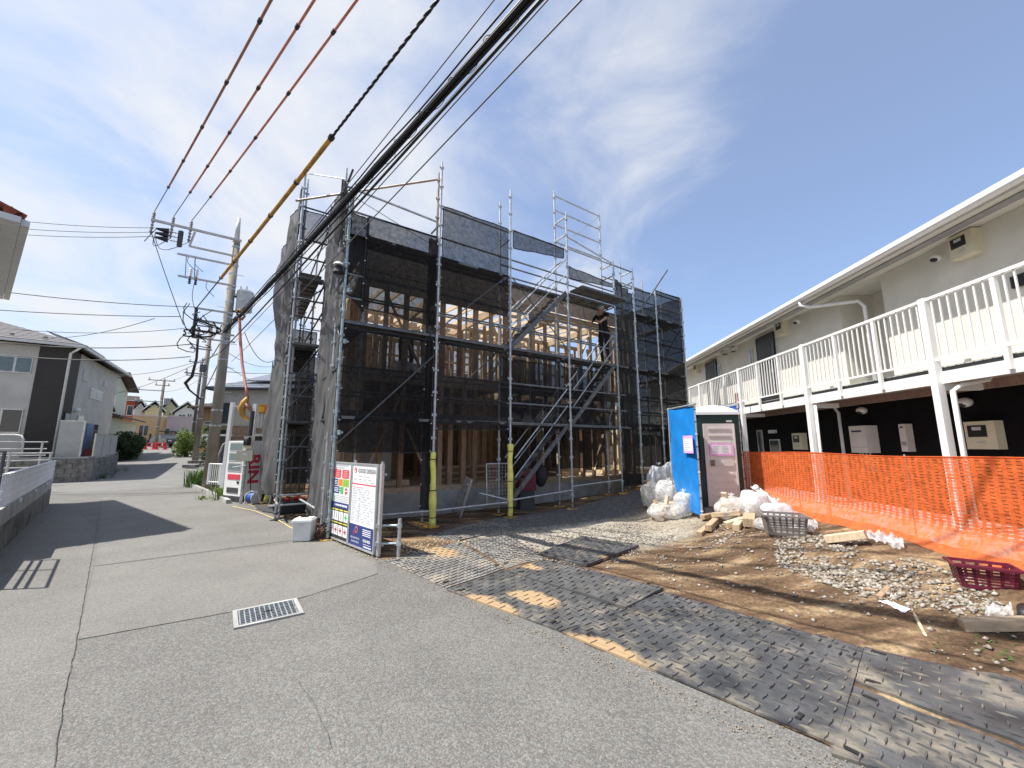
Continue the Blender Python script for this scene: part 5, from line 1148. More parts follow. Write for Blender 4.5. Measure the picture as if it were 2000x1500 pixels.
log(1464, 1034, 1466, 1012, .17, .13, 'big dark-ended timber block beside the white bag', 'wood', dz=.03, group=gt)
log(1372, 1020, 1394, 1014, .1, .08, 'orange timber offcut at the foot of the toilet step', 'wood', dz=.05, group=gt)
log(1614, 1064, 1694, 1066, .10, .09, 'pale squared timber lying in front of the orange fence', 'wood_p', dz=.02, dz1=.08)
log(1880, 1234, 2060, 1232, .085, .085, 'squared timber cut off by the right edge of the picture', 'wood_h', dz=.01)
log(1688, 1152, 1738, 1160, .03, .025, 'thin broken lath on the bare soil', 'wood_r'); log(1718, 1174, 1736, 1156, .05, .05, 'small dark wood stub on the soil by the white papers', 'wood_r')
log(1779, 1188, 1810, 1247, .022, .018, 'thin pale yellow stake lying on the soil', 'wood_p', cat='stake', name='stake')
p, q = G(1530, 1010), at(1473, 950, 6.9); t = thing('plastic_pipe', 'pale plastic pipe leaning over the bags against the orange fence', 'pipe', tuple(p))
mb = MB(); n = 16; d = (q - (p + V(0, 0, .1))).normalized(); a = d.orthogonal().normalized(); b_ = d.cross(a)
for c_, r_ in ((p + V(0, 0, .1), .045), (q, .045), (q, .038), (q - d * .3, .038)): mb.v += [tuple(c_ + a * math.cos(6.2832 * i / n) * r_ + b_ * math.sin(6.2832 * i / n) * r_) for i in range(n)]
mb.f = [(j * n + i, j * n + (i + 1) % n, (j + 1) * n + (i + 1) % n, (j + 1) * n + i) for j in range(3) for i in range(n)]; mb.build('pipe_wall', m_['offwhite'], t, True)
rod('pipe_collar', q - d * .06, q - d * .01, .05, m_['offwhite'], t, n=16)
def drape(px, pts, label, m, seed, amp=.05, name='plastic_sheet', cat='plastic sheet', lift=.03, nn=18):
    P = [G(*q) for q in pts]
    def fn(u, v):
        p = P[0] * (1 - u) * (1 - v) + P[1] * u * (1 - v) + P[2] * u * v + P[3] * (1 - u) * v
        z = max(ground(p.x, p.y), p.z) + lift + amp * (nz(u * 5 + seed, v * 5, 1) + .5 * nz(u * 11, v * 11 + seed, 3)) + amp * .4
        return (p.x, p.y, z)
    mb = MB(); mb.grid(fn, nn, nn); return mb.build(name, m_[m], None, True, label, cat)
drape(0, [(1688, 1062), (1768, 1082), (1766, 1068), (1700, 1050)], 'clear plastic film bundle tied round the end of a timber by the orange fence', 'sheet', 3, .09)
drape(0, [(1512, 1040), (1590, 1048), (1600, 1035), (1540, 1000)], 'crumpled clear film spread behind the grey crate', 'sheet', 6, .10)
drape(0, [(1925, 1226), (1985, 1226), (1980, 1206), (1930, 1204)], 'scrap of clear plastic over the timber at the right edge', 'sheet', 9, .05, lift=.06)
drape(0, [(1714, 1178), (1768, 1200), (1780, 1194), (1735, 1178)], 'larger white paper scrap on the soil near the stake', 'paper', 5, .012, 'paper_scrap', 'paper', .01, 8)
drape(0, [(1738, 1172), (1758, 1174), (1762, 1168), (1742, 1163)], 'smaller white paper scrap beside the wood stub', 'paper', 8, .008, 'paper_scrap', 'paper', .012, 6)
drape(0, [(1396, 1012), (1440, 1012), (1446, 998), (1398, 996)], 'clear plastic tray cover lying at the foot of the toilet', 'sheet', 12, .06)
def crate(cx, cy, rz, L_, W_, H_, m, label, z=None, tilt=0):
    t = thing('slotted_crate', label, 'crate', (cx, cy, 0))
    z0 = ground(cx, cy) + .01 if z is None else z
    M = Matrix.Translation((cx, cy, z0)) @ Matrix.Rotation(rz, 4, 'Z') @ Matrix.Rotation(tilt, 4, 'X')
    tp = .86   # base is narrower than the rim
    def P(x, y, z): k = tp + (1 - tp) * z / H_; return M @ V(x * k, y * k, z)
    def slab(mb, axis, sgn, a0, a1, z0_, z1_, th=.008):
        h = (W_ if axis == 'x' else L_) / 2 * sgn; i = h - th * sgn
        if axis == 'x': q = [(a0, h), (a1, h), (a1, i), (a0, i)]
        else: q = [(h, a0), (h, a1), (i, a1), (i, a0)]
        p = [P(x, y, z0_) for x, y in q] + [P(x, y, z1_) for x, y in q]
        if (sgn > 0) == (axis == 'x'): p = [p[k] for k in (3, 2, 1, 0, 7, 6, 5, 4)]
        mb.hexa(p)
    for axis, sgn in (('x', -1), ('x', 1), ('y', -1), ('y', 1)):
        mb = MB(); Lh = (L_ if axis == 'x' else W_) / 2 - .009; n = max(int(2 * Lh / .075), 3); rows = 6
        zs = [0.0] + [H_ * (.16 + .8 * k / rows) for k in range(rows + 1)]
        slab(mb, axis, sgn, -Lh, Lh, 0, H_ * .16)
        for k in range(1, rows): slab(mb, axis, sgn, -Lh, Lh, H_ * (.16 + .78 * k / rows) - .008, H_ * (.16 + .78 * k / rows) + .006, .0075)
        slab(mb, axis, sgn, -Lh, Lh, H_ * .94, H_)
        for k in range(n + 1):
            a = -Lh + .012 + (2 * Lh - .024) * k / n; slab(mb, axis, sgn, a - .012, a + .012, H_ * .16, H_ * .94, .009)
        mb.build('side_panel', m_[m], t)
    mb = MB()
    rimw = .022
    for s in (-1, 1):
        mb.beam(M @ V(-L_ / 2 - rimw, s * (W_ / 2 + rimw / 2), H_), M @ V(L_ / 2 + rimw, s * (W_ / 2 + rimw / 2), H_), rimw, .022); mb.beam(M @ V(s * (L_ / 2 + rimw / 2), -W_ / 2, H_), M @ V(s * (L_ / 2 + rimw / 2), W_ / 2, H_), rimw, .0215)
    mb.build('rim', m_[m], t)
    mb = MB(); mb.hexa([P(-L_ / 2 + .01, -W_ / 2 + .01, .004), P(L_ / 2 - .01, -W_ / 2 + .01, .004), P(L_ / 2 - .01, W_ / 2 - .01, .004), P(-L_ / 2 + .01, W_ / 2 - .01, .004), P(-L_ / 2 + .01, -W_ / 2 + .01, .014), P(L_ / 2 - .01, -W_ / 2 + .01, .014), P(L_ / 2 - .01, W_ / 2 - .01, .014), P(-L_ / 2 + .01, W_ / 2 - .01, .014)]); mb.build('floor', m_[m], t)
c = G(1545, 1050); crate(c.x, c.y + .12, rad(-22), .50, .36, .26, 'crateg', 'empty grey slotted plastic crate on the soil mound')
c = G(1936, 1152); crate(c.x + .02, c.y + .06, rad(-34), .38, .25, .19, 'maroon', 'empty maroon slotted plastic crate in front of the orange fence', z=c.z - .0)
t = thing('pipe_offcut', 'black plastic pipe end lying beside the timber at the right edge', 'pipe', tuple(G(2000, 1215))); c = G(2006, 1216); mb = MB(); mb.tube([c + V(-.03, -.03, .05), c + V(.15, .12, .05)], .045, 12); mb.build('pipe_wall', m_['black'], t, True); mb = MB(); mb.cyl(c + V(-.034, -.033, .05), c + V(-.031, -.031, .05), .03, n=12); mb.build('pipe_mouth', m_['dkgrey'], t)

# ------------------------------------------------------------------ notice boards by the street corner
L0, R0 = V(-3.10, 6.90, 0), V(-1.93, 5.77, 0)
BF = Fr(L0, R0 - L0, V((R0 - L0).y, -(R0 - L0).x, 0)); BW = (R0 - L0).length
def board(a0, a1, label):
    t = thing('notice_board', label, 'notice board', tuple(BF.P((a0 + a1) / 2, 0, 0)), group='notice boards on the site frame')
    BF.part('panel', m_['wprint'], t, a0, a1, .06, 1.24, -.012, .0)
    for x0, x1, z0, z1 in ((a0 - .02, a1 + .02, .035, .06), (a0 - .02, a1 + .02, 1.24, 1.262), (a0 - .022, a0, .06, 1.24), (a1, a1 + .022, .06, 1.24)): BF.part('frame', m_['alu'], t, x0, x1, z0, z1, -.02, .012)
    def pr(fx0, fx1, fy0, fy1, m, o=.002, nm='print'): return BF.part(nm, m_[m], t, a0 + (a1 - a0) * fx0, a0 + (a1 - a0) * fx1, 1.24 - 1.18 * fy1, 1.24 - 1.18 * fy0, .0005, o)
    def lt(tx, fx, fy, h, m, w=None, o=.0045): lettering(tx, BF, a0 + (a1 - a0) * fx, 1.24 - 1.18 * fy, h, m_[m], t, o, w)
    return t, pr, lt
def icon(t, fx, fy, r, m, a0, a1, inner='wprint', o=.003, hollow=True):
    c = BF.P(a0 + (a1 - a0) * fx, 1.24 - 1.18 * fy, o); mb = MB(); mb.cyl(c, c + BF.n * .0012, r, n=20); mb.build('roundel', m_[m], t)
    if hollow: mb = MB(); mb.cyl(c + BF.n * .0013, c + BF.n * .002, r * .72, n=20); mb.build('roundel_face', m_[inner], t)
a0, a1 = .07, BW * .485
t, pr, lt = board(a0, a1, 'left notice board with coloured safety squares and rows of icons')
for i in range(2): pr(.10, .85 - .2 * i, .025 + .03 * i, .038 + .03 * i, 'gprint')
pr(.10, .48, .085, .20, 'redflat'); pr(.55, .90, .085, .20, 'redflat')
for x0, x1 in ((.10, .48), (.55, .90)):
    for j in range(4): pr(x0 + .06, x1 - .06, .10 + .024 * j, .11 + .024 * j, 'pinkp', .0028)
pr(.10, .34, .215, .305, 'navy'); pr(.37, .60, .215, .305, 'orangep'); pr(.62, .92, .21, .31, 'lime')
pr(.12, .44, .315, .41, 'navy'); pr(.50, .66, .315, .41, 'greenp'); pr(.46, .49, .33, .345, 'kprint'); pr(.46, .49, .36, .375, 'kprint')
icon(t, .80, .365, .05, 'redflat', a0, a1, hollow=False); pr(.72, .88, .358, .372, 'wprint', .006)
for j in range(3): pr(.14, .32, .235 + .022 * j, .244 + .022 * j, 'wprint', .0028); pr(.66, .88, .23 + .024 * j, .24 + .024 * j, 'greenp', .0028); pr(.15, .40, .335 + .022 * j, .345 + .022 * j, 'wprint', .0028)
for j in range(4): pr(.08, .92, .435 + .022 * j, .442 + .022 * j, 'gprint')
pr(0, 1, .525, .60, 'navy'); pr(.25, .90, .55, .575, 'wprint', .0028); pr(.27, .3, .55, .575, 'navy', .0034)
for k in range(6): pr(.33 + .09 * k, .345 + .09 * k, .55, .575, 'navy', .0034)
pr(0, 1, .6005, .9995, 'kprint')
for k in range(4):
    x0 = .04 + .24 * k; pr(x0, x0 + .2, .615, .632, 'yprint', .0028); pr(x0, x0 + .21, .645, .765, 'wprint', .0028); pr(x0, x0 + .2, .785, .80, 'yprint', .0028); pr(x0, x0 + .21, .822, .955, 'wprint', .0028); icon(t, x0 + .105, .888, .042, 'redflat', a0, a1, o=.0032)
    pr(x0 + .07, x0 + .14, .875, .90, 'kprint', .0062)
    if k < 3: pr(x0 + .08, x0 + .13, .665, .745, 'gprint', .0034)
pr(.84, .89, .665, .745, 'greenp', .0034); pr(.80, .93, .692, .718, 'greenp', .0038)
b0, b1 = BW * .52, BW
t, pr, lt = board(b0, b1, 'right notice board reading GOOD DESIGN above a table of small print')
icon(t, .13, .07, .042, 'redflat', b0, b1); pr(.10, .16, .062, .078, 'redflat', .0062); pr(.12, .145, .045, .07, 'redflat', .0066)
lt('GOOD DESIGN', .60, .075, .062, 'kprint', (b1 - b0) * .70, .0045); lt('Safety Design', .5, .145, .026, 'gprint', (b1 - b0) * .5)
for k in range(4): pr(.08 + .2 * k, .08 + .2 * k + .11, .18, .19, 'gprint')
pr(.76, .92, .212, .222, 'gprint'); pr(0, 1, .238, .252, 'redflat'); pr(.06, .5, .282, .290, 'pinkp')
rr = random.Random(4)
for j in range(14):
    y = .305 + .030 * j; pr(.06, .94, y + .0185, y + .0195, 'ltgrey'); x = .08
    while x < .86:
        w = .06 + .14 * rr.random(); pr(x, min(x + w, .93), y, y + .006, 'gprint', .0022); x += w + .05 + .12 * rr.random()
pr(.06, .062, .30, .73, 'gprint'); pr(.36, .362, .30, .73, 'gprint')
pr(0, 1, .745, .9995, 'navy')
icon(t, .30, .805, .045, 'orangep', b0, b1, 'navy', .0022); icon(t, .22, .845, .03, 'redflat', b0, b1, 'navy', .0048)
lt('BLOOMING', .27, .905, .026, 'wprint', (b1 - b0) * .36); lt('GARDEN', .27, .950, .026, 'wprint', (b1 - b0) * .32); lt('IGHD', .74, .905, .04, 'wprint', (b1 - b0) * .28)
for j in range(4): pr(.56, .88, .775 + .022 * j, .785 + .022 * j, 'wprint', .0028)
pr(.60, .90, .945, .950, 'wprint', .0028); pr(.62, .92, .968, .982, 'wprint', .0028)
fr = thing('pipe_stand', 'galvanised pipe stand carrying the two notice boards', 'stand', tuple(R0))
for s in (.0, BW * .503, BW + .055): rod('upright', BF.P(s, 0, -.05), BF.P(s, 1.30 if s else 1.30, -.05), .022, m_['steel'], fr)
for z in (.16, 1.12): rod('cross_pipe', BF.P(-.05, z, -.085), BF.P(BW + .1, z, -.085), .02, m_['steel'], fr)
BF.part('edge_channel', m_['alu'], fr, BW + .028, BW + .10, .02, 1.262, -.06, -.02)
q = BF.P(BW + .30, 0, -.22); rod('prop', q, q + V(0, 0, .52), .025, m_['steel'], fr)
for z in (.18, .42):
    rod('coupler_pipe', BF.P(BW + .05, z, -.05), q + V(0, 0, z + .01), .016, m_['steel_teal'], fr); mb = MB(); mb.box(BF.P(BW + .06, z, -.03), (.07, .06, .05)); mb.build('coupler', m_['steel'], fr); mb = MB(); mb.box(q + V(0, 0, z + .01), (.06, .06, .05)); mb.build('coupler', m_['steel'], fr)
# cool box
c = atz(592, 1056, 0); t = thing('cool_box', 'pale grey lidded box standing on the asphalt left of the notice boards', 'box', tuple(c), rad(8))
XF = Fr(c, V(1, .12, 0), V(.12, -1, 0))
def taper(F, mb, a, b, z0, z1, k): 
    p = [F.P(-a, z0, b), F.P(a, z0, b), F.P(a, z0, -b), F.P(-a, z0, -b)] + [F.P(-a * k, z1, b * k), F.P(a * k, z1, b * k), F.P(a * k, z1, -b * k), F.P(-a * k, z1, -b * k)]; mb.hexa(p)
mb = MB(); taper(XF, mb, .135, .11, .01, .30, 1.07); o = mb.build('body', m_['offwhite'], t); bv = o.modifiers.new('edge', 'BEVEL'); bv.width = .012; bv.segments = 2
mb = MB(); taper(XF, mb, .155, .13, .302, .345, .98); taper(XF, mb, .14, .115, .345, .365, .9); o = mb.build('lid', m_['white'], t); bv = o.modifiers.new('edge', 'BEVEL'); bv.width = .008; bv.segments = 2
XF.part('lid_handle', m_['black'], t, -.06, .05, .366, .378, -.03, .02); XF.part('latch', m_['ltgrey'], t, -.02, .03, .26, .31, .116, .126); XF.part('label', m_['wprint'], t, -.10, -.04, .05, .07, .1085, .112); XF.part('carry_slot', m_['black'], t, -.149, -.140, .25, .29, -.04, .04)
# leaf and stick litter by the corner pole
mb = MB()
for i in range(260):
    c = G(R.uniform(612, 642), R.uniform(1030, 1056)); a = V(R.gauss(0, 1), R.gauss(0, 1), R.random() * .8).normalized() * R.uniform(.03, .12); b = V(R.gauss(0, 1), R.gauss(0, 1), R.gauss(0, 1)).normalized() * .012; z = V(0, 0, R.random() * .10)
    mb.add([c + z - a - b, c + z + a - b, c + z + a + b, c + z - a + b], [(0, 1, 2, 3)])
mb.build('leaf_litter', m_['dry'], kind='stuff')

# ------------------------------------------------------------------ clutter along the left edge of the site
t = thing('cable_reel', 'blue extension cable reel in a white frame beside the meter pole', 'cable reel', tuple(G(488, 985)))
c = G(488, 986) + V(0, .1, .17); ax = V(.8, -.3, 0).normalized()
mb = MB(); mb.cyl(c - ax * .10, c + ax * .10, .125, n=18); mb.build('wound_cable', m_['blue'], t)
for k in (-1, 1): mb = MB(); mb.cyl(c + ax * .11 * k, c + ax * .125 * k, .15, n=18); mb.build('reel_flange', m_['offwhite'], t); rod('stand', c + ax * .14 * k + V(-.1, -.05, -.17), c + ax * .14 * k + V(0, 0, .16), .011, m_['white'], t); rod('stand', c + ax * .14 * k + V(.1, .05, -.17), c + ax * .14 * k + V(0, 0, .16), .011, m_['white'], t)
rod('carry_handle', c - ax * .14 + V(0, 0, .16), c + ax * .14 + V(0, 0, .16), .012, m_['white'], t)
t = thing('tool_bag', 'black and red tool bag under the corner of the scaffold', 'bag', tuple(G(560, 1005)))
c = G(562, 1004) + V(.05, .1, 0); mb = MB(); mb.box(c + V(0, 0, .14), (.52, .34, .28), Matrix.Rotation(.5, 3, 'Z')); o = mb.build('bag_body', m_['black'], t); bv = o.modifiers.new('edge', 'BEVEL'); bv.width = .04; bv.segments = 3
for dx, dz in ((-.12, .30), (.05, .33), (.16, .30)): mb = MB(); mb.ball(c + V(dx, dx * .4, dz), .07, 8, 6, (1.2, .9, .8), lambda d: 1 + .3 * nz(d.x * 3, d.y * 3, d.z * 3)); mb.build('red_tool', m_['red'], t)
mb = MB(); mb.tube([c + V(-.2, -.1, .28), c + V(-.1, -.05, .40), c + V(.1, .05, .40), c + V(.2, .1, .28)], .014); mb.build('strap', m_['black'], t)
t = thing('tool_case', 'small red tool case behind the cable reel', 'tool case', tuple(G(515, 975))); c = G(508, 976) + V(.1, .15, 0)
mb = MB(); mb.box(c + V(0, 0, .11), (.4, .2, .2), Matrix.Rotation(.4, 3, 'Z')); o = mb.build('case_body', m_['red'], t); mb = MB(); mb.tube([c + V(-.08, -.03, .21), c + V(-.06, -.02, .27), c + V(.06, .02, .27), c + V(.08, .03, .21)], .012); mb.build('case_handle', m_['black'], t)
def groundline(pix, r, m, label, name='cord', lift=.012, cat='cord'):
    P = [G(*p) for p in pix]; pts = []
    for i in range(len(P) - 1):
        for k in range(6):
            q = P[i].lerp(P[i + 1], k / 6); pts.append(V(q.x + .012 * nz(q.x * 8, q.y * 8), q.y + .012 * nz(q.y * 8, q.x * 8, 4), ground(q.x, q.y) + lift))
    mb = MB(); mb.tube(pts, r, 5); return mb.build(name, m_[m], None, True, label, cat)
groundline([(455, 990), (500, 1000), (545, 1018), (575, 1036), (600, 1040)], .010, 'rope_y', 'yellow rope running along the road edge to the cool box', 'rope', cat='rope')
groundline([(487, 982), (510, 968), (525, 985), (505, 992), (480, 985)], .007, 'rope_y', 'yellow cord looped beside the cable reel')
groundline([(500, 990), (530, 992), (548, 985), (520, 998), (496, 996)], .008, 'black', 'black power cord coiled on the ground beside the tool bag')
mb = MB(); P = [G(490, 985), G(555, 994), G(580, 1010), G(512, 1000)]
mb.grid(lambda u, v: tuple((P[0] * (1 - u) * (1 - v) + P[1] * u * (1 - v) + P[2] * u * v + P[3] * (1 - u) * v) + V(0, 0, .02 + .02 * nz(u * 4, v * 4, 2))), 12, 8); mb.build('ground_cloth', m_['dkgrey'], None, True, 'dark cloth spread on the ground by the tool bag', 'cloth')

# vending machine, seen from its side
V0 = G(467, 982); d2 = V(.45, .89, 0); VW = .72; d2.normalize(); VN = V(d2.y, -d2.x, 0)
vm = thing('vending_machine', 'white drinks vending machine with red RIN lettering on its side', 'vending machine', tuple(V0)); vz = .0
VS = Fr(V0, d2, VN); VF = Fr(V0, -VN * 1.0, -d2)   # side wall; front wall with the display
VD = .80
VS.part('plinth', m_['dkgrey'], vm, .0, VW, vz, vz + .16, -VD, -.005)
VS.part('cabinet', m_['white'], vm, 0, VW, vz + .16, vz + 1.66, -VD, 0)
lettering('RIN', VS, VW * .42, vz + .88, .30, m_['redflat'], vm, .003, .78, roll=1)
for k, z in enumerate((1.38, 1.10, .82)): w = VF.part('display_window', m_['ltgrey'], vm, .06, VD - .1, vz + z, vz + z + .24, .002, .012); VF.part('pane', m_['glass_g'], w, .09, VD - .13, vz + z + .03, vz + z + .21, .0122, .016)
p_ = VF.part('price_panel', m_['redflat'], vm, .08, VD - .14, vz + .60, vz + .74, .002, .01); VF.part('coin_slot', m_['black'], vm, .1, .2, vz + .5, vz + .56, .002, .012); VF.part('delivery_flap', m_['dkgrey'], vm, .12, VD - .16, vz + .24, vz + .38, .002, .014)

# temporary meter pole
c = G(470, 984); mp_ = thing('meter_pole', 'temporary power pole with a glass meter and a beige switch box', 'meter pole', tuple(c))
top = at(496, 803, c.y); rod('pole', c, V(c.x + .02, c.y, 1.75), .038, m_['steel'], mp_); rod('conduit', V(c.x + .06, c.y, 1.5), V(c.x + .07, c.y, top.z), .055, m_['dkgrey'], mp_)
MF = Fr(V(c.x, c.y, 0), V(.9, .35, 0), V(.35, -.9, 0))
MF.part('switch_box', m_['cream2'], mp_, -.17, .20, 1.12, 1.40, .05, .20); MF.part('box_label', m_['wprint'], mp_, -.02, .07, 1.27, 1.33, .201, .204); MF.part('meter_board', m_['cream2'], mp_, -.06, .14, 1.45, 1.78, .04, .10)
q = MF.P(.04, 1.64, .10); mb = MB(); mb.box(q, (.14, .14, .22)); mb.build('meter_body', m_['black'], mp_); mb = MB(); mb.cyl(q + MF.n * .06, q + MF.n * .16, .065, n=14); mb.build('meter_glass', m_['glass'], mp_, True); mb = MB(); mb.box(q + V(0, 0, .09), (.11, .16, .03)); mb.build('meter_hood', m_['ltgrey'], mp_)
mb = MB(); mb.tube([MF.P(.10, 1.15, .1), MF.P(.16, .9, .12), MF.P(.2, .5, .1), MF.P(.24, .1, .12)], .012); mb.build('lead', m_['black'], mp_); rod('strut', MF.P(-.25, .95, .05), MF.P(.05, 1.0, .05), .015, m_['ltgrey'], mp_)

# ------------------------------------------------------------------ utility poles and wires
PB = G(405, 957); PTOP = 10.25
up = thing('utility_pole', 'tall weathered concrete utility pole with transformer at the lane corner', 'utility pole', tuple(PB))
px0, py0 = PB.x + .02, PB.y
mb = MB(); mb.cyl((px0, py0, PB.z), (px0, py0, 9.2), .185, .125, n=18); mb.build('pole_shaft', m_['pole'], up, True)
mb = MB(); mb.cyl((px0, py0, 9.2), (px0, py0, 9.35), .13, .11, n=14); mb.cyl((px0, py0, 9.35), (px0, py0, PTOP), .09, .055, n=14); mb.build('steel_cap', m_['ltgrey'], up, True)
for z in (2.2, 2.75, 4.6, 5.2, 5.3, 5.45, 5.7, 6.2, 6.8, 7.3, 7.9, 8.6, 9.0):
    r = .185 - .06 * z / 9.2 + .006; mb = MB(); mb.cyl((px0, py0, z), (px0, py0, z + .05), r, n=16); mb.build('band', m_['steel'], up)
for i in range(12):
    z = 3.0 + .45 * i; k = 1 if i % 2 else -1; rod('step_bolt', V(px0, py0, z), V(px0, py0, z) + UX * k * .36, .010, m_['steel'], up)
PU = -UX
def arm(z, L_, w=.075, back=.25, dz=0, m='ltgrey'): return bar('cross_arm', V(px0, py0, z) - PU * back + V(0, -.16, 0), V(px0, py0, z + dz) + PU * L_ + V(0, -.16, 0), w, w, m_[m], up)
arm(9.28, 2.35); arm(8.62, 1.25, .06); arm(8.25, 1.55, .06); arm(7.45, 1.45, .06); arm(6.38, .85, .06); arm(5.95, .85, .06); arm(5.55, 1.05, .06, .35); arm(5.3, .85, .05, .4)
rod('riser', V(px0, py0 - .16, 8.62) + PU * 1.25, V(px0, py0 - .16, 9.2) + PU * 1.15, .035, m_['ltgrey'], up)
rod('riser', V(px0, py0 - .16, 6.4) + PU * .83, V(px0, py0 - .16, 5.3) + PU * .83, .05, m_['dkgrey'], up); rod('riser', V(px0, py0 - .16, 7.4) + PU * 1.0, V(px0, py0 - .16, 8.3) + PU * 1.05, .012, m_['cable_g'], up); rod('riser', V(px0, py0 - .16, 7.4) + PU * 1.25, V(px0, py0 - .16, 8.3) + PU * 1.3, .012, m_['cable_g'], up)
def insul(p, q, r=.055, m='grey', nm='insulator'):
    p, q = V(p), V(q); mb = MB(); d = q - p
    mb.cyl(p, q, r * .5, n=8)
    for k in range(4): mb.cyl(p + d * (k / 4 + .05), p + d * (k / 4 + .16), r, r * .7, n=10)
    mb.build(nm, m_[m], up)
ARMZ = 9.28; AP = [V(px0, py0 - .16, ARMZ + .04) + PU * a for a in (2.3, 1.78, 1.28)]
for p in AP: insul(p, p + V(0, 0, .26)); insul(p - V(0, 0, .06), p - V(.02, 0, .55), .05)
for k in range(3):
    p = V(px0, py0 - .16, 9.0 - .16 * k) + PU * 1.45; q = p + PU * .75 - V(0, 0, 0); insul(p + PU * .05, p + PU * .35, .03, 'ltgrey'); mb = MB(); mb.cyl(p + PU * .4, p + PU * .75, .10, .03, n=10); mb.build('cable_boot', m_['black'], up)
bar('switch_gear', V(px0, py0 - .2, 8.5) + PU * 1.5, V(px0, py0 - .2, 9.1) + PU * 1.5, .09, .12, m_['dkgrey'], up)
for a in (.95, 1.12): p = V(px0, py0 - .16, 7.5) + PU * a; insul(p, p + V(0, 0, .32), .06, 'white', 'cutout_switch'); insul(p - V(0, 0, .28), p, .05, 'dkgrey', 'cutout_switch')
tc_ = V(px0, py0, 6.55) + UX * .46 - VX * .05
mb = MB(); mb.cyl(tc_, tc_ + V(0, 0, .72), .265, n=22); tr = mb.build('transformer', m_['ltgrey'], up, False)
mb = MB(); mb.cyl(tc_ + V(0, 0, .72), tc_ + V(0, 0, .79), .285, .25, n=22); mb.build('transformer_lid', m_['white'], tr)
for k in (-1, 1): mb = MB(); mb.cyl(tc_ + V(.1 * k, -.1, .79), tc_ + V(.12 * k, -.12, .95), .04, .025, n=8); mb.build('bushing', m_['white'], tr)
for k in range(3): mb = MB(); a = .6 + k * 1.6; p = tc_ + V(math.cos(a) * .27, math.sin(a) * .27, .6); mb.box(p, (.06, .06, .10)); mb.build('lug', m_['ltgrey'], tr)
bar('transformer_bracket', V(px0, py0, 6.5), tc_ + V(0, 0, -.05), .12, .05, m_['dkgrey'], up); bar('transformer_bracket', V(px0, py0, 7.1), tc_ + V(0, 0, .5), .1, .05, m_['dkgrey'], up)
# tangled jumper leads on the pole
rr = random.Random(12)
for i in range(11):
    z = rr.uniform(5.2, 6.5); p = V(px0, py0 - .2, z) + PU * rr.uniform(.1, 1.0); q = V(px0, py0 - .2, rr.uniform(5.0, 6.4)) + PU * rr.uniform(.1, 1.0); s = rr.uniform(-.55, .3); mb = MB()
    mb.tube([p.lerp(q, k / 8) + V(0, -.05 - .1 * rr.random(), s * math.sin(math.pi * k / 8)) + PU * (.25 * math.sin(math.pi * k / 4)) for k in range(9)], .016 if i % 3 else .028, 5); mb.build('jumper_lead', m_['cable'], up, True)
for j in range(3):
    p = AP[j] - V(0, 0, .55); q = V(px0, py0 - .2, 9.0 - .16 * j) + PU * 2.15; mb = MB(); mb.tube([p.lerp(q, k / 8) + V(0, 0, -.45 * math.sin(math.pi * k / 8)) + PU * .2 * math.sin(math.pi * k / 8) for k in range(9)], .012, 5); mb.build('jumper_lead', m_['cable_g'], up, True)
for a, z0_, z1_ in ((1.0, 8.2, 7.75), (1.2, 8.2, 7.75), (.95, 7.3, 6.0), (.6, 7.4, 6.9)):
    mb = MB(); p = V(px0, py0 - .2, z0_) + PU * a; q = V(px0, py0 - .2, z1_) + PU * (a - .25); mb.tube([p.lerp(q, k / 8) + PU * (.12 * math.sin(math.pi * k / 8)) for k in range(9)], .010, 5); mb.build('jumper_lead', m_['cable_g'], up, True)
# wires: endpoints as points in space; a sagging curve
def wpts(p, q, sag, n=24): return [V(p).lerp(V(q), k / n) - V(0, 0, sag * 4 * (k / n) * (1 - k / n)) for k in range(n + 1)]
def wire(p, q, sag, r, m, label, cat='wire', group=None, name='wire', n=24):
    mb = MB(); mb.tube(wpts(p, q, sag, n), r, 6); return mb.build(name, m_[m], None, True, label, cat, group)
def near(px, z, ext=4.0, frm=None):
    p = atz(px, 0, z); d = (p - V(frm)); d.z = 0; return p + d.normalized() * ext
covers = []
for j, (px, col) in enumerate(((529, 'brown_w'), (613, 'salmon'), (696, 'salmon'))):
    p = AP[j] + V(0, 0, .28); q = near(px, 9.2, 5, p)
    t = thing('power_line', ('leftmost high-voltage line sheathed in brown-red sleeves', 'middle high-voltage line sheathed in pinkish sleeves', 'rightmost of the three sheathed high-voltage lines')[j], 'power line', tuple(p), group='three sleeved high-voltage lines')
    P = wpts(p, q, .16, 40); mb = MB(); mb.tube(P, .012, 6); mb.build('conductor', m_['cable_g'], t, True)
    i = 6
    while i < 40:
        e = min(i + 5, 40); mb = MB(); mb.tube(P[i:e + 1], .024, 8); mb.build('sleeve', m_[col], t, True); mb = MB(); d = (P[i + 1] - P[i]).normalized(); mb.cyl(P[i] - d * .05, P[i] + d * .05, .036, n=8); mb.build('sleeve_joint', m_['black'], t); i = e
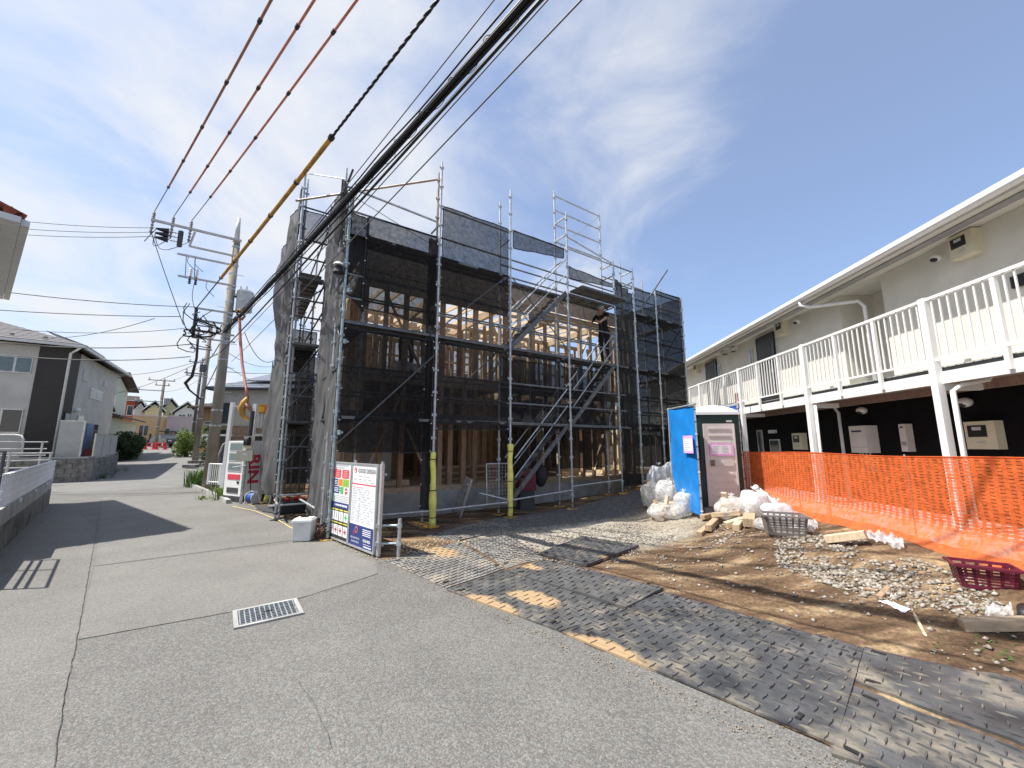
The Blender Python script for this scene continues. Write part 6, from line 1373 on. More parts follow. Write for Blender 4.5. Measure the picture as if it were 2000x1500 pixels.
# amber-sheathed low-voltage cable
p = V(px0, py0 - .2, 6.35) + PU * .82; q = near(845, 6.45, 4, p); t = thing('power_line', 'low-voltage cable in an amber pipe cover, black and twisted beyond the cover', 'power line', tuple(p))
P = wpts(p, q, .10, 60); mb = MB(); mb.tube(P, .016, 6); mb.build('conductor', m_['cable'], t, True)
def kpx(P, x):   # index of the point nearest a picture column, used once to end the cover
    best = min(range(len(P)), key=lambda i: abs(1000 + FPX * P[i].x / max(P[i].y * CP + (P[i].z - EYE) * SP, .1) - x)); return best
i0, i1 = kpx(P, 432), kpx(P, 655); mb = MB(); mb.tube(P[i0:i1 + 1], .038, 10); mb.build('pipe_cover', m_['amber'], t, True)
for k in range(i0, i1 + 1, max((i1 - i0) // 5, 1)): mb = MB(); d = (P[k + 1] - P[k]).normalized(); mb.cyl(P[k] - d * .03, P[k] + d * .03, .048, n=10); mb.build('cover_joint', m_['black'], t)
tw = P[i1:]; 
for s in range(3):
    pts = []
    for i in range((len(tw) - 1) * 6 + 1):
        k = i / 6; a = tw[min(int(k), len(tw) - 2)].lerp(tw[min(int(k), len(tw) - 2) + 1], k - min(int(k), len(tw) - 2)); ph = i * .8 + s * 2.094; pts.append(a + V(math.cos(ph) * .7, math.cos(ph) * .7, math.sin(ph)) * .012)
    mb = MB(); mb.tube(pts, .010, 5); mb.build('strand', m_['cable'], t, True)
# black communication bundle with lashing spirals
p = V(px0, py0 - .25, 5.62) + UX * .1; q = near(1012, 5.75, 5, p); t = thing('cable_bundle', 'thick black communication cable bundle with loose lashing loops', 'cables', tuple(p))
B_ = wpts(p, q, .12, 60); BUN = B_
for dx, dz, r in ((0, 0, .021), (.05, .03, .018), (-.05, .02, .018), (.02, -.06, .016), (-.04, -.045, .015), (.09, .09, .014), (-.02, .085, .016), (.12, -.04, .010), (-.1, -.09, .010), (-.12, .06, .010)): mb = MB(); mb.tube([c + V(dx * .7, dx * .7, dz) * .62 * (1 + .3 * nz(i * .3, dx * 30)) for i, c in enumerate(B_)], r, 7); mb.build('cable', m_['cable'], t, True)
pts = []
for i in range(60 * 8):
    k = i / 8; a = B_[min(int(k), 59)].lerp(B_[min(int(k), 59) + 1], k - int(k)); r = .06 + .06 * max(0, nz(k * .6, 3)); ph = i * .42; pts.append(a + V(.7 * math.cos(ph), .7 * math.cos(ph), math.sin(ph)) * r)
mb = MB(); mb.tube(pts, .004, 4); mb.build('lashing_wire', m_['cable'], t, True)
for k, rr_ in ((3, .06), (6, .06), (10, .05)): mb = MB(); d = (B_[k + 1] - B_[k]).normalized(); mb.cyl(B_[k] - d * .2 + V(0, 0, .05), B_[k] + d * .2 + V(0, 0, .05), rr_, n=10); mb.build('splice_closure', m_['black'], t, True)
P2a = V(px0, py0 - .25, 4.85) + UX * .05; wire(P2a, near(1030, 5.15, 5, P2a), .1, .016, 'cable', 'black cable running just below the thick bundle')
c = V(px0, py0 + .1, 6.2); wire(c + UX * .2, near(944, 6.1, 5, c), .12, .007, 'cable_g', 'thin grey wire left of the thick black bundle')
c = V(px0, py0 + .1, 4.6); wire(c + UX * .2, near(1097, 4.7, 5, c), .10, .007, 'cable_g', 'thin grey wire right of the thick black bundle')
c = V(px0, py0 + .1, 5.3); wire(c + UX * .2, near(1036, 5.4, 5, c), .12, .007, 'cable_g', 'thin grey wire running along the right of the bundle')
# wires crossing to the left
def lw(z, a, pyl, sag, r, label, Yl=None, m='cable_g'):
    p = V(px0, py0 - .2, z) + PU * a; q = atz(-160, pyl, z + .05)
    wire(p, q, sag, r, m, label, group='wires crossing the lane to the left')
lw(9.0, 2.2, 402, .2, .010, 'highest of the wires crossing the sky to the left'); lw(8.84, 2.2, 422, .2, .010, 'second highest wire crossing the sky to the left'); lw(8.68, 2.2, 436, .2, .010, 'third wire crossing the sky to the left')
lw(6.4, .85, 546, .15, .013, 'black wire with a splice sleeve crossing left at mid height', m='cable'); lw(5.98, 1.2, 593, .1, .013, 'thick wire crossing left just under the spliced one', m='cable'); lw(5.6, 1.0, 616, .35, .010, 'sagging wire crossing left above the grey house roof'); lw(5.05, .8, 648, .3, .016, 'doubled wire crossing left in front of the grey house eave'); lw(4.6, .8, 670, .3, .014, 'lowest wire crossing left by the grey house gutter')
p = at(302, 622, 13.6); wire(p, at(-80, 610, 22), 1.1, .012, 'cable_g', 'service wire sagging to the grey house roof'); wire(V(px0, py0, 4.9), at(228, 732, 21), .25, .010, 'cable_g', 'wire running down to the far eave of the grey house')
wire(V(px0, py0, 5.0), at(212, 770, 27), .3, .012, 'cable_g', 'wire running down to the pale green house')
wire(AP[0] - V(0, 0, .5), V(px0, py0 - .2, 5.7) + PU * 1.1, .05, .012, 'cable_g', 'stay wire slanting down across the cross arms')
c = V(px0, py0, 5.0); wire(c, at(560, 705, 24), .5, .010, 'cable_g', 'wire running behind the scaffold from the pole, upper'); wire(c - V(0, 0, .5), at(560, 760, 26), .3, .010, 'cable_g', 'wire slanting behind the scaffold from the pole, lower'); wire(c - V(0, 0, .8), at(560, 726, 26), .1, .012, 'cable_g', 'level wire passing behind the hanging service cable')
wire(at(478, 650, 11.4), at(545, 696, 14), .5, .010, 'cable', 'slack black wire looping toward the scaffold net', n=20)
# hanging service cable with taped hook
i = kpx(B_, 468); h0 = B_[i]; t = thing('service_cable', 'orange-sleeved service cable hanging from the bundle with a taped yellow hook', 'cable', tuple(h0))
P = [h0, at(468, 622, h0.y), at(469, 660, h0.y - .1), at(473, 710, h0.y - .3), at(480, 755, h0.y - .6), at(484, 776, h0.y - .8)]
mb = MB(); mb.tube(P, [.03, .04, .045, .04, .036, .034], 8); mb.build('sleeve', m_['salmon'], t, True)
mb = MB(); a = h0; mb.tube([a + V(-.05, 0, 0), a + V(-.08, -.08, .12), a + V(0, -.1, .18), a + V(.1, -.02, .12), a + V(.12, .05, 0), a + V(.03, .05, -.12)], .03, 6); mb.build('suspension_loop', m_['amber'], t, True)
y = h0.y - .8; P = [at(484, 776, y), at(478, 787, y), at(472, 798, y), at(474, 810, y), at(481, 818, y), at(488, 818, y)]
mb = MB(); mb.tube(P, [.05, .11, .10, .075, .06, .03], 8); mb.build('taped_hook', m_['amber'], t, True)
mb = MB(); mb.tube([at(479, 788, y), at(488, 797, y), at(492, 806, y), at(496, 806, y)], [.09, .06, .03, .02], 8); mb.build('taped_hook', m_['brown_w'], t, True)
mb = MB(); mb.tube([at(487, 818, y), at(492, 815, y), at(491, 840, y), at(488, 870, y)], .014, 6); mb.build('lead', m_['black'], t, True)
# further poles down the lane
def farpole(pxb, pyb, pxt, pyt, r0, r1, label, arms, m='pole'):
    b = G(pxb, pyb); tp = at(pxt, pyt, b.y); t = thing('utility_pole', label, 'utility pole', tuple(b))
    mb = MB(); mb.cyl(b, (b.x, b.y, tp.z), r0, r1, n=12); mb.build('pole_shaft', m_[m], t, True)
    for f, a, c in arms:
        z = b.z + (tp.z - b.z) * f; bar('cross_arm', V(b.x, b.y - .15, z) - UX * a, V(b.x, b.y - .15, z) + UX * c, .08, .08, m_['grey'], t)
        for s in (-a + .1, c - .1): mb = MB(); p = V(b.x, b.y - .15, z + .05) + UX * s; mb.cyl(p, p + V(0, 0, .22), .06, .04, n=6); mb.build('insulator', m_['ltgrey'], t)
    for f in (.3, .45, .6, .72): z = b.z + (tp.z - b.z) * f; mb = MB(); mb.cyl((b.x, b.y, z), (b.x, b.y, z + .06), r0, n=12); mb.build('band', m_['steel'], t)
    return t, b, tp
t2, b2, tp2 = farpole(380, 903, 414, 632, .17, .11, 'second concrete pole just beyond the tall weathered one', ((.97, .9, .2), (.80, .9, .3), (.62, 1.0, .2)))
mb = MB(); c = V(b2.x, b2.y - .25, b2.z + (tp2.z - b2.z) * .66); mb.box(c, (.3, .22, .5)); mb.build('junction_box', m_['dkgrey'], t2)
t3, b3, tp3 = farpole(373, 880, 388, 700, .15, .10, 'third thin dark pole down the lane by the bushes', ((.95, .9, .3), (.8, 1.0, .3)), 'steel_dk')
t4, b4, tp4 = farpole(303, 875, 321, 740, .17, .11, 'far utility pole standing beside the parked black car', ((.97, 1.2, 1.0), (.90, .6, .6), (.82, 1.9, .1), (.66, 2.0, .2), (.60, 1.2, .2)))
mb = MB(); c = V(b4.x, b4.y, b4.z + (tp4.z - b4.z) * .62) + UX * .45; mb.cyl(c, c + V(0, 0, .7), .26, n=12); mb.build('transformer', m_['grey'], t4)
for k, (f, d) in enumerate(((.97, .8), (.82, .0), (.6, .3))):
    wire(V(b4.x, b4.y, b4.z + (tp4.z - b4.z) * f), V(b3.x, b3.y, b3.z + (tp3.z - b3.z) * (f - .05)), .4, .014, 'cable_g', ('upper', 'middle', 'lower')[k] + ' wire strung between the far pole and the thin dark pole')
    wire(V(b3.x, b3.y, b3.z + (tp3.z - b3.z) * (f - .05)), V(b2.x, b2.y, b2.z + (tp2.z - b2.z) * (f - .1)), .3, .014, 'cable', ('upper', 'middle', 'lower')[k] + ' wire strung between the thin dark pole and the second concrete pole')
    wire(V(b2.x, b2.y, b2.z + (tp2.z - b2.z) * (f - .1)), V(px0, py0, 6.4 - .7 * k), .2, .02, 'cable', ('upper', 'middle', 'lower')[k] + ' cable strung between the two nearest concrete poles')
P = [at(388, 640, 17), at(384, 700, 17), at(375, 735, 17.2), at(362, 748, 17.4), at(370, 762, 17.5), at(392, 780, 17.6)]
mb = MB(); mb.tube(P, [.05, .05, .06, .07, .04, .03], 7); mb.build('dangling_cable', m_['cable'], None, True, 'bundle of slack black cables drooping between the poles', 'cables')

# ------------------------------------------------------------------ low wall and fences on the left
Wn, Wf = V(-7.44, 6.04, 0), V(-12.2, 10.75, 0)
wd = (Wf - Wn).normalized(); wn = V(-wd.y, wd.x, 0); wn = wn if wn.x > 0 else -wn
WFr = Fr(Wn, wd, wn); WL = (Wf - Wn).length
lw_ = thing('garden_wall', 'low weathered concrete wall along the left edge of the road', 'wall', tuple(WFr.P(WL / 2, 0, 0)))
WFr.part('wall_body', m_['concrete_dk'], lw_, -9, WL, -.05, .40, -.14, .0); WFr.part('coping', m_['concrete'], lw_, -9, WL, .403, .65, -.15, -.01)
wf_ = thing('panel_fence', 'white board fence on top of the low concrete wall at the left edge', 'fence', tuple(WFr.P(WL / 2, .65, 0)))
s = -.6
while s < WL - .05:
    e = min(s + 2.0, WL + .02)
    for k in range(4):
        mb = MB(); WFr.box(mb, s + .005, e - .005, .69 + .108 * k, .69 + .108 * k + .100, -.035, -.012); WFr.box(mb, s + .005, e - .005, .69 + .108 * k, .69 + .108 * k + .012, -.012, .0); mb.build('board', m_['white2'], wf_)
    WFr.part('post', m_['white2'], wf_, s - .03, s + .03, .65, 1.12, -.085, -.04); WFr.part('foot_bracket', m_['white2'], wf_, e - .35, e - .25, .60, .66, -.01, .012)
    s += 2.0
WFr.part('end_post', m_['white2'], wf_, WL - .03, WL + .03, .64, 1.13, -.09, -.01); WFr.part('cap_rail', m_['white2'], wf_, -.6, WL + .03, 1.122, 1.14, -.05, .006)
pr_ = thing('pipe_railing', 'dark pipe railing on the low wall, just left of the board fence', 'railing', tuple(WFr.P(-.9, .65, 0)))
for z in (.75, .95, 1.12, 1.45): rod('rail', WFr.P(-2.2, z, -.06), WFr.P(-.68, z, -.06), .016, m_['steel_dk'], pr_)
for s in (-2.2, -1.3, -.68): rod('post', WFr.P(s, .65, -.06), WFr.P(s, 1.45, -.06), .018, m_['steel_dk'], pr_)
def pipe_fence(p, q, zs, posts, label, zb):
    t = thing('pipe_fence', label, 'fence', tuple(p), group='pale pipe fences by the grey house')
    for z in zs: rod('rail', V(p.x, p.y, z), V(q.x, q.y, z), .022, m_['ltgrey'], t)
    for k in posts: c = p.lerp(q, k); rod('post', V(c.x, c.y, zb), V(c.x, c.y, zs[0] + .03), .028, m_['ltgrey'], t)
p, q = at(-140, 885, 11.5), at(104, 884, 13.4); pipe_fence(p, q, (1.28, 1.05, .82), (.1, .62, .98), 'pale pipe fence directly behind the white board fence', 0)
p, q = at(-140, 865, 13.5), at(94, 862, 15.6); pipe_fence(p, q, (1.66, 1.4, 1.15), (.05, .5, .95), 'pale pipe fence nearer the dark siding of the grey house', .2)
t = thing('bike_rail', 'bent white pipe hoop in front of the dark siding', 'rail', tuple(at(44, 885, 15))); mb = MB(); mb.tube([at(-60, 849, 15), at(30, 849, 15), at(42, 851, 15), at(46, 858, 15), at(42, 890, 15)], .03, 8); mb.build('hoop', m_['ltgrey'], t, True)

# ------------------------------------------------------------------ houses
def courses(mb, p0, p1, q1, q0, n, th=.02):
    """overlapping roof courses on the slope with eave p0-p1 and top q0-q1"""
    p0, p1, q0, q1 = V(p0), V(p1), V(q0), V(q1); nr = (p1 - p0).cross(q0 - p0).normalized()
    if nr.z < 0: nr = -nr
    for i in range(n):
        a, b = i / n, (i + 1.12) / n
        A_, B_, C_, D_ = p0.lerp(q0, a), p1.lerp(q1, a), p1.lerp(q1, min(b, 1)), p0.lerp(q0, min(b, 1))
        mb.hexa([A_ + nr * .004, B_ + nr * .004, C_ + nr * .002, D_ + nr * .002, A_ + nr * (th + .006), B_ + nr * (th + .006), C_ + nr * .005, D_ + nr * .005])
class House:
    def __init__(s, label, corner, d, n, W, D, z0, z1, wall, roof, kind='hip', over=.45, rise=1.3, name='house', group=None, ncourse=9, fas='offwhite'):
        s.t = thing(name, label, 'house', (corner[0], corner[1], z0), group=group)
        s.F = Fr(corner, d, n); s.S = Fr(s.F.P(0, 0, 0) if True else 0, -s.F.n, -s.F.d)   # S: the left end wall
        s.E = Fr(s.F.P(W, 0, 0), -s.F.n, s.F.d)                                            # E: the right end wall
        s.W, s.D, s.z0, s.z1 = W, D, z0, z1
        s.F.part('wall', m_[wall], s.t, 0, W, z0 - .6, z1, -D, 0)
        F = s.F; o = over
        if kind == 'flat':
            s.F.part('parapet', m_[fas], s.t, -.06, W + .06, z1, z1 + .18, -D - .06, .06); return
        e = [F.P(-o, z1, o), F.P(W + o, z1, o), F.P(W + o, z1, -D - o), F.P(-o, z1, -D - o)]
        if kind == 'hip':
            r = min(W, D) / 2 + o
            if W >= D: a, b = F.P(-o + r, z1 + rise, -D / 2), F.P(W + o - r, z1 + rise, -D / 2)
            else: a, b = F.P(W / 2, z1 + rise, o - r), F.P(W / 2, z1 + rise, -D - o + r)
            if W >= D: fs = [(e[0], e[1], b, a), (e[1], e[2], b, b), (e[2], e[3], a, b), (e[3], e[0], a, a)]
            else: fs = [(e[0], e[1], a, a), (e[1], e[2], b, a), (e[2], e[3], b, b), (e[3], e[0], a, b)]
        else:   # gable with the ridge running back along n ('gable_n') or along d ('gable_d')
            if kind == 'gable_n': a, b = F.P(W / 2, z1 + rise, o), F.P(W / 2, z1 + rise, -D - o); fs = [(e[3], e[0], a, b), (e[1], e[2], b, a)]
            else: a, b = F.P(-o, z1 + rise, -D / 2), F.P(W + o, z1 + rise, -D / 2); fs = [(e[0], e[1], b, a), (e[2], e[3], a, b)]
            mb = MB()
            if kind == 'gable_n':
                pk = [F.P(0, z1, -.01), F.P(W, z1, -.01), F.P(W / 2, z1 + rise * W / (W + 2 * o), -.01)]; mb.add(pk + [q - F.n * (D - .02) for q in pk], [(0, 1, 2), (5, 4, 3), (0, 3, 4, 1), (1, 4, 5, 2), (2, 5, 3, 0)])
            else:
                pk = [F.P(.01, z1, 0), F.P(.01, z1, -D), F.P(.01, z1 + rise * D / (D + 2 * o), -D / 2)]; mb.add(pk + [q + F.d * (W - .02) for q in pk], [(0, 1, 2), (5, 4, 3), (0, 3, 4, 1), (1, 4, 5, 2), (2, 5, 3, 0)])
            mb.build('gable', m_[wall], s.t)
        mb = MB(); up = V(0, 0, .10)
        for f in fs: mb.add(list(f) + [q + up for q in f], [(3, 2, 1, 0), (4, 5, 6, 7), (0, 1, 5, 4), (1, 2, 6, 5), (2, 3, 7, 6), (3, 0, 4, 7)])
        s.roof = mb.build('roof', m_[roof], s.t)
        mb = MB()
        for f in fs: courses(mb, f[0] + up, f[1] + up, f[2] + up, f[3] + up, ncourse)
        mb.build('roof_course', m_[roof], s.roof, kind='stuff')
        g = [(0, 1), (1, 2), (3, 0)] if kind == 'hip' else ([(3, 0), (1, 2)] if kind == 'gable_n' else [(0, 1)])
        for i, j in g: bar('gutter', e[i] + V(0, 0, .03), e[j] + V(0, 0, .03), .10, .11, m_[fas], s.t)
        if kind == 'gable_n':
            bar('barge_board', e[0] + V(0, 0, .04), fs[0][2] + V(0, 0, .04), .05, .16, m_[fas], s.t); bar('barge_board', e[1] + V(0, 0, .04), fs[0][2] + V(0, 0, .04), .05, .16, m_[fas], s.t)
    def win(s, F, a0, a1, z0, z1, fr='alu', pane='glass', split=1, o=0):
        w = F.part('window', m_[fr], s.t, a0, a1, z0, z1, o, o + .04)
        for k in range(split): b0 = a0 + (a1 - a0) * k / split; b1 = a0 + (a1 - a0) * (k + 1) / split; F.part('pane', m_[pane], w, b0 + .045, b1 - .03, z0 + .05, z1 - .05, o + .041, o + .046)
        return w
UU, VV = UX, VX
# grey house with dark siding
Hc = V(-20.4, 17.75, 0)
gh = House('two-storey grey house with dark siding wrapping its corner', tuple((Hc - UU * 9)[:2]), UU, -VV, 9, 8.6, .5, 6.0, 'wall_g', 'roof', 'hip', .5, 1.75, ncourse=14)
F, E = gh.F, gh.E
F.part('dark_siding', m_['wall_d'], gh.t, hit(F, 56, 800)[0], 9.02, .3, 5.98, .002, .03); E.part('dark_siding', m_['wall_d'], gh.t, 0.0, hit(E, 146, 760)[0], .3, 5.98, .002, .03)
def fwin(px0, py0, px1, py1, Fx, **k): a, b = hit(Fx, px0, py0), hit(Fx, px1, py1); gh.win(Fx, min(a[0], b[0]), max(a[0], b[0]), min(a[1], b[1]), max(a[1], b[1]), **k)
fwin(-40, 690, 60, 730, F, pane='glass_g', split=3); fwin(-40, 796, 38, 846, F, split=2); fwin(176, 757, 197, 784, E, split=2, pane='glass_g'); fwin(163, 720, 169, 746, E, pane='frost', fr='ltgrey'); fwin(151, 810, 160, 830, E); fwin(189, 828, 194, 852, E, pane='frost', fr='ltgrey'); fwin(203, 742, 207, 757, E, fr='ltgrey', pane='frost'); fwin(124, 805, 131, 828, E, fr='alu_dk', pane='frost', o=.03); fwin(165, 832, 181, 885, E, split=2, pane='glass')
a = hit(E, 145, 801); mb = MB(); mb.ball(E.P(a[0], a[1], .1), .14, 10, 6, (1, 1, .8)); mb.build('vent_hood', m_['white'], gh.t, True)
mb = MB(); c = F.P(9.05, 0, .06); mb.tube([F.P(9.45, 5.98, .48), F.P(9.3, 5.85, .35), V(c.x, c.y, 5.72), V(c.x, c.y, .3)], .05, 8); mb.build('downpipe', m_['white'], gh.t, True)
a = hit(E, 183, 840); E.part('meter_box', m_['offwhite'], gh.t, a[0] - .1, a[0] + .12, 1.75, 2.3, .001, .15)
mb = MB(); q = F.P(9.5, 6.11, .5); 
for k in range(3): c0 = gh.F.P(5.2 + k * 1.05, 0, 0)
pv0, pv1 = E.P(1.2, 6.32, .13), E.P(4.2, 6.32, .13)
mb.hexa([E.P(1.4, 6.36, .2), E.P(4.4, 6.36, .2), E.P(4.2, 6.95, -1.3), E.P(1.6, 6.95, -1.3), E.P(1.4, 6.40, .2), E.P(4.4, 6.40, .2), E.P(4.2, 6.99, -1.3), E.P(1.6, 6.99, -1.3)]); mb.build('solar_panel', m_['solar'], gh.t)
# snow stops on the slope
for k in range(7): mb = MB(); p = F.P(2.2 + k, 6.34 + .012, .05); mb.box(p, (.12, .08, .06)); mb.build('snow_guard', m_['steel_dk'], gh.t)
# block retaining wall, built of blocks
wc = G(176, 940); RW = Fr(wc, -UU, -VV); RS = Fr(wc, VV, UU)
rw = thing('block_wall', 'stained concrete block retaining wall below the grey house', 'wall', tuple(wc))
RW.part('backing', m_['concrete_dk'], rw, .02, 6.0, -.05, .98, -.16, -.02); RS.part('backing', m_['concrete_dk'], rw, .02, min(hit(RS, 229, 905)[0], 12), -.05, .98, -.15, -.02)
RSL = min(hit(RS, 229, 905)[0], 12)
for Fx, L_ in ((RW, 4.4), (RS, RSL)):
    for r_ in range(5):
        s = -.2 * (r_ % 2)
        while s < L_:
            a0, a1 = max(s, .0), min(s + .39, L_)
            zb = groad(*Fx.P((a0 + a1) / 2, 0).xy) - .04
            if a1 - a0 > .06: bar('block', Fx.P(a0 + .004, zb + .2 * r_ + .1, -.01 + R.random() * .006), Fx.P(a1 - .004, zb + .2 * r_ + .1, -.01 + R.random() * .006), .03, .19, m_['block'], rw)
            s += .40
RW.part('coping', m_['concrete'], rw, 0, 6, .985, 1.05, -.18, .0); RS.part('coping', m_['concrete'], rw, 0, RSL, .985, 1.05, -.17, .0)
sf = thing('screen_fence', 'frosted panel fence on the block wall beside the lane', 'fence', tuple(RS.P(3, 1.05, 0)))
for k in range(int((RSL - .3) / 1.25)):
    s = .2 + 1.25 * k; RS.part('frosted_panel', m_['frost'], sf, s + .03, s + 1.2, 1.08, 2.0, -.1, -.085); RS.part('post', m_['alu'], sf, s - .025, s + .025, 1.05, 2.05, -.12, -.07)
RS.part('top_rail', m_['alu'], sf, .15, RSL - .1, 2.002, 2.04, -.115, -.075)
a0, a1 = hit(RW, 152, 860)[0], hit(RW, 104, 860)[0]
en = thing('white_enclosure', 'plain white fence panel standing on the block wall by the corner of the grey house', 'fence', tuple(RW.P(a0, 1.05, 0)))
RW.part('panel', m_['frost'], en, a0, a1, 1.05, 2.55, -.5, -.42); RW.part('post', m_['alu'], en, a0 - .06, a0, 1.05, 2.6, -.52, -.40); RW.part('rail', m_['alu'], en, a0, a1, 2.552, 2.6, -.51, -.41)
bd = thing('store_cupboard', 'blue and black garden store between the white fence and grey house wall', 'cupboard', tuple(RS.P(1.4, 1.05, -1)))
RS.part('body', mat('store_blue', (.14, .20, .32), .5), bd, .7, 1.6, 1.05, 2.5, -1.2, -.5); RS.part('sliding_door', m_['glass'], bd, 1.65, 2.5, 1.05, 2.5, -1.2, -.55); RS.part('lattice', m_['red'], bd, .7, 1.8, 1.06, 1.35, -.48, -.46)
# neighbouring house at the left edge, mostly out of frame
K = at(44, 416, 7.05); K.z = 0; e1 = atz(1, 604, 5.85) - K; e1.z = 0; e1.normalize(); e2 = V(-e1.y, e1.x, 0); e2 = e2 if e2.y < 0 else -e2
nh = thing('near_house', 'corner of a beige house with red roof tiles cut off by the left edge', 'house', tuple(K))
c_ = K + (e1 + e2) * .28
def qd(a, b): return c_ + e1 * a + e2 * b
mb = MB(); p = [qd(0, 0), qd(6.0, 0), qd(6.0, 8), qd(0, 8)]; mb.hexa([V(q.x, q.y, -.05) for q in p] + [V(q.x, q.y, 5.72) for q in p]); mb.build('wall', m_['cream'], nh)
p = [K, K + e1 * 6.6, K + e1 * 6.6 + e2 * 8.6, K + e2 * 8.6]; mb = MB(); mb.hexa([V(q.x, q.y, 5.73) for q in p] + [V(q.x, q.y, 5.86) for q in p]); mb.build('eave', m_['offwhite'], nh)
mb = MB(); mid = [K + e1 * 3.3 + e2 * 3.3, K + e1 * 3.3 + e2 * 5.3]; mb.add([V(q.x, q.y, 5.98) for q in p] + [V(q.x, q.y, 7.3) for q in mid], [(0, 1, 4), (1, 2, 5, 4), (2, 3, 5), (3, 0, 4, 5)]); rf = mb.build('roof', m_['roof_r'], nh)
mb = MB()
for i in range(22): q = K + e1 * (.15 + .3 * i) + V(0, 0, 5.95); mb.cyl(q + e2 * .0 - e2 * .04, q + e2 * .35 + V(0, 0, .14), .085, n=8)
for i in range(28): q = K + e2 * (.15 + .3 * i) + V(0, 0, 5.95); mb.cyl(q - e1 * .04, q + e1 * .35 + V(0, 0, .14), .085, n=8)
mb.build('eave_tile', m_['roof_r'], rf)
for d_, L_ in ((e1, 6.6), (e2, 8.6)): o_ = (e2 if d_ is e1 else e1) * -.06; bar('gutter', K + o_ + V(0, 0, 5.80), K + o_ + d_ * L_ + V(0, 0, 5.80), .11, .12, m_['offwhite'], nh)
# houses down the lane
g2 = V(-28.5, 27.2, 0)
h2 = House('pale green house with brown eaves behind the dark hedge', tuple((g2 - UU * 7)[:2]), UU, -VV, 7, 7.0, .8, 6.0, 'wall_pg', 'roof_br', 'gable_d', .6, 1.1, fas='roof_br')
h2.win(h2.E, 2, 3.4, 4.4, 5.3); 
mb = MB(); h2.E.box(mb, .2, 8.2, .4, 3.5, .002, .6); mb.build('lean_to_wall', m_['wall_pg'], h2.t)
mb = MB(); mb.hexa([h2.E.P(-.2, 3.85, .02), h2.E.P(8.8, 3.85, .02), h2.E.P(8.8, 3.5, 1.1), h2.E.P(-.2, 3.5, 1.1), h2.E.P(-.2, 3.97, .02), h2.E.P(8.8, 3.97, .02), h2.E.P(8.8, 3.62, 1.1), h2.E.P(-.2, 3.62, 1.1)]); mb.build('lean_to_roof', m_['roof_br'], h2.t)
mb = MB(); mb.tube([h2.E.P(1, 4.9, .06), h2.E.P(2.2, 4.6, .1), h2.E.P(3.2, 4.1, .1)], .08, 6); mb.build('flue_pipe', m_['dkgrey'], h2.t, True)
def front_house(label, x0, x1, ytop, Y, D, wall, roof, kind, rise, wins=(), zb=1.3, over=.4, fas='offwhite', **k):
    a = at(x0, ytop, Y); m_x = at((x0 + x1) / 2, ytop, Y); nn = V(-m_x.x, -m_x.y, 0).normalized(); dd = V(-nn.y, nn.x, 0); W = hit(Fr(a, dd, nn), x1, ytop)[0]
    h = House(label, (a.x, a.y), dd, nn, W, D, zb, a.z, wall, roof, kind, over, rise, fas=fas, **k)
    for px0, py0, px1, py1, sp in wins:
        p, q = hit(h.F, px0, py0), hit(h.F, px1, py1); h.win(h.F, min(p[0], q[0]), max(p[0], q[0]), min(p[1], q[1]), max(p[1], q[1]), split=sp, fr='white')
    return h
ho = front_house('orange-walled house rising behind the pale green one', 236, 264, 782, 45, 7, 'wall_o', 'roof_br', 'gable_d', .8, ((249, 792, 258, 812, 1),))
hy = front_house('flat-roofed yellow house at the end of the lane', 258, 327, 812, 52, 8, 'wall_y', 'wall_y', 'flat', 0, ((272, 830, 288, 852, 2),), over=.2, fas='cream')
hy.F.part('balcony', m_['wall_t'], hy.t, 3.4, 4.4, 3.9, 5.2, .0, .6)
hp = front_house('pinkish flat-roofed house right of the yellow one', 327, 394, 815, 50, 8, 'wall_p', 'wall_p', 'flat', 0, ((340, 842, 352, 862, 1), (322, 836, 330, 856, 1)), over=.2, fas='wall_p')
hp.F.part('entrance_canopy', m_['roof_br'], hp.t, -.6, 1.4, 3.2, 3.3, .0, 1.2)
for k, (x0, x1, y, Y, wl, lb, w) in enumerate(((283, 318, 803, 70, 'wall_y', 'small yellow gabled house, left of the far row', ((296, 815, 304, 822, 1),)), (320, 346, 797, 74, 'wall_y', 'small yellow gabled house in the middle of the far row', ((330, 806, 336, 812, 1),)), (342, 386, 806, 66, 'wall_w', 'white gabled house at the right of the far row', ((349, 809, 362, 815, 2), (366, 808, 374, 815, 2))), (262, 284, 800, 72, 'wall_w', 'grey-roofed house at the left end of the far row', ()))):
    front_house(lb, x0, x1, y, Y, 9, wl, 'roof', 'gable_n', 1.9, w, over=.5, group='gabled houses beyond the lane')
mb = MB()
for i in range(40):
    x = -260 + 9 * i; h_ = 9 + 5 * nz(x * .02, 3) + 2 * nz(x * .11, 8); mb.ball((x, 210 + 14 * nz(x * .05, 1), 0), 1, 10, 6, (13, 10, h_))
mb.build('hills', m_['leaf_d'], None, True, kind='structure')
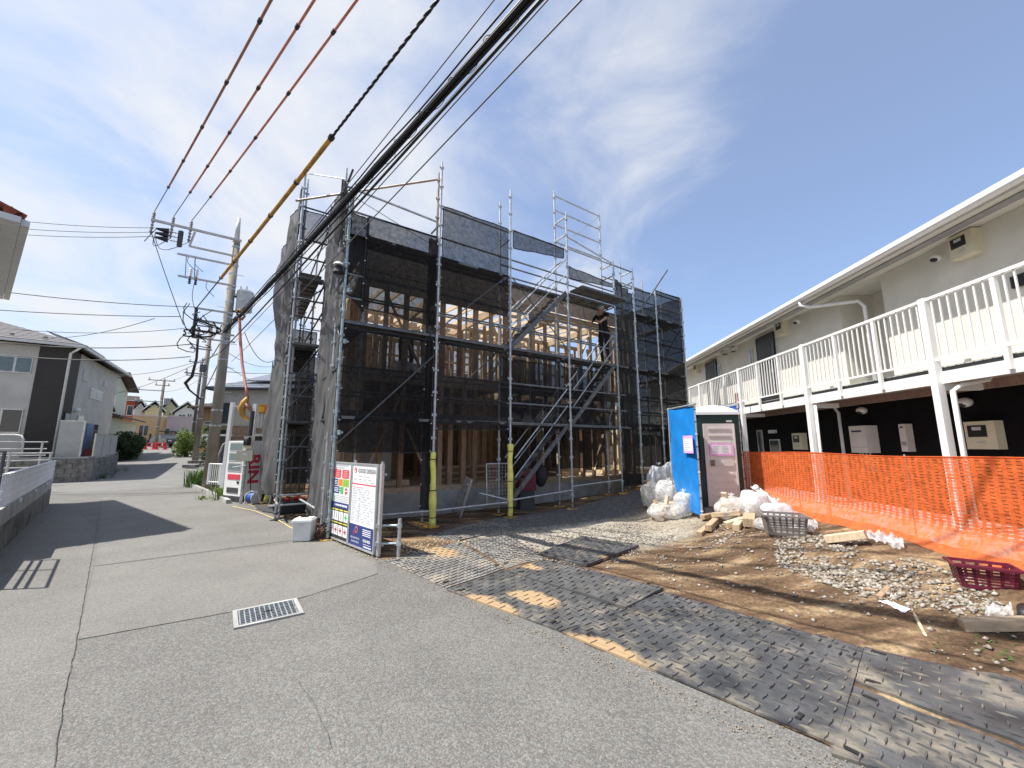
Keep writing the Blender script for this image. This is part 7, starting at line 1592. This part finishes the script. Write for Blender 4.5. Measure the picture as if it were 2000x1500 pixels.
# warm grey house behind the poles
R0h = at(417, 800, 27); hr = House('warm grey house with blue-grey roof behind the billboard frame', (R0h.x, R0h.y), V(.995, .1, 0), V(.1, -.995, 0), 9.5, 8, .6, 5.35, 'wall_r', 'roof_b', 'hip', .5, 1.9, ncourse=10, fas='dkgrey')
def rwin(x0, y0, x1, y1, **k): a, b = hit(hr.F, x0, y0), hit(hr.F, x1, y1); return hr.win(hr.F, min(a[0], b[0]), max(a[0], b[0]), min(a[1], b[1]), max(a[1], b[1]), **k)
rwin(432, 787, 455, 828, fr='alu_dk', pane='glass', split=1); rwin(432, 840, 446, 872, fr='alu_dk', pane='glass')
a, b = hit(hr.F, 418, 832), hit(hr.F, 540, 860); hr.F.part('overhang', m_['wall_r'], hr.t, 0, 9.5, a[1], a[1] + .12, .0, .9)
mb = MB(); mb.hexa([hr.F.P(1.5, 6.05, -.35), hr.F.P(6, 6.05, -.35), hr.F.P(6, 6.9, -2.4), hr.F.P(2.4, 6.9, -2.4), hr.F.P(1.5, 6.1, -.35), hr.F.P(6, 6.1, -.35), hr.F.P(6, 6.95, -2.4), hr.F.P(2.4, 6.95, -2.4)]); mb.build('solar_panel', m_['roof_b'], hr.t)
p = hr.F.P(2.1, 0, -3); rod('aerial', V(p.x, p.y, 6.5), V(p.x, p.y, 8.0), .04, m_['dkgrey'], hr.t)
mb = MB(); p = at(398, 800, 33); th_ = House('tan house half hidden behind the second concrete pole', (p.x - .3, p.y), V(1, 0, 0), V(0, -1, 0), 3.2, 6, 1.0, 4.6, 'wall_t', 'roof_br', 'gable_d', .6, .8, fas='roof_br')
th_.win(th_.F, .5, 1.5, 2.6, 3.5, fr='white')

# billboard frame, boards and sign between the pole and the site
bf = thing('billboard_frame', 'white post frame with weathered boards behind the vending machine', 'frame', tuple(G(440, 962)))
Yb = 12.6
P0, P1 = at(437, 942, Yb), at(455, 786, Yb); Q0, Q1 = at(492, 935, Yb + .3), at(500, 789, Yb + .3)
P0.z = Q0.z = .0; P0.x, P0.y = P1.x - .05, P1.y; Q0.x, Q0.y = Q1.x - .02, Q1.y
bar('post', P0, P1, .10, .10, m_['white'], bf); bar('post', Q0, Q1, .10, .10, m_['white'], bf); bar('cross_rail', P1 - V(0, 0, .12), Q1 - V(0, 0, .12), .05, .05, m_['white'], bf)
BB = Fr(P1, Q1 - P1, V((Q1 - P1).y, -(Q1 - P1).x, 0)); bw = (Q1 - P1).length
BB.part('panel', m_['wall_r'], bf, .06, bw - .06, 2.15, P1.z - .2, -.06, -.04)
for k in range(6): BB.part('board', m_['oldwood'], bf, .07, bw - .07, 1.02 + .19 * k, 1.19 + .19 * k, -.05 + .01 * (k % 2), -.02 + .01 * (k % 2))
rl = thing('corrugated_fence', 'pale corrugated fence panel right of the billboard frame', 'fence', tuple(at(515, 850, Yb + .4)))
a0, a1 = bw + .08, bw + 1.05
zt = at(515, 788, Yb + .4).z; z0_ = at(515, 836, Yb + .4).z
for k in range(12): s0 = a0 + (a1 - a0) * k / 12; BB.part('corrugation', m_['render'], rl, s0 + .005, s0 + (a1 - a0) / 12 - .012, z0_, zt - .22, -.04, -.02 + .008 * (k % 2))
BB.part('backing', m_['wall_r'], rl, a0, a1, z0_, zt - .02, -.06, -.045); BB.part('wood_rail', m_['oldwood'], rl, a0, a1, z0_ - .16, z0_ - .01, -.06, -.01)
BB.part('fence_post', m_['ltgrey'], rl, a1 - .06, a1, 0, zt, -.12, -.065)
sg = thing('yellow_sign', 'yellow sign with red print on the corrugated fence', 'sign', tuple(at(517, 800, Yb + .4)))
q0, q1 = hit(BB, 506, 790), hit(BB, 533, 808); s0, s1, zz0, zz1 = q0[0], q1[0], q1[1], q0[1]
BB.part('sign_board', mat('sign_yellow', (.80, .52, .02), .5, var=.03), sg, s0, s1, zz0, zz1, .0, .02)
for x0, x1, y0, y1, mm in ((.12, .88, .78, .90, 'redflat'), (.38, .62, .56, .70, 'redflat'), (.38, .62, .40, .52, 'redflat'), (.34, .66, .20, .34, 'redflat'), (.03, .97, .02, .09, 'kprint')): BB.part('print', m_[mm], sg, s0 + (s1 - s0) * x0, s0 + (s1 - s0) * x1, zz0 + (zz1 - zz0) * y0, zz0 + (zz1 - zz0) * y1, .0205, .023)
for k in range(7): BB.part('print', m_['redflat'], sg, s0 + (s1 - s0) * (.06 + .13 * k), s0 + (s1 - s0) * (.13 + .13 * k), zz0 + (zz1 - zz0) * .10, zz0 + (zz1 - zz0) * .16, .0205, .022)
wr = thing('white_railing', 'low white steel railing behind the concrete pole and vending machine', 'railing', tuple(at(470, 930, 12.2)))
p, q = at(410, 906, 13.0), at(532, 902, 11.9); zt = p.z; zb = .30
rod('top_rail', V(p.x, p.y, zt), V(q.x, q.y, zt), .022, m_['white'], wr); rod('bottom_rail', V(p.x, p.y, zb + .08), V(q.x, q.y, zb + .08), .018, m_['white'], wr)
n = 30
for k in range(n + 1): c = p.lerp(q, k / n); bar('baluster', V(c.x, c.y, zb), V(c.x, c.y, zt), .018 if k % 6 else .05, .018 if k % 6 else .05, m_['white'], wr)
g_ = thing('green_shed', 'dark shed with teal shutter behind the billboard', 'shed', tuple(at(515, 880, 15))); SFm = Fr(at(420, 870, 16.5), V(1, .0, 0), V(0, -1, 0))
SFm.part('shed_wall', m_['dkgrey'], g_, 0, 3.4, 0, 1.9, -1.5, 0); SFm.part('shutter', mat('teal_shutter', (.10, .24, .22), .6), g_, 1.9, 3.2, .5, 1.75, .001, .03); SFm.part('shed_roof', m_['ltgrey'], g_, -.2, 3.6, 1.902, 1.98, -1.6, .5)
t = thing('bicycle_arch', 'curved grey pipe arch behind the concrete pole', 'arch', tuple(at(430, 900, 14.6))); mb = MB(); mb.tube([at(424, 930, 14.6), at(427, 890, 14.6), at(436, 868, 14.6), at(447, 862, 14.6)], .03, 8); mb.build('pipe_arch', m_['ltgrey'], t, True)
# kerb round the flower bed
kp = [(372, 950), (392, 958), (412, 967), (430, 975), (446, 984)]
kb = thing('bed_kerb', 'low concrete kerb round the weedy bed at the foot of the pole', 'kerb', tuple(G(410, 967)))
for i in range(len(kp) - 1): p, q = G(*kp[i]), G(*kp[i + 1]); p.z = groad(p.x, p.y) + .05; q.z = groad(q.x, q.y) + .05; bar('kerb_stone', p, q.lerp(p, .01), .11, .11, m_['concrete'], kb)
st = thing('stone_steps', 'stack of grey blocks at the lane edge by the flowering hedge', 'steps', tuple(G(372, 912)))
for k in range(4): c = G(372 + 1.5 * k, 915 - 2 * k); c.z = groad(c.x, c.y); mb = MB(); mb.box(c + V(0, .3 * k, .12 + .17 * k), (.7, .35, .16)); mb.build('block', m_['concrete_dk'], st)

# ------------------------------------------------------------------ plants
def leaves(mb, c, rx, ry, rz, n, s, rr, shell=.55, lumps=7):
    L_ = [(V(rr.gauss(0, .5), rr.gauss(0, .5), rr.gauss(0, .45)), rr.uniform(.35, .62)) for _ in range(lumps)]
    for i in range(n):
        o, r = L_[i % lumps]; d = V(rr.gauss(0, 1), rr.gauss(0, 1), rr.gauss(0, 1)).normalized() * r * (shell + (1 - shell) * rr.random() ** .5) + o
        p = V(c) + V(d.x * rx, d.y * ry, max(d.z, -.95) * rz); a = V(rr.gauss(0, 1), rr.gauss(0, 1), rr.gauss(0, .7)).normalized(); b = a.cross(V(rr.gauss(0, 1), rr.gauss(0, 1), rr.gauss(0, 1))).normalized(); k = s * rr.uniform(.6, 1.3)
        mb.add([p - a * k, p - b * k * .45 + a * .1 * k, p + a * k, p + b * k * .45 + a * .1 * k], [(0, 1, 2, 3)])
def bush(px, py, w, h, m, label, seed, n=1600, s=.07, d=None, name='bush', cat='bush', group=None, flowers=None, yoff=0):
    rr = random.Random(seed); c = G(px, py); c.y += yoff; z = groad(c.x, c.y); d = d or w
    t = thing(name, label, cat, (c.x, c.y, z), group=group)
    mb = MB(); leaves(mb, (c.x, c.y, z + h * .52), w / 2, d / 2, h * .52, n, s, rr, lumps=11); mb.build('foliage', m_[m], t)
    mb = MB()
    for k in range(6): a = rr.random() * 6.28; mb.tube([(c.x + .05 * math.cos(a), c.y + .05 * math.sin(a), z - .05), (c.x + w * .15 * math.cos(a), c.y + d * .15 * math.sin(a), z + h * .4), (c.x + w * .3 * math.cos(a), c.y + d * .3 * math.sin(a), z + h * .75)], [.03, .022, .01], 5)
    mb.build('stem', m_['stem'], t)
    if flowers: mb = MB(); leaves(mb, (c.x, c.y - .05, z + h * .55), w / 2 * 1.03, d / 2 * 1.03, h * .5, int(n * .4), s * .8, rr, .9, 11); mb.build('blossom', m_[flowers], t)
    return t
bush(226, 900, 1.5, 2.2, 'leaf_d', 'dark dense bush at the end of the block wall', 1, 2200, .10, 2.4); bush(246, 899, 1.4, 1.8, 'leaf_d', 'dark bush leaning over the lane on the left', 2, 2000, .10, 2.2); bush(263, 893, .9, 1.2, 'leaf', 'small green bush at the lane edge beyond the dark ones', 3, 900, .08)
bush(362, 892, 1.4, 2.0, 'leaf_l', 'light green shrub at the right edge of the lane', 4, 2200, .10); bush(390, 895, 1.5, 2.6, 'leaf', 'taller green shrub behind the second concrete pole', 5, 2400, .11, yoff=1.5)
bush(388, 912, 1.2, 1.75, 'leaf_d', 'white-flowering hedge between the two concrete poles', 6, 1500, .06, flowers='leaf_w', yoff=.8); bush(513, 935, 1.1, 1.4, 'leaf_d', 'grey-flowering shrub right of the vending machine', 7, 1300, .055, flowers='leaf_db', yoff=2.0)
bush(408, 905, 1.6, 2.0, 'leaf', 'green shrub behind the white railing', 8, 1300, .09, yoff=1.5)
bush(506, 955, .6, .45, 'leaf_l', 'small yellow-green weed beside the vending machine plinth', 9, 400, .05, yoff=.3)
def tuft(px, py, n, h, m, label, seed, spread=.3):
    rr = random.Random(seed); c = G(px, py); mb = MB()
    for i in range(n):
        a = rr.random() * 6.28; r = spread * rr.random() ** .6; p = V(c.x + r * math.cos(a), c.y + r * math.sin(a), groad(c.x, c.y)); ln = h * rr.uniform(.5, 1.1); d = V(math.cos(a + rr.gauss(0, .6)), math.sin(a + rr.gauss(0, .6)), 0); w = V(-d.y, d.x, 0) * .014
        q = p + d * ln * .22 + V(0, 0, ln * .75); e = p + d * ln * .62 + V(0, 0, ln * .86)
        mb.add([p - w, p + w, q + w * .9, q - w * .9, e], [(0, 1, 2, 3), (3, 2, 4)])
    return mb.build('grass_tuft', m_[m], None, False, label, 'grass', 'weed tufts round the poles')
tuft(386, 950, 150, .75, 'leaf', 'tall grassy weeds left of the weathered pole', 1, .45); tuft(397, 945, 110, .6, 'leaf_l', 'bright weeds touching the left side of the weathered pole', 2, .35); tuft(420, 955, 110, .55, 'leaf', 'weeds right of the weathered pole by the railing', 3, .4); tuft(430, 966, 80, .35, 'leaf_l', 'low pale weeds between the weathered pole and vending machine', 4, .3); tuft(436, 975, 120, .42, 'leaf_l', 'arching strap-leaved plant beside the vending machine', 5, .22); tuft(400, 975, 30, .12, 'leaf_l', 'small grass sprouts in front of the kerb', 6, .25)
tuft(190, 935, 60, .25, 'leaf', 'thin weeds along the foot of the block wall', 7, .6); tuft(212, 922, 60, .3, 'leaf', 'weeds at the far foot of the block wall', 8, .8)
# weeds along the lot edge
mb = MB(); rr = random.Random(33)
for i in range(70):
    c = G(*rr.choice([(rr.uniform(515, 560), 978), (rr.uniform(1880, 1998), 1250), (rr.uniform(1880, 1998), 1275)])); a = rr.random() * 6.28; d = V(math.cos(a), math.sin(a), .5) * rr.uniform(.01, .035); w = V(-d.y, d.x, 0).normalized() * .008
    c.x += rr.gauss(0, .1); c.y += rr.gauss(0, .1); c.z = ground(c.x, c.y) + .006; mb.add([c - w, c + w, c + d + w * .5, c + d - w * .5], [(0, 1, 2, 3)])
mb.build('sprout', m_['leaf'], kind='stuff')

# ------------------------------------------------------------------ parked cars and barriers at the far end
def car(px, py, rz, m, label, van=False, L_=4.3, W_=1.7, H_=1.35):
    c = G(px, py); z = groad(c.x, c.y); t = thing('parked_car', label, 'car', (c.x, c.y, z), group='cars parked at the end of the lane')
    M = Matrix.Translation((c.x, c.y, z)) @ Matrix.Rotation(rz, 4, 'Z')
    pr = [(-L_ / 2, .35), (-L_ / 2, .78), (-L_ / 2 + .1, .86), (-L_ * .18, .95), (-L_ * .02, H_), (L_ * .27, H_), (L_ * .42, .95), (L_ / 2 - .05, .9), (L_ / 2, .7), (L_ / 2, .35)]
    if van: pr = [(-L_ / 2, .35), (-L_ / 2, .9), (-L_ / 2 + .35, 1.05), (-L_ / 2 + .75, H_ - .05), (-L_ / 2 + 1.0, H_), (L_ / 2 - .15, H_), (L_ / 2, 1.0), (L_ / 2, .35)]
    n = len(pr); mb = MB()
    def yy(zv, k): return W_ / 2 * k * (1 if zv < .95 else 1 - .16 * (zv - .95) / (H_ - .95))
    mb.add([M @ V(x, yy(zv, k), zv) for k in (-1, 1) for x, zv in pr], [tuple(range(n)), tuple(range(2 * n - 1, n - 1, -1))] + [(i, n + i, n + (i + 1) % n, (i + 1) % n) for i in range(n)])
    mb.build('body', m_[m], t)
    gp = [p for p in pr if p[1] >= .94]
    if len(gp) >= 4:
        a, b, c2, d = (gp[0], gp[1], gp[2], gp[3]) if not van else (gp[0], gp[1], gp[-2], gp[-1])
        for k in (-1, 1):
            mb = MB(); q = []
            for (x, zv), (sx, sz) in zip((a, b, c2, d), ((.22, .02), (.10, -.10), (-.10, -.10), (-.22, .02))): q.append(M @ V(x + sx, (yy(zv + sz, k) + .006 * k), zv + sz))
            mb.add(q + [p + (M.to_3x3() @ V(0, .004 * k, 0)) for p in q], [(0, 1, 2, 3), (7, 6, 5, 4)]); mb.build('side_window', m_['glass'], t)
        for (p, q2, s) in ((a, b, -1), (d, c2, 1)):
            mb = MB(); o = .012 * s; mb.quad(M @ V(p[0] + o, -W_ * .40, p[1] + .03), M @ V(p[0] + o, W_ * .40, p[1] + .03), M @ V(q2[0] + o, W_ * .36, q2[1] - .06), M @ V(q2[0] + o, -W_ * .36, q2[1] - .06)); mb.build('windscreen', m_['glass'], t)
    for x in (-L_ * .31, L_ * .31):
        for k in (-1, 1):
            mb = MB(); mb.cyl(M @ V(x, W_ / 2 * k - .16 * k, .31), M @ V(x, W_ / 2 * k + .015 * k, .31), .31, n=16); w = mb.build('wheel', m_['tyre'], t); mb = MB(); mb.cyl(M @ V(x, W_ / 2 * k + .016 * k, .31), M @ V(x, W_ / 2 * k + .022 * k, .31), .19, n=12); mb.build('rim', m_['chrome'], w)
    for k in (-1, 1): mb = MB(); mb.box(M @ V(-L_ / 2 - .004, .58 * k, .66), (.05, .3, .12), Matrix.Rotation(rz, 3, 'Z')); mb.build('headlight', m_['glow'], t); mb = MB(); mb.box(M @ V(L_ / 2 + .004, .6 * k, .75), (.05, .24, .14), Matrix.Rotation(rz, 3, 'Z')); mb.build('tail_light', m_['red'], t)
    mb = MB(); mb.box(M @ V(-L_ / 2 - .01, 0, .48), (.04, .33, .16), Matrix.Rotation(rz, 3, 'Z')); mb.build('number_plate', m_['white'], t)
car(326, 873, rad(150), 'car_k', 'black car parked nose-out at the end of the lane'); car(296, 868, rad(185), 'car_w', 'white van parked behind the black car', True, 4.6, 1.75, 1.9)
car(262, 872, rad(175), 'car_k', 'dark car half hidden by the hedge at the end of the lane', False, 4.2)
for k, px in enumerate((294, 311)):
    c = G(px, 878); t = thing('barrier', ('left red barrier standing by the far pole', 'right red barrier standing by the far pole')[k], 'barrier', tuple(c), group='red barriers by the far pole')
    for d in (-.55, .55): mb = MB(); p = c + V(d, 0, 0); mb.cyl(p, p + V(0, 0, .08), .22, .2, n=10); mb.cyl(p + V(0, 0, .08), p + V(0, 0, .75), .14, .04, n=10); mb.build('cone', m_['red'], t)
    for z in (.32, .58): bar('barrier_rail', c + V(-.6, -.1, z), c + V(.6, -.1, z), .05, .10, m_['red'], t)
for k in range(4):
    c = at(272 + 20 * k, 862, 47); rod('gate_post', V(c.x, c.y, 1.3), V(c.x, c.y, 2.9), .09, m_['black'], hy.t)
lo_ = MB(); p, q = at(262, 868, 47.5), at(345, 866, 47.5); lo_.beam(V(p.x, p.y, 1.55), V(q.x, q.y, 1.55), .15, .6); lo_.build('boundary_wall', m_['concrete_dk'], None, False, 'low dark boundary wall in front of the yellow house', 'wall')
